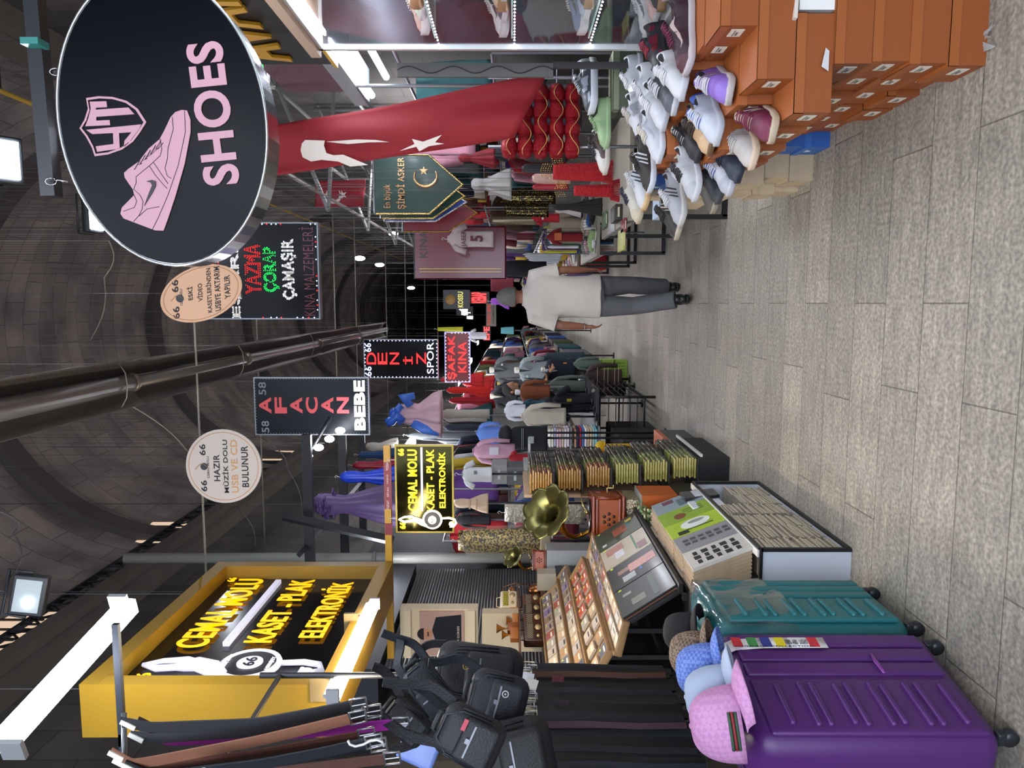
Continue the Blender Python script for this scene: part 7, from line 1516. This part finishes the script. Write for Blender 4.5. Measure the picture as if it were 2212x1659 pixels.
# ---------------------------------------------------------------- duct, steelwork, wires
t = thing('ventilation_duct', 'long metal duct with curved side sheets hung along the vault', 'duct', (-.455, 0, 3.80))
g = G()
DM = M('6d6864', .45, .5, var=.25, vs=2)
for y0, y1, r in ((1.2, 4.25, .052), (4.25, 8.4, .036), (8.4, 13.0, .036)): g.cyl((0, y0, 0), (0, y1, 0), r, 16)
g.obj('pipe', M('57524e', .4, .4, var=.2, vs=2), t); g = G()
for y in (4.25, 6.1, 8.4, 10.6): g.cyl((0, y - .02, 0), (0, y + .02, 0), .056, 16)
g.obj('pipe_collar', M('6a6058', .35, .6), t)
for s in (-1, 1):
    for k, (y0, y1) in enumerate(((1.2, 4.35), (4.2, 8.6), (8.4, 13.0))):
        g = G()
        def wf(u, v): y = y0 + (y1 - y0) * v; return (s * (.03 + .105 * u), y, .045 - .07 * u * u + .012 * math.sin(y * 2.3 + k) * u + .01 * k % 2)
        g.grid(wf, 8, 24); g.obj('side_sheet', M('504b47', .5, .5, var=.25, vs=3), t, solid=.003)
g = G()
for y in (2.8, 4.1, 5.9, 8.0, 10.5, 12.8):
    g.tube([(-.12, y, -.02), (-.07, y, -.05), (0, y, -.058), (.07, y, -.05), (.12, y, -.02)], .003, 6); g.cyl((-.12, y, -.02), (-.12, y, vz(-.52) - 3.8), .0015, 4); g.cyl((.12, y, -.02), (.12, y, vz(-.28) - 3.8), .0015, 4)
g.obj('suspension_wire', M('8a8680', .5, .4), t)
# perforated girder along the left springing
t = thing('perforated_girder', 'black perforated steel girder along the top of the left wall'.replace('left wall', 'record-stall wall'), 'girder', (-2.94, 0, 5.98)); g = G(); GM = M('17181c', .55)
for z in (-.12, .12): g.box((0, 7.5, z), (.06, 11, .03))
for k in range(74): g.box((0, 2.0 + .15 * k + .07, 0), (.012, .02, .29), (math.radians(42 if k % 2 else -42), 0, 0)); g.box((0.02, 2.0 + .15 * k, 0), (.01, .03, .24))
g.obj('lattice', GM, t)
# cross rods under the vault
for k, (y, z) in enumerate([(5.1, 3.78), (8.0, 4.35), (10.3, 4.05), (12.4, 4.2), (14.8, 4.1), (17.5, 4.1), (20.5, 4.0), (24, 4.0)]):
    t = thing('cross_rod', 'thin pale tie rod spanning the vault, %s from the viewer' % ORD[k], 'rod', (XC, y, z)); g = G(); g.cyl((-2.75, 0, 0), (2.75, 0, 0), .008, 8); g.obj('rod', M('8a8478', .5, .3), t)
# yellow pipe and white steel frame over the shoe side
a, b = atx(0, 196, 1.9), atx(902, 575, 1.9)
t = thing('yellow_pipe', 'long yellow pipe running along the vault over the shoe side', 'pipe', a); d_ = (b - a).normalized(); g = G(); g.cyl(-d_ * .8, (b - a) + d_ * 4, .022, 10); g.obj('pipe', M('a8842a', .45), t)
g = G()
for k in range(9): p = (b - a) * (k / 5.0); g.box(p + Vector((.1, 0, 0)), (.24, .02, .02))
g.obj('bracket', DARKST, t)
t = thing('steel_truss', 'pale steel purlins and posts over the shoe-side stalls', 'frame', (0, 0, 0)); WS = M('8a8a88', .45, .5)
g = G()
for x, z in ((1.0, 3.35), (1.45, 3.55), (1.95, 3.75), (2.2, 3.3)): g.cyl((x, 4.6, z), (x, 26, z), .018, 6)
g.obj('purlin', WS, t)
for y in (5.2, 7.0, 8.9, 11, 13.5, 16.5): g = G(); g.cyl((.85, y, 3.30), (2.28, y, 3.86), .02, 6); g.cyl((.85, y, 3.30), (2.28, y, 3.2), .018, 6); g.cyl((1.45, y, 3.2), (1.45, y, 3.55), .014, 6); g.obj('rafter', WS, t)
for y in (5.2, 8.9, 13.5): g = G(); g.cyl((2.24, y, 0), (2.24, y, 3.9), .025, 8); g.obj('post', WS, t)
t = thing('shop_fascia', 'plum coloured fascia panel with two tube lamps behind the display case', 'panel', (0, 0, 0)); g = G(); g.prism([(3.95, 2.72), (5.3, 2.72), (5.3, 3.15), (3.95, 3.15)], (1.45, 0, 0), (0, 1, 0), (0, 0, 1), (.04, 0, 0)); g.obj('panel', M('5a3440', .5), t)
g = G(); g.cyl((1.40, 3.95, 2.55), (1.40, 5.2, 2.55), .022, 10); g.cyl((1.52, 3.95, 2.45), (1.52, 5.2, 2.45), .022, 10); g.obj('tube', glow('e8f0ff', 12), t); g = G(); g.box((1.46, 4.58, 2.62), (.24, 1.3, .1)); g.obj('tube_housing', M('b8bcc0', .3, .5), t)
g = G(); g.box((1.95, 4.6, 1.3), (.02, 1.5, 2.5)); g.obj('wall_board', M('2c2d30', .6), t)
a, b = aty(1195, 166, 4.12), aty(858, 136, 4.12); t = thing('grey_board', 'narrow grey board with a wavy black cable beside the display case', 'board', ((a.x + b.x) / 2, 4.12, a.z)); W, H = b.x - a.x, b.z - a.z
g = G(); g.box((0, .01, H / 2), (W, .02, H)); g.obj('board', M('5c5a57', .6, var=.2, vs=4), t); g = G(); g.tube([(math.sin(k * .55) * W * .25, -.006, H * k / 40) for k in range(41)], .003, 5); g.obj('wavy_cable', M('17171a', .5), t)
g = G(); g.box((W * .4, .02, -a.z / 2), (.03, .03, a.z)); g.obj('post', M('3a3a3c', .5), t)
t = thing('green_exit_light', 'small glowing green sign under the oval shoe sign', 'sign', aty(556, 156, 4.6)); g = G(); g.box((0, 0, 0), (.10, .03, .07), bev=.01); g.obj('panel', glow('12c84a', 1.2), t); wires(t, [(0, .03)])
for k, pts in enumerate([[(235, 520, 5), (225, 600, 5.2), (195, 735, 5.5)], [(255, 860, 4.2), (405, 975, 4.85)], [(565, 945, 5), (620, 1010, 6), (650, 1120, 6.8), (630, 1130, 6.8)], [(505, 1088, 4.9), (550, 1180, 5.6)], [(0, 1105, 3), (30, 1150, 3.4), (20, 1250, 3.6)]]):
    P = [aty(*p) for p in pts]; Q = []
    for i in range(len(P) - 1):
        for j in range(8): u = j / 8; Q.append(P[i].lerp(P[i + 1], u) - Vector((0, 0, .05 * math.sin(PI * u))))
    Q.append(P[-1]); P0 = Q[0].copy(); g = G(); g.tube([q - P0 for q in Q], .0035, 5); g.cyl((0, 0, 0), (0, 0, vz(P0.x) - P0.z), .0015, 4)
    tag(g.obj('hanging_cable', M('8a8478', .6) if k < 2 else M('1a1a1c', .6), None, P0), ['thin pale cable drooping from the duct', 'pale cable tied to the round music sign', 'black cable drooping from the AFACAN sign to the gown frame', 'thin cable from the round sign to the girder', 'black cable near the floodlight'][k], 'cable')
# ---------------------------------------------------------------- stalls further along the aisle
random.seed(31)
HUES = [('black', '16171b'), ('navy', '1c2438'), ('wine', '6a1424'), ('grey', '5a5c60'), ('white', 'c8c8cc'), ('red', 'a81a22'), ('teal', '1f4c50'), ('cream', 'b8ac98'), ('purple', '4c2a6a'), ('olive', '4a5230'), ('brown', '4a3022'), ('pink', 'b07a8c'), ('blue', '2a4a8c'), ('yellow', 'b89a2a')]
protos = {}
def far(side, row, k, y, x, z, H):
    nm, c_ = HUES[(k * 5 + row * 3 + (0 if side < 0 else 7)) % 14]; kind = ['shirt', 'jacket', 'dress', 'drape', 'shirt'][(k + row) % 5]; kn = {'shirt': 'shirt', 'jacket': 'jacket', 'dress': 'dress', 'drape': 'shawl'}[kind]
    lb = '%s %s hanging %s along the %s, %s rail' % (nm, kn, ORD[k % 20], 'far record-side stalls' if side < 0 else 'far shoe-side stalls', ['lower', 'middle', 'upper'][row])
    key = (kind, c_)
    if key not in protos:
        a, b = (1106 + 40, 1106 - 20)
        t = thing(kn, lb, kn, (x, y, z), 0, 'clothes on the far stalls'); hw = .19 / (1.35 if kind == 'dress' else 1); R = []
        for i in range(9):
            f = i / 8
            for (f0, w0, d0), (f1, w1, d1) in zip(PROF[kind], PROF[kind][1:]):
                if f0 <= f <= f1 + 1e-9: q = (f - f0) / (f1 - f0); w_, dd = w0 + (w1 - w0) * q, d0 + (d1 - d0) * q; break
            R.append(ringpts(hw * w_, .06 * dd, .62 * f, .07 * (1 - f) ** .5, f, 24, 6))
        g = G(); g.loft(R)
        if kind in ('shirt', 'jacket'):
            for s in (-1, 1): g.tube([(s * .10, 0, .55), (s * .19, 0, .50), (s * .22, 0, .28), (s * .21, -.02, .1 if kind == 'jacket' else .3)], [.05, .055, .05, .04], 8)
        g.obj('cloth', M(c_, .85, var=.2, vs=12, bump=.6, bs=10), t); g = G(); g.tube([(-.12, 0, .58), (0, 0, .625), (.12, 0, .58)], .006, 5); g.cyl((0, 0, .62), (0, 0, .68), .004, 5); g.obj('hanger', M('b8b8b8', .4), t)
        protos[key] = t
    else: dup(protos[key], (x, y, z), random.uniform(-.5, .5), lb, 'clothes on the far stalls')
rails = []
for side, xs_, y0, y1, n in ((-1, (-1.25, -1.55, -1.9), 12.6, 34, 20), (1, (.85, 1.15, 1.5), 9.2, 34, 20)):
    for row, x in enumerate(xs_):
        z = (.55, 1.25, 1.95)[row]
        for k in range(n):
            y = y0 + (y1 - y0) * (k / (n - 1)) ** 1.5 + .1 * row
            far(side, row, k, y, x + random.uniform(-.05, .05), z, .62)
        t = thing('clothes_rail', '%s clothes rail along the far %s stalls' % (['low', 'middle', 'high'][row], 'record-side' if side < 0 else 'shoe-side'), 'rail', (x, y0 - .2, z + .675)); g = G(); g.cyl((0, 0, 0), (0, y1 - y0 + .6, 0), .012, 6)
        g.obj('rail', STEEL, t)
        for j in range(5): g = G(); yy = .1 + (y1 - y0) * j / 4.2; g.cyl((.0, yy, -z - .675), (.0, yy, 0), .012, 6); g.obj('post', STEEL, t)
for row, (x, z) in enumerate(((1.55, 1.05), (1.75, 1.75), (1.35, 1.9))):
    for k in range(13):
        y = 6.1 + .26 * k + .1 * row; nm, c_ = HUES[(k * 3 + row * 5 + 1) % 14]; kind = ['shirt', 'drape', 'jacket'][(k + row) % 3]
        if kind == 'dress' or (kind, c_) not in protos: continue
        dup(protos[(kind, c_)], (x, y, z), random.uniform(-.4, .4), '%s garment on the shoe-side inner rail at %s height, %s along' % (nm, ['chest', 'head', 'top'][row], ORD[k]), 'garments on the inner rails')
    t = thing('clothes_rail', '%s inner clothes rail behind the flag' % ['chest-high', 'head-high', 'top'][row], 'rail', (x, 4.8, z + .675)); g = G(); g.cyl((0, 0, 0), (0, 4.4, 0), .012, 6); g.obj('rail', STEEL, t)
    for yy in (.0, 2.2, 4.4): g = G(); g.cyl((0, yy, -z - .675), (0, yy, 0), .012, 6); g.obj('post', STEEL, t)
g = G(); g.box((-2.95, 8.0, 1.65), (.04, 2.9, 3.3)); tag(g.obj('dark_backdrop', M('131316', .8)), 'added dark backdrop board at the back of the baby-wear stall', 'board')  # dark sheet added to stand in for the dim shop interior
for row, (x, z, y0) in enumerate(((-2.2, .95, 7.0), (-2.5, 1.65, 7.75), (-2.0, 1.75, 8.0))):
    for k in range(9):
        y = y0 + .24 * k + .05; nm, c_ = HUES[(k * 5 + row * 3 + 2) % 14]; kind = ['jacket', 'shirt', 'drape'][(k + row) % 3]
        if (kind, c_) not in protos: continue
        dup(protos[(kind, c_)], (x, y, z), random.uniform(-.5, .5), '%s garment on the %s inner rail of the baby-wear stall, %s along' % (nm, ['low', 'rear', 'front'][row], ORD[k]), 'garments inside the baby-wear stall')
    t = thing('clothes_rail', '%s inner clothes rail of the baby-wear stall' % ['low', 'rear', 'front'][row], 'rail', (x, y0 - .15, z + .675)); g = G(); g.cyl((0, 0, 0), (0, 2.4, 0), .012, 6); g.obj('rail', STEEL, t)
    for yy in (0, 2.4): g = G(); g.cyl((0, yy, -z - .675), (0, yy, 0), .012, 6); g.obj('post', STEEL, t)
t = thing('display_table', 'low black cloth-covered table behind the packet stand', 'table', (-1.75, 7.95, 0)); g = G(); g.box((0, 0, .25), (.75, 1.3, .50), bev=.02); g.obj('cloth_cover', M('131418', .8), t)
# low display blocks and their goods
for k in range(9):
    for side in (-1, 1):
        y = (13.2 if side < 0 else 13.4) + 2.3 * k; x = -1.05 if side < 0 else .62; nm, c_ = HUES[(k * 3 + (5 if side > 0 else 0)) % 14]
        t = thing('display_table', '%s cloth-covered table %s along the far %s stalls' % (nm, ORD[k], 'record-side' if side < 0 else 'shoe-side'), 'table', (x + side * .2, y, 0)); g = G(); g.box((0, 0, .27), (.5, 1.5, .54), bev=.02); g.obj('cloth_cover', M(c_, .85, var=.2, vs=5), t); g = G(); g.box((0, 0, .55), (.54, 1.56, .02)); g.obj('table_top', M('77736a', .6), t)
        for j in range(4):
            n2, c2 = HUES[(k * 4 + j * 5 + 2) % 14]; gd = thing('folded_cloth', '%s folded pile on the %s %s-side far table, %s' % (n2, ORD[k], 'record' if side < 0 else 'shoe', ORD[j]), 'clothes', (x + side * .2, y - .55 + .36 * j, .562), .2 * j); g = G()
            for q in range(3 + (j + k) % 3): g.box((0, 0, .025 + .05 * q), (.3, .26, .046), bev=.018)
            g.obj('cloth', M(c2, .8, var=.3, vs=16), gd)
# signs deep in the aisle
t, W, H = perp('vertical_sign', 'round black hanging sign with yellow word plate', 957, 1015, 626, 668, 15, .05, M('101116', .4), M('0c0d12', .3), fw=.01); fit(t, W, H, 'KOSSU', .1, .9, .55, .75, M('a8a050', .5, es=.6), bold=.03)
g = G(); g.lathe([(0, 0), (.10, 0), (.10, -.006), (0, -.006)], (0, -.01, H * .22), 20, 'y'); g.obj('emblem', M('8a6a3a', .5, es=.1), t); wires(t, [(0, H / 2)])
for X0, X1, Y0, Y1, y, s, mm, lb in [(1012, 1057, 630, 656, 16, 'KEBAP', glow('ff1c1c', 4), 'glowing red letter sign deep in the aisle'), (1043, 1060, 704, 736, 15.5, 'EFE', glow('ff2020', 4), 'small red glowing sign by the far stalls'), (985, 1022, 662, 682, 20, 'optik', glow('ffffff', 6), 'glowing white script sign deep in the aisle'), (1006, 1024, 682, 690, 22, 'ALE', glow('ffffff', 5), 'small white glowing sign under the script one')]:
    t, W, H = perp('lit_sign', lb, X0, X1, Y0, Y1, y, .05, M('141418', .5), M('1a1014', .4)); fit(t, W, H, s, .06, .94, .15, .85, mm, bold=.02); wires(t, [(0, H / 2)])
t, W, H = perp('tall_sign', 'tall brown board with pale letters deep in the aisle', 1050, 1072, 655, 705, 24, .05, M('57504a', .6), M('5a544c', .6, es=.05)); fit(t, W, H, 'TAKI EFE', .05, .95, .12, .46, M('a83028', .5, es=.2), bold=.02); fit(t, W, H, 'GÜMÜŞ', .1, .9, .56, .88, M('2a2a30', .5), bold=.02); wires(t, [(0, H / 2)])
garment('child_dress', 'small violet dress hanging deep in the aisle', 'dress', 1060, 1100, 636, 666, 13.5, '8a4ab0', 'dress', hanger=True, support='wire', fold=.1)
garment('football_kit', 'striped white jersey hanging above the small red LED sign', 'jersey', 1012, 1052, 712, 738, 14.0, 'b8b8bc', 'shirt', 'short', hanger=True, support='wire')
garment('football_kit', 'yellow scarf and white cloth above the small LED signs', 'scarf', 945, 1000, 706, 716, 13.6, 'b0b02a', 'drape', hanger=True, support='wire')
garment('red_cloth', 'wine red curtain beside the man, past the jersey cover', 'curtain', 1060, 1110, 600, 632, 12.5, '5a1020', 'drape', support='wire')
garment('dark_coat', 'row of black garments behind the jersey cover', 'garment', 1085, 1180, 560, 600, 10.5, '121318', 'drape', depth=.6)
garment('mint_garment', 'pale turquoise garment hanging deep by the man', 'garment', 1082, 1110, 706, 722, 15, '5a98a0', 'drape', depth=.5)
t = thing('white_cloth_row', 'bright white shirts hanging past the jerseys', 'shirts', aty(1170, 548, 9.0)); bpy.data.objects.remove(t)
for k in range(6): garment('white_shirt', 'white shirt edge-on past the coloured jerseys, %s in the row' % ORD[k], 'shirt', 1130 + 4 * k, 1215 - 2 * k, 546 + 4 * k, 553 + 4 * k, 9.2 + .4 * k, 'b8bcc4', 'shirt', None, depth=2.0, group='white shirts past the jerseys')
